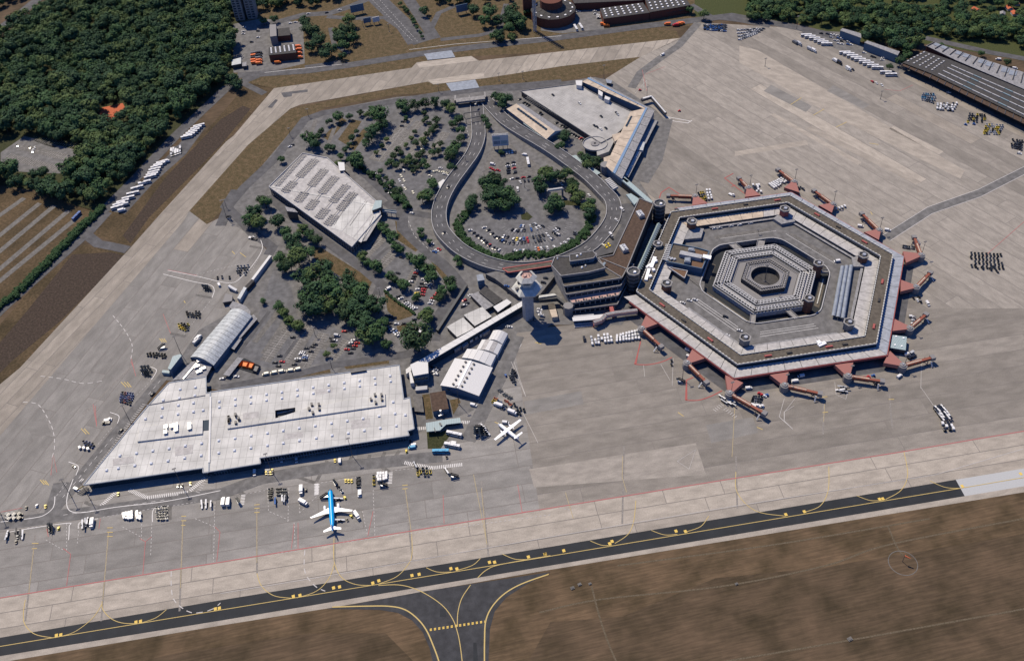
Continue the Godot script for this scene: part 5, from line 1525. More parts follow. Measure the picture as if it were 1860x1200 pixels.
	# roof vents in rows
	var rows := [[-222.6,-504.7,-210.8,-506.1,-199.3,-507.4,-187.6,-508.6,-176.2,-509.7,-164.6,-511,-152.8,-512.3,-141.2,-513.6,-129.5,-514.8,-117.9,-515.8,-106.4,-517.3,-94.8,-518.5], [-221.7,-499.1,-209.9,-500.1,-198.4,-501.2,-186.9,-502.6,-175.4,-503.7,-163.9,-505.2,-152.1,-506.2,-140.5,-507.8,-128.9,-508.9,-117.4,-510.2,-105.7,-511.3,-94.2,-512.8], [-217,-466.9,-205.4,-467.9,-193.9,-469.3,-182.2,-470.6,-170.9,-471.9,-159.4,-473.2,-147.8,-474.3,-136.1,-475.6,-124.6,-476.8,-113.1,-477.9,-101.5,-479.1,-89.8,-480.4,-82.2,-478.4], [-215.2,-455.5,-204.1,-456.6,-192.5,-457.9,-180.8,-459.1,-169.5,-460.2,-158.1,-461.5,-146.1,-462.7,-134.7,-464,-123.1,-465.1,-111.6,-466.4,-100.1,-467.8,-88.5,-468.8], [-286.9,-459.5,-275.2,-460.6,-263.7,-461.8,-252.2,-462.8,-240.7,-464.2,-229.2,-465.5], [-293.5,-447,-285.4,-448.1,-274,-449.5,-262.5,-450.4,-250.8,-451.6,-239.2,-453.1,-227.6,-454.3], [-254.9,-520.2,-243.4,-521.1], [-265.8,-510.1,-253.7,-511.1,-242.3,-512.5], [-264.9,-502.6,-253.2,-504,-242.1,-505.3], [-263.7,-493.8,-251.9,-495.2,-240.5,-496.4,-233.5,-497.2], [-275.6,-492.8,-273.5,-477.8], [-91.6,-491.9,-101.3,-494.9]]
	for r in rows:
		for k in range(0, r.size(), 2):
			s = Shape.new()
			var c := Vector3(r[k], 7.0, r[k + 1])
			s.box(c, Vector3(1.9, 0.5, 1.9), 0.22)
			s.beamb(c + Vector3(0, 0.75, 0), Vector3(0.75, 0, 0), Vector3(0, 0.25, 0.12), Vector3(0, -0.1, 0.75))
			wobj("roof_vent", s, M["white_metal"], t)
	for q in [[-257.7,-481.7,-408.1,-573.6], [-257,-476.8,-408.1,-573.6], [-250.3,-482.7,-408.1,-573.6], [-249.5,-478.4,-408.1,-573.6], [-253.2,-482,-408.1,-573.6], [-240.4,-482.2,-408.1,-573.6], [-239.9,-479.4,-408.1,-573.6]]:
		s = Shape.new()
		s.box(Vector3(q[0], 8.1, q[1]), Vector3(2.6, 1.9, 3.4), 0.2)
		wobj("cooling_unit", s, M["metal"], t)
	for q in [[-212.5,-486.7,-233.8,-581.8], [-211.7,-482.7,-233.8,-581.8], [-207.7,-489.1,-233.8,-581.8], [-205,-485.3,-233.8,-581.8], [-206.4,-481.2,-233.8,-581.8], [-153.4,-489.4,-233.3,-580.6], [-151.8,-493.6,-233.3,-580.6], [-146.4,-493.1,-233.3,-580.6], [-145.9,-488.7,-233.3,-580.6], [-150.3,-485.5,-233.3,-580.6], [-107.9,-494.5,-233.3,-580.6], [-105.1,-498.6,-233.3,-580.6], [-104.2,-490.9,-233.3,-580.6], [-100.2,-498.1,-233.3,-580.6], [-99.8,-493.7,-233.3,-580.6], [-212.3,-486.9,-408.9,-574.7], [-211.7,-482.5,-408.9,-574.7]]:
		s = Shape.new()
		s.box(Vector3(q[0], 7.0, q[1]), Vector3(1.6, 2.8, 2.6), 0.2)
		wobj("vent_stack", s, M["metal_dark"], t)
	s = Shape.new()
	s.beam(Vector3(-125,8,-524), Vector3(-113.2,8,-525.5), 1.5, 1.6)
	wobj("lettering_frame", s, M["metal_dark"], t)
	# entrance ramp boxes at the west corner
	var g = thing("corner_stair", "small yellowish stair at the left corner of the white terminal", "stair", Vector3(-306.6,0,-436.2))
	s = Shape.new()
	for k in 6:
		s.beam((Vector3(-313.5,0,-434.3)).lerp(Vector3(-305.9,0,-437.4), k / 6.0) + Vector3(0, 0.3 + k * 0.5, 0), (Vector3(-309.2,0,-432)).lerp(Vector3(-303.8,0,-435.3), k / 6.0) + Vector3(0, 0.3 + k * 0.5, 0), 1.1, 0.35)
	wobj("flight", s, M["paving"], g)
	s = Shape.new()
	s.beam(Vector3(-313.8,0,-435.6) + Vector3(0, 1.4, 0), Vector3(-306.2,0,-438.7) + Vector3(0, 4.2, 0), 0.15, 0.8)
	wobj("railing", s, M["yellow_kit"], g)


func vault(s: Shape, a: Array, y0: float, rise: float, n := 10):  # a barrel roof: eave a0-a1, eave b0-b1
	var p := V(a)
	for k in n:
		var q := []
		for e in [[0, k], [0, k + 1], [1, k + 1], [1, k]]:
			var f: float = float(e[1]) / n
			var b: Vector2 = p[0].lerp(p[3], f) if e[0] == 0 else p[1].lerp(p[2], f)
			q.append(Vector3(b.x, y0 + sin(f * PI) * rise, b.y))
		s.auto(q, Vector3((p[0].x + p[2].x) * 0.5, y0 - 30.0, (p[0].y + p[2].y) * 0.5))


func gable_ends(s: Shape, a: Array, y0: float, rise: float, n := 10):
	var p := V(a)
	for e in [[p[0], p[3]], [p[1], p[2]]]:
		var q := [Vector3(e[0].x, 0, e[0].y)]
		for k in n + 1:
			var b: Vector2 = e[0].lerp(e[1], float(k) / n)
			q.append(Vector3(b.x, y0 + sin(float(k) / n * PI) * rise, b.y))
		q.append(Vector3(e[1].x, 0, e[1].y))
		s.auto(q, Vector3((p[0].x + p[2].x) * 0.5, 1, (p[0].y + p[2].y) * 0.5))


func box_hall(called: String, label: String, cat: String, a: Array, h: float, roof: String, wall: String, over := 0.3, thick := 0.5):
	var p := V(a)
	var c := Vector2.ZERO
	for q in p:
		c += q / p.size()
	var t = thing(called, label, cat, Vector3(c.x, 0, c.y))
	var s := Shape.new()
	s.walls(inset(p, over), 0.0, h - thick)
	wobj("wall", s, M[wall], t)
	s = Shape.new()
	s.prism(p, h - thick, h)
	wobj("roof", s, M[roof], t)
	return t


func halls():
	# arched hall
	var t = thing("arched_hall", "long silver hall with an arched ribbed roof beside the left apron", "hall", Vector3(-233.9,0,-580.4))
	var eave: Array = [-254,-555.3,-229.6,-607.5,-210.8,-597.8,-233.8,-544.4]
	var s := Shape.new()
	var p := V(eave)
	# ribs of the roof as sheets
	for k in 14:
		s = Shape.new()
		var a := p[0].lerp(p[1], k / 14.0 + 0.002)
		var b := p[0].lerp(p[1], (k + 1) / 14.0 - 0.002)
		var c := p[3].lerp(p[2], (k + 1) / 14.0 - 0.002)
		var d := p[3].lerp(p[2], k / 14.0 + 0.002)
		vault(s, [a.x, a.y, b.x, b.y, c.x, c.y, d.x, d.y], 5.5, 4.2)
		wobj("roof_sheet", s, M["roof_sheet"], t)
	s = Shape.new()
	gable_ends(s, eave, 5.4, 4.1)
	s.walls(p, 0.0, 5.4)
	wobj("wall", s, M["wall_blue"], t)
	t = box_hall("side_annex", "dark long annex along the right side of the arched hall", "annex", [-210.8,-602,-206.7,-596.3,-217.8,-574.5,-222.1,-579.1], 3.5, "roof_grey", "dark_wall")
	t = box_hall("side_annex", "second long annex along the arched hall, closer to the white terminal", "annex", [-220.9,-578.6,-216.6,-574.8,-221,-562.9,-225.7,-566.6], 3.0, "roof_grey", "dark_wall")
	t = box_hall("end_annex", "grey flat annex at the upper end of the arched hall", "annex", [-229.9,-618.4,-217.8,-610.9,-213.2,-604.2,-212.6,-599.8,-229.7,-608.6,-232,-611.5], 5.0, "roof_grey", "dark_wall")
	t = box_hall("link_annex", "grey flat link between arched hall and white terminal", "annex", [-264.1,-532.8,-252.5,-551.3,-248.1,-552.5,-235.3,-545.7,-238,-534.2], 4.5, "roof_grey", "dark_wall")
	s = Shape.new()
	for q in [[-245.6,-551.1,-410.7,-577.3], [-246.9,-544.9,-410.7,-577.3], [-241.8,-542,-410.7,-577.3], [-244.1,-539.1,-410.7,-577.3]]:
		s.box(Vector3(q[0], 4.5, q[1]), Vector3(4.5, 1.6, 2.6), 0.4)
	s.beam(Vector3(-255.5,4.9,-532.9), Vector3(-248,4.9,-548.6), 1.2, 0.8)
	wobj("roof_machine", s, M["metal"], t)
	t = box_hall("facade_block", "tall narrow blue-walled block at the left of the link annex", "building", [-267,-555.5,-261.5,-557.4,-260,-555.6,-265.9,-541.1,-268.4,-542.2], 8.0, "teal_roof", "wall_blue")
	s = Shape.new()
	s.prism(V([-274.7,-546.2,-268.7,-545,-268.7,-542.1,-274.8,-543.5]), 0.0, 3.0)
	wobj("porch", s, M["teal_roof"], t)
	# white trains of containers along the apron edge
	t = thing("white_passage", "long white roofed passage along the right edge of the left apron", "walkway", Vector3(-214.5,0,-661.6))
	for seg in [[[-206.6,-675.7,-204.6,-674.5,-216.3,-644.3,-218.4,-645.6], "tent_white"], [[-217.9,-644.9,-215.4,-643.2,-220.2,-634,-223,-636.1], "roof_dark"], [[-223.4,-636.2,-220.7,-635,-224.3,-620.7,-227.1,-622.8], "roof_sheet"]]:
		s = Shape.new()
		s.prism(V(seg[0]), 0.0, 4.0)
		wobj("section", s, M[seg[1]], t)
	t = box_hall("apron_hut", "grey hut with a white canopy at the corner of left apron", "hut", [-238,-629.5,-231.4,-626.9,-231,-619.6,-238.8,-618.6], 4.0, "drum_grey", "dark_wall")
	t = thing("service_tube", "white jointed stair tube beside the grey apron hut", "stair", Vector3(-232.6,0,-636.9))
	s = Shape.new()
	s.beam(Vector3(-236.8,0,-639.2) + Vector3(0, 3.4, 0), Vector3(-229.8,0,-634.4) + Vector3(0, 1.6, 0), 2.2, 2.0)
	wobj("tube", s, M["tent_white"], t)
	s = Shape.new()
	s.box(Vector3(-236.2,0,-638.3), Vector3(1.0, 2.4, 1.6))
	wobj("support", s, M["metal_dark"], t)
	# gabled white hall and three tent halls
	t = thing("gabled_hall", "large white hall with a shallow gable roof and dark roof vents", "hall", Vector3(-37.6,0,-513.3))
	var ge: Array = [-56.8,-506.2,-45.4,-533.3,-16.6,-520.5,-27.9,-492.7]
	p = V(ge)
	var r0: Vector3 = Vector3(-43.8,8,-500.4)
	var r1: Vector3 = Vector3(-33,8,-527.4)
	for side in [[p[0], p[1]], [p[3], p[2]]]:
		s = Shape.new()
		var e0 := Vector3(side[0].x, 6.0, side[0].y)
		var e1 := Vector3(side[1].x, 6.0, side[1].y)
		s.auto([e0, e1, r1, r0], Vector3(r0.x, -30, r0.z))
		wobj("roof_slope", s, M["tent_white"], t)
	s = Shape.new()
	s.walls(inset(p, 0.5), 0.0, 5.9)
	s.auto([Vector3(p[0].x, 5.8, p[0].y), Vector3(p[3].x, 5.8, p[3].y), r0 - Vector3(0, 0.2, 0)], Vector3(r1.x, 4, r1.z))
	wobj("wall", s, M["wall_blue"], t)
	s = Shape.new()
	s.beam(r0 + Vector3(0, 0.1, 0), r1 + Vector3(0, 0.1, 0), 1.4, 0.3)
	wobj("ridge", s, M["white_metal"], t)
	for q in [[-46.7,-504.6,-44.7,-508.9,-43,-512.9,-41,-517.5,-39,-521.9,-37.1,-526.4], [-40.3,-501.9,-38.4,-506.1,-36.6,-510.1,-34.6,-514.7,-32.7,-519.2,-30.9,-523.5]]:
		for k in range(0, 12, 2):
			s = Shape.new()
			s.box(Vector3(q[k], 7.1, q[k + 1]), Vector3(1.5, 1.5, 1.5), 0.5)
			wobj("roof_vent", s, M["metal_dark"], t)
	for q in [[-52.4,-505.1,-50,-503.5,-50,-502.8,-52.4,-504.2], [-39.7,-499.3,-36.3,-498.5,-36.3,-497.6,-39.7,-498.3]]:
		s = Shape.new()
		s.beam(Vector3(q[0], 3.4, q[1] + 0.3), Vector3(q[2], 3.4, q[3] + 0.3), 0.4, 1.2)
		wobj("window", s, M["glass"], t)
	var tents := [[[-40.2,-534.8,-35.9,-543.8,-13.6,-534.7,-18.2,-523.4], "white tent hall next to the gabled hall, largest of three"], [[-28.6,-542.5,-24.1,-552.7,-8.5,-545.4,-12.6,-535.2], "white tent hall with two grey stripes, middle of three"], [[-19,-552.2,-14.8,-562,-3.4,-557.1,-8.2,-546.2], "white tent hall at the end of the row below the control tower"]]
	for i in 3:
		var q := V(tents[i][0])
		t = thing("tent_hall", tents[i][1], "tent", Vector3(q[0].x, 0, q[0].y), 0, "tent halls beside the white walkway")
		for k in 5:
			s = Shape.new()
			# panels run from ridge to eave across the long side
			var f0 := k / 5.0 + 0.003
			var f1 := (k + 1) / 5.0 - 0.003
			var a := q[0].lerp(q[3], f0)
			var b := q[1].lerp(q[2], f0)
			var c := q[1].lerp(q[2], f1)
			var d := q[0].lerp(q[3], f1)
			var y0 := 4.5 + 2.2 * sin(f0 * PI)
			var y1 := 4.5 + 2.2 * sin(f1 * PI)
			s.auto([Vector3(a.x, y0, a.y), Vector3(b.x, y0, b.y), Vector3(c.x, y1, c.y), Vector3(d.x, y1, d.y)], Vector3(a.x, -60, a.y))
			wobj("roof_panel", s, M["roof_panel" if i == 1 and k in [1, 3] else "tent_white"], t)
		s = Shape.new()
		s.walls(inset(q, 0.3), 0.0, 4.5)
		gable_ends(s, [q[0].x, q[0].y, q[1].x, q[1].y, q[2].x, q[2].y, q[3].x, q[3].y], 4.4, 2.1, 5)
		wobj("wall", s, M["tent_white"], t)
	# long white walkway from the tower to the white terminal
	t = thing("white_walkway", "long straight white roofed walkway from the control tower to white terminal", "walkway", Vector3(-35.2,0,-565.5))
	var wl := [Vector3(-74.4,7,-531.6), Vector3(10.2,7,-591.2)]
	var wr := [Vector3(-66.1,7,-530.2), Vector3(10.7,7,-585.6)]
	for k in 16:
		s = Shape.new()
		var f0 := k / 16.0 + 0.0008
		var f1 := (k + 1) / 16.0 - 0.0008
		var q := [wl[0].lerp(wl[1], f0), wl[0].lerp(wl[1], f1), wr[0].lerp(wr[1], f1), wr[0].lerp(wr[1], f0)]
		s.prism(PackedVector2Array([Vector2(q[0].x, q[0].z), Vector2(q[1].x, q[1].z), Vector2(q[2].x, q[2].z), Vector2(q[3].x, q[3].z)]), 6.6, 7.0)
		wobj("roof_panel", s, M["tent_white"], t)
	s = Shape.new()
	s.walls(inset(PackedVector2Array([Vector2(wl[0].x, wl[0].z), Vector2(wl[1].x, wl[1].z), Vector2(wr[1].x, wr[1].z), Vector2(wr[0].x, wr[0].z)]), 0.5), 0.6, 6.6)
	wobj("wall", s, M["glass"], t)
	for q in [[[-46.7,-545.9,-40.9,-550.3,-40.2,-548.2,-45.7,-543.8], "x"], [[-40.2,-550.2,-35.8,-553.3,-34.8,-550.7,-39.2,-546.6], "x"], [[-24,-560.8,-18.1,-565.4,-17.4,-563.8,-23,-559.2], "x"]]:
		s = Shape.new()
		s.prism(V(q[0]), 0.0, 3.5)
		wobj("side_room", s, M["roof_grey"], t)
	for k in 11:
		s = Shape.new()
		s.box((Vector3(-65.7,0,-534.8)).lerp(Vector3(-25,0,-561.3), k / 10.0), Vector3(3.0, 2.6, 2.6), 0.6)
		wobj("cooling_unit", s, M["metal" if k % 2 else "tent_white"], t)
	t = box_hall("stair_block", "white-roofed stair block with dark glass at the walkway end", "building", [-79.4,-527,-74.2,-529.8,-65.9,-528.1,-65.4,-516.7,-76.7,-515], 9.0, "tent_white", "wall_blue")
	s = Shape.new()
	s.prism(V([-80.9,-523.4,-79.3,-524.2,-76.7,-512.1,-79.5,-511.9]), 0.0, 4.5)
	s.prism(V([-83.4,-526.5,-79.6,-530,-79.2,-524.6,-83,-521.7]), 0.0, 4.6)
	wobj("side_roof", s, M["tent_white"], t)
	s = Shape.new()
	s.prism(V([-75.6,-509.9,-66.9,-510.1,-66.9,-506.4,-75.9,-505.9]), 0.0, 2.5)
	wobj("plinth", s, M["parapet"], t)
	s = Shape.new()
	for k in 4:
		s.box((Vector3(-75.4,5,-514.3)).lerp(Vector3(-67.1,5,-514.9), k / 3.0) + Vector3(0, 0, 0.4), Vector3(2.2, 2.2, 0.4), 0.1)
	wobj("window", s, M["glass"], t)
	t = box_hall("brown_hut", "square brown-roofed hut with a blue front below gabled hall", "building", [-64.6,-499.2,-53.1,-500.5,-50.4,-482.5,-62.4,-481], 6.0, "roof_rust", "wall_blue", 0.3, 0.4)
	s = Shape.new()
	s.cyl(Vector3(-56.5,6,-480.6), 0.8, 0.8, -3.0, 1.0, 8)
	s.beam(Vector3(-58.1,4,-477.6), Vector3(-55,4,-479.1), 1.0, 1.0)
	wobj("wall_machine", s, M["metal"], t)
	t = box_hall("brown_platform", "low brown walled platform beside the white terminal's end", "platform", [-78.1,-502.7,-71.1,-502.2,-69.1,-483.9,-75.9,-485.3], 2.5, "paving", "dark_wall", 0.2, 0.3)
	t = thing("bent_canopy", "pale blue bent flat canopy in front of the brown hut", "canopy", Vector3(-55.8,0,-470.7))
	s = Shape.new()
	s.prism(V([-67.4,-472.1,-54,-474,-42.5,-474.8,-41.6,-470,-52.6,-469.3,-57.2,-464.1,-66.7,-463.9]), 3.5, 4.0)
	wobj("roof", s, M["teal_roof"], t)
	s = Shape.new()
	s.walls(inset(V([-67.1,-472.2,-54.1,-473.9,-42.7,-474.8,-41.9,-470.6,-52.8,-470,-57.4,-464.9,-66.4,-464.7]), 1.0), 0.0, 3.5)
	wobj("wall", s, M["dark_wall"], t)
	s = Shape.new()
	s.beam(Vector3(-57.3,4.3,-470.8), Vector3(-56,4.3,-468), 1.2, 0.9)
	s.beam(Vector3(-61.3,4.3,-466.8), Vector3(-60.3,4.3,-462.4), 0.5, 0.9)
	wobj("roof_unit", s, M["metal_dark"], t)
	# roofs beside the white walkway
	t = box_hall("flat_depot", "white flat-roofed depot left of the walkway", "depot", [-51.7,-569.4,-38.5,-578.8,-29.9,-565.5,-43.5,-557], 5.0, "roof_white", "dark_wall")
	t = box_hall("flat_depot", "pale flat-roofed depot next to the walkway, further right", "depot", [-37.9,-581.6,-22.7,-589.6,-15.4,-577.6,-29.3,-568], 5.0, "roof_white", "dark_wall")
	t = box_hall("courtyard_office", "grey flat-roofed office with a pale rim near the tower", "office", [-24.9,-606.8,-19.3,-613.2,-5.7,-595.4,-12.3,-589.7], 6.0, "roof_dark", "dark_wall")
	t = box_hall("white_annex", "white flat annex just left of the control tower", "annex", [-13.8,-587.7,-2.3,-595.7,1.3,-591.1,-10.2,-581.1], 6.0, "tent_white", "dark_wall")
	t = box_hall("yard_shed", "grey flat shed beside the ramp wall", "shed", [-32.1,-605.3,-23.4,-609.8,-13.1,-590.9,-20.5,-586.4], 4.5, "roof_grey", "dark_wall")
	t = box_hall("blue_stair_house", "blue-grey square stair house beside the ramp bend", "stair house", [-26.2,-624.2,-21.2,-625.2,-19.4,-617.5,-25.4,-616.7], 9.0, "roof_panel_blue", "wall_blue")
	var s2 := Shape.new()
	s2.prism(V([-60.5,-569.5,-35.8,-620.6,-34.3,-619.5,-58.7,-567.6]), 0.0, 3.2)
	tag(obj("retaining_wall", s2, M["dark_wall"]), "dark straight retaining wall beside the landside road", "wall")
	t = box_hall("toll_hut", "white-roofed toll hut beside the lawn under a tree", "hut", [-74.9,-570.5,-69.6,-572.5,-68.4,-569,-73.7,-567], 3.0, "tent_white", "dark_wall")
	t = thing("bus_shelter", "long grey shelter beside the orange container", "shelter", Vector3(-221.7,0,-546.6))
	s = Shape.new()
	s.prism(V([-225.7,-536.4,-216.9,-554.5,-212.5,-552.5,-220.8,-534.3]), 2.6, 3.0)
	wobj("roof", s, M["roof_grey"], t)
	s = Shape.new()
	for k in 5:
		s.box((Vector3(-224.3,0,-537.4)).lerp(Vector3(-215.9,0,-554.9), k / 4.0), Vector3(0.3, 2.6, 0.3))
	wobj("post", s, M["metal_dark"], t)
	# orange skips in a dark pen
	t = thing("skip_pen", "dark pen holding orange and black skips north of the white terminal", "pen", Vector3(-207.5,0,-545.2))
	s = Shape.new()
	s.prism(V([-218.5,-548.7,-212.4,-555.3,-198.2,-545.1,-200,-536.6,-218,-545.5]), 0.0, 0.5)
	wobj("floor", s, M["asphalt_dark"], t)
	for q in [[[-218.2,-552.5,-213.3,-550.9,-214.3,-545.8,-218.2,-546.9], "orange_kit"], [[-212.7,-550.4,-207.8,-548.8,-208.8,-543.6,-212.8,-544.8], "orange_kit"], [[-207.4,-548.7,-202.9,-547,-204.5,-541.6,-207.9,-543.1], "orange_kit"], [[-202.7,-545.4,-198.4,-543.7,-199.9,-537.2,-203.6,-539.2], "metal_dark"]]:
		var b := V(q[0])
		var k = thing("skip", "%s open skip standing in the dark pen" % ["orange" if q[1] == "orange_kit" else "black"], "skip", Vector3(b[0].x, 0.5, b[0].y), 0, "skips in the pen")
		s = Shape.new()
		s.walls(b, 0.5, 2.6)
		s.walls(inset(b, 0.3), 0.8, 2.6)
		s.flat(inset(b, 0.3), 1.9)
		wobj("bin", s, M[q[1]], k)


func garage():
	var t = thing("parking_garage", "pale concrete multi-storey garage with rows of parking canopies on its roof", "car park", Vector3(-164.6,0,-748.8))
	var p := V([-217.6,-770.7,-190.9,-821.8,-166.1,-810.9,-114.2,-734.9,-110.4,-717.5,-133.5,-673.9])
	var s := Shape.new()
	s.flat(p, 7.6)
	wobj("deck", s, M["roof_panel"], t)
	s = Shape.new()
	edge(s, p, 7.9, 0.6, 1.3)
	wobj("parapet", s, M["parapet"], t)
	for y in [0.0, 2.6, 5.2]:
		s = Shape.new()
		s.walls(inset(p, 0.3), y + 1.2, y + 2.3)
		wobj("storey_wall", s, M["wall_blue" if y > 1.0 else "drum_grey"], t)
	s = Shape.new()
	s.walls(inset(p, 1.2), 0.0, 7.4)
	wobj("inner_wall", s, M["dark_wall"], t)
	# columns of the front
	s = Shape.new()
	for k in 34:
		var c := p[0].lerp(p[5], (k + 0.5) / 34.0)
		s.box(Vector3(c.x, 0, c.y), Vector3(0.5, 7.6, 0.5), 0.7)
	for k in 14:
		var c := p[5].lerp(p[4], (k + 0.5) / 14.0)
		s.box(Vector3(c.x, 0, c.y), Vector3(0.5, 7.6, 0.5), 0.7)
	tag(wobj("column_row", s, M["concrete_wall"], t), "", "", "", "stuff")
	# rows of canopies: slanted slats over the bays
	var rows := [[-212.8,-771.4,-190.7,-820], [-202.6,-760.1,-176.6,-811.2], [-188.7,-743.9,-166.4,-793.3], [-177.6,-731.1,-155.7,-779.6], [-167.1,-716.9,-143.5,-765.9], [-158.2,-706.5,-136,-753.1]]
	for i in rows.size():
		var a := Vector2(rows[i][0], rows[i][1])
		var b := Vector2(rows[i][2], rows[i][3])
		var d := (b - a).normalized()
		var n := Vector2(-d.y, d.x)
		s = Shape.new()
		var k := int(a.distance_to(b) / 2.5)
		for j in k:
			if absf(j - k * 0.36) < 1.6 and i > 0:
				continue
			var c := a + d * (j + 0.5) * 2.5
			for sd in ([-1.0, 1.0] if i > 0 else [1.0]):
				var e: Vector2 = c + n * 4.6 * sd + d * 0.8
				s.beam(Vector3(c.x, 9.3, c.y), Vector3(e.x, 8.4, e.y), 1.0, 0.12)
				s.beam(Vector3(e.x, 7.6, e.y), Vector3(e.x, 8.4, e.y), 0.14, 0.14)
		s.beam(Vector3(a.x, 9.3, a.y), Vector3(b.x, 9.3, b.y), 0.5, 0.3)
		tag(wobj("bay_canopy", s, M["drum_grey"], t), "", "", "", "stuff")
	s = Shape.new()
	s.beam(Vector3(-216.2,7.8,-771.2), Vector3(-115.7,7.8,-730.3), 1.6, 0.25)
	wobj("walkway", s, M["roof_white"], t)
	for q in [[-154.3,-703,-134.8,-749.7,-125.4,-739.6,-143.7,-696.8], [-143.1,-695.9,-124.6,-738.6,-116.7,-729.7,-115.4,-725.1,-133.6,-686.5], [-133,-685.6,-115.2,-720.8,-111.3,-717.7,-125.8,-679.1]]:
		s = Shape.new()
		s.prism(V(q), 7.6, 7.72)
		wobj("roof_field", s, M["roof_white"], t)
	for q in [[-137.3,-703.6,-123.6,-738.1], [-151.8,-705.7,-135.9,-751.2], [-124.8,-681.9,-116.6,-714.2]]:
		s = Shape.new()
		s.beam(Vector3(q[0], 7.7, q[1]), Vector3(q[2], 7.7, q[3]), 0.5, 0.3)
		wobj("joint", s, M["metal_dark"], t)
	s = Shape.new()
	s.prism(V([-125.4,-681,-114.7,-716.1,-111,-717.9,-109.3,-715.5,-121.5,-681.9]), 7.0, 7.3)
	wobj("side_ramp", s, M["deck_white"], t)
	# stair houses
	for q in [[[-115.5,-733.6,-109.5,-733.4,-109.6,-723.2,-118.1,-719.4], "white flat stair house on the eastern corner of the garage", 11.0, "teal_roof"], [[-154.8,-800.2,-148.4,-798.5,-146.9,-785.7,-152,-785.4], "white-topped stair tower on the north side of the garage", 10.0, "tent_white"], [[-198.7,-736.7,-189.5,-732.1,-185.6,-726.4,-195.7,-729.3], "dark stair tower on the front side of garage", 9.5, "roof_grey"]]:
		box_hall("stair_house", q[1], "stair tower", q[0], q[2], q[3], "dark_wall")
	t = thing("garage_footbridge", "white covered footbridge leaving the garage's eastern stair house", "footbridge", Vector3(-104.7,0,-728.5))
	s = Shape.new()
	s.beam(Vector3(-111.5,5,-726), Vector3(-96.7,5,-721.2), 3.0, 0.4)
	wobj("deck", s, M["parapet"], t)
	for k in [-1.4, 1.4]:
		s = Shape.new()
		s.beam(Vector3(-111.5,5,-726) + Vector3(0, 0.8, k), Vector3(-96.7,5,-721.2) + Vector3(0, 0.8, k), 0.2, 1.2)
		wobj("railing", s, M["teal_roof"], t)
	for k in 4:
		s = Shape.new()
		s.box((Vector3(-110.4,5,-725.7)).lerp(Vector3(-97.3,5,-721.4), k / 3.0) * Vector3(1, 0, 1), Vector3(0.5, 4.9, 0.5))
		wobj("post", s, M["metal"], t)


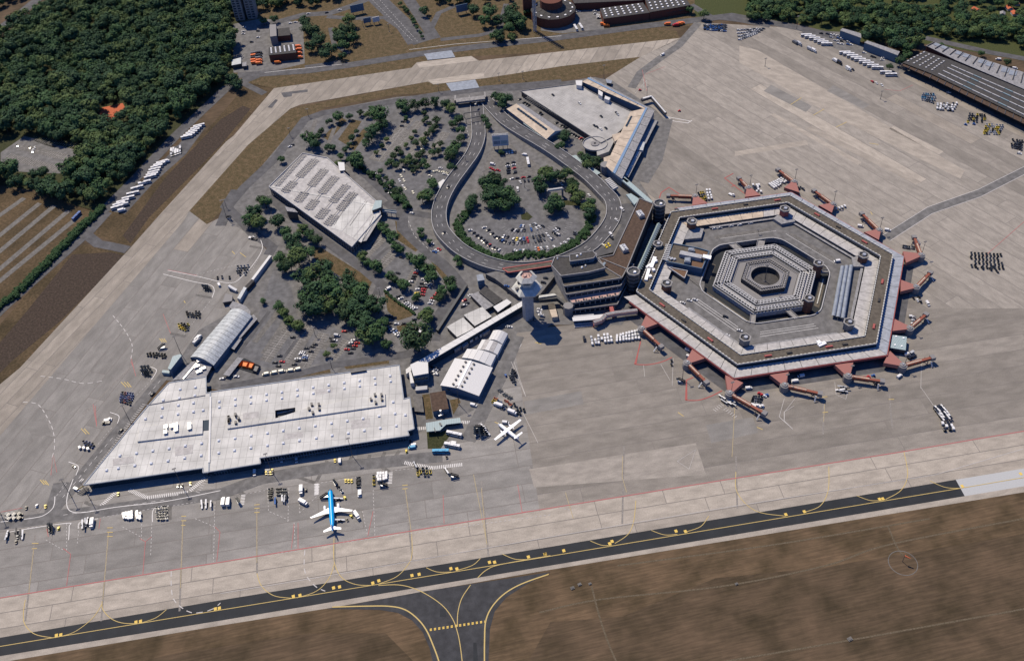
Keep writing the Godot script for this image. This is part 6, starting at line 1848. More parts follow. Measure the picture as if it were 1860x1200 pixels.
func parking_deck():
	var t = thing("parking_deck", "pale open parking deck on the roof inside the bent terminal wing", "car park", Vector3(94.9,0,-868.3))
	var p := V([26.6,-908.9,87.7,-915.1,96.9,-899.9,109.3,-884.6,135.5,-854.8,124.7,-830.3,113.5,-816.2,98.2,-805.3])
	var s := Shape.new()
	s.flat(p, 6.0)
	wobj("deck", s, M["deck_white"], t)
	s = Shape.new()
	s.walls(inset(p, 0.5), 0.0, 5.6)
	wobj("wall", s, M["dark_wall"], t)
	s = Shape.new()
	edge(s, p, 6.3, 0.5, 1.0)
	wobj("parapet", s, M["concrete_wall"], t)
	s = Shape.new()
	for q in [[32.7,-896.6,95.9,-826.8], [38.6,-899.8,101.8,-830.9], [48.7,-902.4,109,-834.8], [61.6,-903.3,117.8,-839.8], [74.6,-905.6,124.2,-847.5]]:
		bays(s, q, 2.7, 5.0, 6.03)
	wobj("bay_line", s, M["tent_white"], t)
	s = Shape.new()
	var c: Vector3 = Vector3(92.7,0,-805.5)
	s.ring(c, 4.0, 12.0, 5.6, 28)
	s.cyl(c, 12.0, 12.0, 5.0, 6.6, 28, false)
	s.cyl(c, 11.5, 11.5, 5.6, 6.6, 28, false)
	s.ring(c, 11.5, 12.0, 6.6, 28)
	wobj("ramp", s, M["deck_white"], t)
	s = Shape.new()
	s.cyl(c, 4.0, 4.0, 0.0, 6.4, 20, false)
	s.ring(c, 1.2, 4.2, 6.4, 20)
	wobj("ramp_core", s, M["drum_grey"], t)
	s = Shape.new()
	s.flat(V([93.6,-806.2,100.4,-807.6,112.2,-816.7,114.7,-815.2,104.4,-791,92.7,-785.7]), 5.8)
	s.walls(V([93.6,-806.2,100.4,-807.6,112.2,-816.7,114.7,-815.2,104.4,-791,92.7,-785.7]), 0.0, 5.8)
	wobj("ramp_deck", s, M["deck_white"], t)
	# bent terminal wing
	t = thing("bent_terminal_wing", "bent terminal wing with beige and blue-grey roof strips", "terminal building", Vector3(150.5,0,-856.9))
	var a := [Vector3(90.9,10,-912.4), Vector3(146.8,10,-853.3), Vector3(99.7,10,-758.2)]
	var b := [Vector3(96.7,10,-917), Vector3(148.5,10,-854.7), Vector3(103.1,10,-751.6)]
	var d := [Vector3(98.4,10,-918.9), Vector3(150.2,10,-853.4), Vector3(104.9,10,-748.6)]
	var e := [Vector3(100.6,10,-920.9), Vector3(156.8,10,-849.2), Vector3(110.2,10,-740.4)]
	var a2 := [Vector3(92.2,10,-909.2), Vector3(133,10,-850.4), Vector3(97.8,10,-762.5)]
	for k in 2:
		var f0 := 0.0
		for j in 8:
			s = Shape.new()
			var u := j / 8.0 + 0.002
			var v := (j + 1) / 8.0 - 0.002
			var l: Array = a if k == 0 else [a[0], a[1], a[2]]
			var in0: Vector3 = (a2[k] if k == 1 else a[k]).lerp(a2[k + 1] if k == 1 else a[k + 1].lerp(a2[1], 0.0), u)
			var in1: Vector3 = (a2[k] if k == 1 else a[k]).lerp(a2[k + 1] if k == 1 else a[k + 1].lerp(a2[1], 0.0), v)
			s.face([in0, in1, b[k].lerp(b[k + 1], v), b[k].lerp(b[k + 1], u)], Vector3.UP)
			wobj("beige_roof_panel", s, M["beige_roof"], t)
			s = Shape.new()
			s.face([d[k].lerp(d[k + 1], u), d[k].lerp(d[k + 1], v), e[k].lerp(e[k + 1], v), e[k].lerp(e[k + 1], u)], Vector3.UP)
			wobj("grey_roof_panel", s, M["roof_grey"], t)
		s = Shape.new()
		var up := Vector3(0, 0.5, 0)
		s.face([b[k] + up, b[k + 1] + up, d[k + 1] + up, d[k] + up], Vector3.UP)
		s.face([b[k], b[k + 1], b[k + 1] + up, b[k] + up], Vector3(-0.7, 0, 0.7))
		s.face([d[k], d[k + 1], d[k + 1] + up, d[k] + up], Vector3(0.7, 0, -0.7))
		wobj("blue_strip", s, M["blue_strip"], t)
	var ol := PackedVector2Array()
	for q in [a[0], a[1], a2[1], a2[2], e[2], e[1], e[0]]:
		ol.append(Vector2(q.x, q.z))
	s = Shape.new()
	s.walls(inset(ol, 0.5), 0.0, 9.8)
	wobj("wall", s, M["wall_blue"], t)
	for q in [[105.8,-894.2,109.8,-887.9,108.2,-880.9,104.9,-885.7], [111.4,-881.9,116.2,-877,114.2,-873,110,-876.4], [84.5,-914.8,91.5,-913.8,89.7,-903.7,84.5,-905.9]]:
		s = Shape.new()
		s.prism(V(q), 6.0, 10.5)
		wobj("stair_house", s, M["tent_white"], t)
	s = Shape.new()
	s.prism(V([132.2,-842.4,133.6,-841.4,126,-823.7,124.4,-825.2]), 10.0, 10.3)
	wobj("roof_glass", s, M["glass"], t)
	s = Shape.new()
	s.prism(V([98,-779.4,107.1,-783.2,107.6,-775.7,101.2,-770.4,97.6,-772.1]), 0.0, 7.5)
	s.prism(V([110.2,-814.5,118.6,-817.3,119.2,-810.8,111.6,-802.7]), 5.0, 8.5)
	wobj("side_block", s, M["beige_roof"], t)
	# glass gallery on the outer side
	t = box_hall("glass_gallery", "dark glass gallery along the outer side of the bent wing", "gallery", [153.2,-840.6,158.4,-838.6,117.7,-749.2,113,-750.9], 5.0, "roof_grey", "glass")
	s = Shape.new()
	s.prism(V([131,-789.9,135.1,-803.3,140.6,-801.3,136.5,-787.9]), 4.0, 6.5)
	wobj("roof_house", s, M["roof_sheet"], t)
	s = Shape.new()
	s.beam(Vector3(132.2,5.4,-788.1), Vector3(115.8,5.4,-751.2), 2.4, 0.8)
	wobj("roof_rail", s, M["roof_sheet"], t)
	# gabled hall between the road and the deck
	t = thing("long_gabled_hall", "long hall with a beige and grey gable roof beside the loop road", "hall", Vector3(38.1,0,-853.1))
	var g := [Vector3(10.6,5,-879.1), Vector3(21.1,7,-884.3), Vector3(27.8,5,-885.8), Vector3(46.8,5,-820.3), Vector3(56,7,-829.9), Vector3(63.4,5,-833.5)]
	s = Shape.new()
	s.auto([g[0], g[1], g[4], g[3]], Vector3(g[1].x, -50, g[1].z))
	wobj("beige_slope", s, M["beige_roof"], t)
	s = Shape.new()
	s.auto([g[1], g[2], g[5], g[4]], Vector3(g[1].x, -50, g[1].z))
	wobj("grey_slope", s, M["roof_grey"], t)
	var gp := PackedVector2Array([Vector2(g[0].x, g[0].z), Vector2(g[2].x, g[2].z), Vector2(g[5].x, g[5].z), Vector2(g[3].x, g[3].z)])
	s = Shape.new()
	s.walls(inset(gp, 0.4), 0.0, 4.9)
	s.auto([g[3], g[4], g[5]], Vector3(g[0].x, 3, g[0].z))
	wobj("wall", s, M["wall_blue"], t)
	for k in 12:
		s = Shape.new()
		var c0: Vector3 = (Vector3(21.7,7,-875.7)).lerp(Vector3(48.5,7,-833.8), k / 12.0)
		var c1: Vector3 = (Vector3(21.7,7,-875.7)).lerp(Vector3(48.5,7,-833.8), (k + 0.85) / 12.0)
		s.beam(c0, c1, 2.2, 0.25)
		wobj("skylight", s, M["glass"], t)
	s = Shape.new()
	s.prism(V([25.8,-853,30,-854.2,47.8,-824.5,46.1,-820.7]), 3.4, 4.0)
	s.walls(inset(V([25.8,-853,30,-854.2,47.8,-824.5,46.1,-820.7]), 0.4), 0.0, 3.4)
	wobj("lean_to", s, M["teal_roof"], t)
	# small shelters by the road
	for q in [[[52.5,-811.2,55.5,-812.5,62.1,-803.1,58.8,-800.5], "short pale shelter beside the trees of the road"], [[69,-791.9,73,-792.5,93.2,-761.2,89.7,-758.8], "long pale green shelter roof along the loop road"]]:
		var h = thing("road_shelter", q[1], "shelter", Vector3(q[0][0], 0, q[0][1]), 0, "shelters along the loop road")
		s = Shape.new()
		s.prism(V(q[0]), 3.1, 3.5)
		wobj("roof", s, M["teal_roof"], h)
		s = Shape.new()
		s.walls(inset(V(q[0]), 0.8), 0.0, 3.1)
		wobj("wall", s, M["dark_wall"], h)
	# roofed stairs and bridge between the wing and the main building
	t = thing("connecting_bridge", "pale blue roofed bridge between the bent wing and main building", "bridge", Vector3(120.1,0,-736))
	for q in [[102.1,-755.7,107.4,-757.6,133.5,-706.1,130.1,-703.5], [111.3,-719.2,115.8,-720.1,122.5,-710.8,116.6,-703.4], [110.7,-743.2,113.3,-743.9,120,-732.6,117.2,-730.8]]:
		s = Shape.new()
		s.prism(V(q), 7.0, 8.6)
		wobj("roof", s, M["teal_roof"], t)
	s = Shape.new()
	s.walls(inset(V([102.1,-755.7,107.4,-757.6,133.5,-706.1,130.1,-703.5]), 0.5), 0.0, 7.0)
	wobj("wall", s, M["dark_wall"], t)
	for k in 7:
		s = Shape.new()
		s.box((Vector3(98,5,-747.8)).lerp(Vector3(103.1,5,-732.4), k / 6.0), Vector3(6.0, 0.8 + k * 0.25, 1.6), 0.6)
		wobj("step", s, M["parapet"], t)
	s = Shape.new()
	s.cyl(Vector3(98.3,0,-766.5), 5.0, 5.0, 0.0, 9.0, 10)
	tag(obj("round_stair", s, M["drum_grey"]), "grey round stair tower at the lower end of the bent wing", "stair tower")
	# billboard tower
	t = thing("billboard", "tall four-sided billboard tower with pale pictures beside the loop road", "billboard", Vector3(2,0,-816.8))
	s = Shape.new()
	for k in 4:
		s.box(Vector3(-6.5 + k * 4.3, 0, 0), Vector3(0.5, 17.0, 0.5), 0.0)
	obj("frame", s, M["metal_dark"], t)
	s = Shape.new()
	s.box(Vector3(0, 4.0, 0.6), Vector3(15.5, 12.5, 0.5))
	s.box(Vector3(0, 4.0, -1.4), Vector3(15.5, 12.5, 0.5))
	s.box(Vector3(-7.6, 4.0, -0.4), Vector3(0.4, 12.5, 2.4))
	obj("panel", s, M["tent_white"], t)
	for q in [[-3.6, 11.4, 6.4, 3.4, "teal_roof"], [3.6, 11.4, 6.4, 3.4, "tent_white"], [-3.6, 6.2, 6.4, 3.8, "roof_panel_blue"], [3.6, 6.2, 6.4, 3.8, "teal_roof"]]:
		s = Shape.new()
		s.box(Vector3(q[0], q[1], 0.92), Vector3(q[2], q[3], 0.12))
		obj("print", s, M[q[4]], t)
	t = thing("portal_frame", "pale square portal frame among the trees of the loop car park", "frame", Vector3(48.9,0,-740.3))
	s = Shape.new()
	var pa: Vector3 = Vector3(41.6,0,-732.8)
	var pb: Vector3 = Vector3(55.1,0,-734.3)
	s.beam(pa + Vector3(0, 9, 0), pb + Vector3(0, 9, 0), 1.8, 1.8)
	wobj("beam", s, M["parapet"], t)
	for q in [pa, pb]:
		s = Shape.new()
		s.box(q, Vector3(1.8, 9.0, 1.8))
		wobj("post", s, M["concrete_wall"], t)
	box_hall("kiosk", "white-roofed kiosk with blue glass beside the taxi ranks", "kiosk", [-62.8,-759.5,-54.2,-768.5,-50.7,-765.2,-56.8,-754.6], 4.0, "tent_white", "wall_blue")


func far_buildings():
	var s := Shape.new()
	var t = box_hall("red_hall", "long red-brown hall with skylights and a recessed gate front, top left", "depot", [-250,-1033.3,-220.9,-1037.4,-217.4,-1017.7,-247.9,-1016], 9.0, "roof_dark", "brick")
	for k in 5:
		for j in 6:
			s = Shape.new()
			s.box((Vector3(-247,9,-1031.3)).lerp(Vector3(-222.6,9,-1034.4), j / 5.0).lerp((Vector3(-245.1,9,-1020.4)).lerp(Vector3(-220.4,9,-1023.4), j / 5.0), k / 4.0), Vector3(1.6, 0.6, 1.2))
			wobj("skylight", s, M["white_metal"], t)
	s = Shape.new()
	s.box(Vector3(-234.6,0,-1022.8), Vector3(16, 4.5, 2.0))
	wobj("gate_front", s, M["glass_light"], t)
	t = box_hall("red_hall", "smaller red-brown hall with a raised tower, behind the long one", "depot", [-255.4,-1079.1,-232.2,-1081,-229.2,-1062.4,-252.6,-1061.6], 7.0, "roof_dark", "brick")
	s = Shape.new()
	s.prism(V([-254.5,-1082.9,-247.1,-1083.1,-243.2,-1055.4,-250.6,-1054.4]), 0.0, 11.0)
	wobj("tower", s, M["drum_grey"], t)
	t = box_hall("yard_canopy", "pale flat canopy at the corner of the maintenance yard", "canopy", [-290.1,-1019,-280.4,-1022.9,-278.5,-1009.4,-288.7,-1006.9], 5.0, "roof_sheet", "dark_wall")
	t = box_hall("yard_canopy", "small grey canopy beside the pale one in the yard", "canopy", [-278.1,-1013.1,-273.3,-1014.4,-272,-1005.1,-276.9,-1005], 4.0, "roof_grey", "dark_wall")
	# tower block cut by the upper edge
	t = thing("tower_block", "tall grey apartment block with rows of windows at the top edge", "apartment block", Vector3(-290.2,0,-1126.6))
	s = Shape.new()
	s.box(Vector3(-6, 0, 0), Vector3(11, 46, 13))
	s.box(Vector3(8, 0, -2), Vector3(11, 46, 13))
	obj("wall", s, M["concrete_wall"], t)
	s = Shape.new()
	s.box(Vector3(1, 0, -4), Vector3(5, 48, 9))
	obj("stair_core", s, M["dark_wall"], t)
	for f in 14:
		for k in 4:
			s = Shape.new()
			s.box(Vector3([-9.0, -4.0, 5.5, 10.5][k], 2.0 + f * 3.1, 6.55 if k < 2 else 4.55), Vector3(3.2, 1.6, 0.14))
			obj("window", s, M["glass"], t)
	# round brick building
	t = thing("round_brick_building", "round brick building with a ribbed conical roof and raised drum", "industrial building", Vector3(73.8,0,-1072.2))
	s = Shape.new()
	s.cyl(Vector3.ZERO, 25.5, 25.5, 0, 11, 28, false)
	obj("wall", s, M["brick"], t)
	for k in 14:
		s = Shape.new()
		var a0 := TAU * k / 14.0 + 0.012
		var a1 := TAU * (k + 1) / 14.0 - 0.012
		s.auto([Vector3(cos(a0) * 26, 11, sin(a0) * 26), Vector3(cos(a1) * 26, 11, sin(a1) * 26), Vector3(cos(a1) * 10, 15, sin(a1) * 10), Vector3(cos(a0) * 10, 15, sin(a0) * 10)], Vector3(0, -60, 0))
		obj("roof_segment", s, M["roof_dark"], t)
		s = Shape.new()
		s.beam(Vector3(cos(a0) * 22, 11.9, sin(a0) * 22), Vector3(cos(a0 + 0.12) * 22, 11.9, sin(a0 + 0.12) * 22), 1.6, 0.6)
		obj("skylight", s, M["white_metal"], t)
	s = Shape.new()
	s.cyl(Vector3(-2, 0, -2), 13.0, 13.0, 11, 23, 24)
	obj("raised_drum", s, M["brick"], t)
	s = Shape.new()
	s.box(Vector3(-27, 0, -18), Vector3(14, 20, 16))
	obj("stair_block", s, M["brick"], t)
	# lattice chimney mast
	t = thing("lattice_mast", "tall pale lattice mast with a red foot beside the round building", "mast", Vector3(50.6,0,-1043.5))
	for k in 12:
		s = Shape.new()
		var y := k * 6.0
		for q in [[-1.8, -1.8], [1.8, -1.8], [1.8, 1.8], [-1.8, 1.8]]:
			s.box(Vector3(q[0], y, q[1]), Vector3(0.5, 6.0, 0.5))
		for q in [[-1.8, -1.8, 1.8, -1.8], [1.8, -1.8, 1.8, 1.8], [1.8, 1.8, -1.8, 1.8], [-1.8, 1.8, -1.8, -1.8]]:
			s.beam(Vector3(q[0], y, q[1]), Vector3(q[2], y + 6, q[3]), 0.35, 0.35)
			s.beam(Vector3(q[0], y + 6, q[1]), Vector3(q[2], y + 6, q[3]), 0.3, 0.3)
		obj("lattice_section", s, M["tower_grey"], t)
	s = Shape.new()
	s.cyl(Vector3.ZERO, 1.0, 1.0, 0, 72, 10)
	obj("pipe", s, M["parapet"], t)
	# long halls at the top
	for q in [[[127.2,-1068.6,177.8,-1075.6,182,-1050.5,128.7,-1044.2], "long grey-roofed brick hall by the perimeter road", 9.0], [[180.9,-1084.5,226.9,-1081.1,230.2,-1060.2,182,-1050.5], "second grey-roofed brick hall, joined to the right of first", 9.5], [[97.1,-1101,132.6,-1101.2,173.1,-1098.8,199.7,-1087.1,176,-1081.3,99.2,-1085.6], "brick block at the upper edge behind the halls", 9.0]]:
		t = box_hall("brick_hall", q[1], "depot", q[0], q[2], "roof_dark", "brick")
		var pp := V(q[0])
		for k in 4:
			for j in 7:
				s = Shape.new()
				var c := pp[0].lerp(pp[1], (j + 0.6) / 7.6).lerp(pp[3].lerp(pp[2], (j + 0.6) / 7.6), (k + 0.7) / 4.6)
				s.box(Vector3(c.x, q[2], c.y), Vector3(1.8, 0.8, 1.8), 0.2)
				wobj("skylight", s, M["white_metal"], t)
	t = thing("open_canopy", "long dark open canopy along the front of the brick halls", "canopy", Vector3(162,0,-1053.6))
	s = Shape.new()
	s.prism(V([129.8,-1053.1,183.5,-1059.5,230.8,-1067,230.7,-1059.7,183.2,-1051.6,130.6,-1045.2]), 4.5, 5.0)
	wobj("roof", s, M["roof_dark"], t)
	for k in 16:
		s = Shape.new()
		s.box((Vector3(131.4,0,-1051.1)).lerp(Vector3(231.7,0,-1065), k / 15.0), Vector3(0.4, 4.5, 0.4))
		wobj("post", s, M["metal_dark"], t)
	# big depot on the right with rooflights
	t = thing("cargo_depot", "huge dark flat depot with rows of rooflights at the right edge", "depot", Vector3(490.2,0,-880))
	s = Shape.new()
	s.flat(V([422.5,-906.2,452,-925.9,472,-904.5,544.7,-807.3,523.1,-758.5,443.6,-881.4]), 9.0)
	wobj("roof", s, M["roof_dark"], t)
	s = Shape.new()
	s.walls(inset(V([422.5,-906.2,452,-925.9,472,-904.5,544.7,-807.3,523.1,-758.5,443.6,-881.4]), 6.0), 0.0, 9.0)
	wobj("wall", s, M["dark_wall"], t)
	s = Shape.new()
	s.prism(V([420.2,-904.3,425.5,-909.7,446.6,-884.8,523.5,-758.7,519.9,-750.5,441.5,-874.6]), 7.2, 7.8)
	wobj("front_canopy", s, M["roof_rust"], t)
	for k in 22:
		s = Shape.new()
		s.beam((Vector3(420.6,8,-903.4)).lerp(Vector3(519.8,8,-751.8), k / 21.0) + Vector3(0, 0.2, 0), (Vector3(425.2,8,-908.8)).lerp(Vector3(522.9,8,-758.8), k / 21.0) + Vector3(0, 0.2, 0), 0.5, 0.5)
		wobj("canopy_rib", s, M["metal_dark"], t)
		s = Shape.new()
		s.box((Vector3(426,0,-914.4)).lerp(Vector3(526.2,0,-760.3), k / 21.0), Vector3(0.5, 7.2, 0.5))
		wobj("post", s, M["metal_dark"], t)
	for k in 5:
		for j in 6:
			s = Shape.new()
			var c := (Vector3(428.6,9.1,-908.2)).lerp(Vector3(446.7,9.1,-888.2), k / 4.0).lerp((Vector3(450.1,9.1,-922.8)).lerp(Vector3(463.4,9.1,-902.4), k / 4.0), j / 5.0)
			s.box(c, Vector3(2.2, 0.6, 1.6), 0.5)
			wobj("rooflight", s, M["parapet"], t)
	for q in [[450,-880,524.9,-762.8], [456.4,-885,529.7,-773.5], [462.8,-890.1,534.5,-784.5], [468.1,-893.9,538.9,-794.3]]:
		for j in 14:
			s = Shape.new()
			var a := Vector3(q[0], 9.4, q[1]).lerp(Vector3(q[2], 9.4, q[3]), j / 14.0 + 0.001)
			var b := Vector3(q[0], 9.4, q[1]).lerp(Vector3(q[2], 9.4, q[3]), (j + 1) / 14.0 - 0.004)
			s.beam(a, b, 1.2, 0.6)
			wobj("rooflight_band", s, M["glass_light" if j % 4 == 3 else "parapet"], t)
	t = box_hall("saw_roof_hall", "long hall with grey roof bays and a red brick front behind the depot", "depot", [457.2,-936.2,467.4,-942.7,489.4,-917.4,560.9,-843.7,548.1,-814.9,520.9,-842,476.5,-903.8], 9.0, "roof_grey", "brick")
	for k in 17:
		s = Shape.new()
		var a: Vector3 = (Vector3(458.3,9.5,-935.1)).lerp(Vector3(549.3,9.5,-818), k / 17.0)
		var b: Vector3 = (Vector3(467.5,9.5,-940.9)).lerp(Vector3(559.2,9.5,-840.3), k / 17.0)
		s.beam(a, b, 0.7, 0.8)
		wobj("roof_rib", s, M["roof_dark"], t)
		if k % 3 != 2:
			s = Shape.new()
			s.beam(a.lerp(b, 0.25) + Vector3(6, -0.3, 2.5), b.lerp(a, 0.25) + Vector3(6, -0.3, 2.5), 7.0, 0.4)
			wobj("roof_glass", s, M["roof_panel_blue"], t)
	box_hall("grey_block", "grey flat block with window rows beside the bus stands", "office", [378.8,-980.5,382.5,-984.9,399,-970.8,396.1,-961.4], 9.0, "roof_grey", "wall_blue")
	box_hall("grey_block", "longer grey flat block below the trees beside bus stands", "office", [396.4,-951.6,400.8,-955.2,426.8,-928.1,422.1,-921], 9.0, "roof_grey", "wall_blue")
	# boards by the northern road
	for q in [[Vector3(-155.5,0,-1115.5), 16.0, 9.0, "dark billboard on posts beside the northern road"], [Vector3(-142.4,0,-1086.7), 9.0, 6.0, "smaller dark board on the tan lawn"], [Vector3(-131.9,0,-1087.3), 8.0, 6.0, "white board beside the smaller dark one"], [Vector3(-31.3,0,-1096.8), 14.0, 9.0, "dark billboard behind the round lawn"]]:
		t = thing("road_board", q[3], "billboard", q[0], 0.3, "boards by the northern road")
		s = Shape.new()
		s.box(Vector3(0, 3.0, 0), Vector3(q[1], q[2], 0.6))
		obj("panel", s, M["tent_white" if q[1] == 8.0 else "wall_blue"], t)
		s = Shape.new()
		for k in [-0.35, 0.35]:
			s.box(Vector3(q[1] * k, 0, -0.5), Vector3(0.5, 5.0, 0.5))
		obj("post", s, M["metal_dark"], t)
	# garden huts of the allotments
	var roofs := ["brick", "roof_grey", "tent_white", "roof_rust", "clay", "roof_dark"]
	var tone := ["red brick", "grey", "white", "brown", "orange tiled", "dark"]
	for k in 80:
		var c: Vector3 = (Vector3(327.4,0,-1083.8)).lerp(Vector3(610.8,0,-1018.4), rng.randf()) + Vector3(rng.randf_range(-15, 15), 0, rng.randf_range(-90, 40))
		var m := rng.randi() % 6
		var h = thing("garden_hut", "small %s roofed hut among the allotment trees" % tone[m], "hut", c, rng.randf_range(-0.5, 0.5), "%s huts in the allotments" % tone[m])
		s = Shape.new()
		var w := rng.randf_range(4.0, 7.0)
		s.box(Vector3.ZERO, Vector3(w, 2.6, w * 1.2))
		obj("wall", s, M["roof_panel"], h)
		for sd in [-1.0, 1.0]:
			s = Shape.new()
			s.auto([Vector3(0, 4.0, -w * 0.65), Vector3(0, 4.0, w * 0.65), Vector3(sd * w * 0.56, 2.4, w * 0.65), Vector3(sd * w * 0.56, 2.4, -w * 0.65)], Vector3(0, -50, 0))
			obj("roof", s, M[roofs[m]], h)
	# wind sock circle on the field
	t = thing("windsock_circle", "pale ring on the brown field around a tilted windsock mast", "windsock", Vector3(235.8,0,-332.1))
	s = Shape.new()
	s.ring(Vector3.ZERO, 8.6, 9.1, 0.05, 36)
	obj("ring", s, M["paving"], t)
	s = Shape.new()
	s.cyl(Vector3(0, 0, -1), 0.2, 0.12, 0, 7.0, 8)
	obj("mast", s, M["metal_dark"], t)
	s = Shape.new()
	s.loft(Vector3(0, 6.6, -1), Basis(Vector3(0, 1, 0), 1.0), [[0.0, 0.6, 0.6, 0.0], [3.5, 0.3, 0.3, -0.4]], 8)
	obj("sock", s, M["clay"], t)
	for q in [[Vector3(26.4,0,-331.1), 2.6], [Vector3(31.1,0,-333.3), 2.4], [Vector3(37.7,0,-333.2), 2.0], [Vector3(129,0,-325.7), 2.0], [Vector3(188,0,-283.6), 3.0]]:
		s = Shape.new()
		s.box(q[0], Vector3(q[1], 0.5, q[1] * 0.8), 0.4)
		s.box(q[0] + Vector3(0, 0.5, 0), Vector3(q[1] * 0.6, 0.3, q[1] * 0.5), 0.4)
		tag(obj("field_box", s, M["paving"]), "small pale concrete box lying on the brown field", "inspection box", "concrete boxes on the field")


func plane_body(t: Node, L: float, r: float, cy: float, top: String, low: String):
	var h := L * 0.5
	var prof := [[h, 0.05, 0.05, cy - r * 0.35], [h - 0.5, r * 0.38, r * 0.36, cy - r * 0.25], [h - 1.6, r * 0.7, r * 0.68, cy - r * 0.1], [h - 3.6, r, r, cy], [-h * 0.42, r, r, cy], [-h * 0.7, r * 0.72, r * 0.7, cy + r * 0.28], [-h * 0.9, r * 0.36, r * 0.34, cy + r * 0.6], [-h, r * 0.1, r * 0.1, cy + r * 0.72]]
	var s := Shape.new()
	s.loft(Vector3.ZERO, Basis(), prof, 14, -0.25, PI + 0.25)
	obj("fuselage", s, M[top], t)
	s = Shape.new()
	s.loft(Vector3.ZERO, Basis(), prof, 10, PI + 0.25, TAU - 0.25)
	obj("belly", s, M[low], t)
	s = Shape.new()
	s.box(Vector3(0, cy + r * 0.38, h - 1.9), Vector3(r * 1.1, r * 0.26, 0.9))
	obj("cockpit_window", s, M["car_glass"], t)


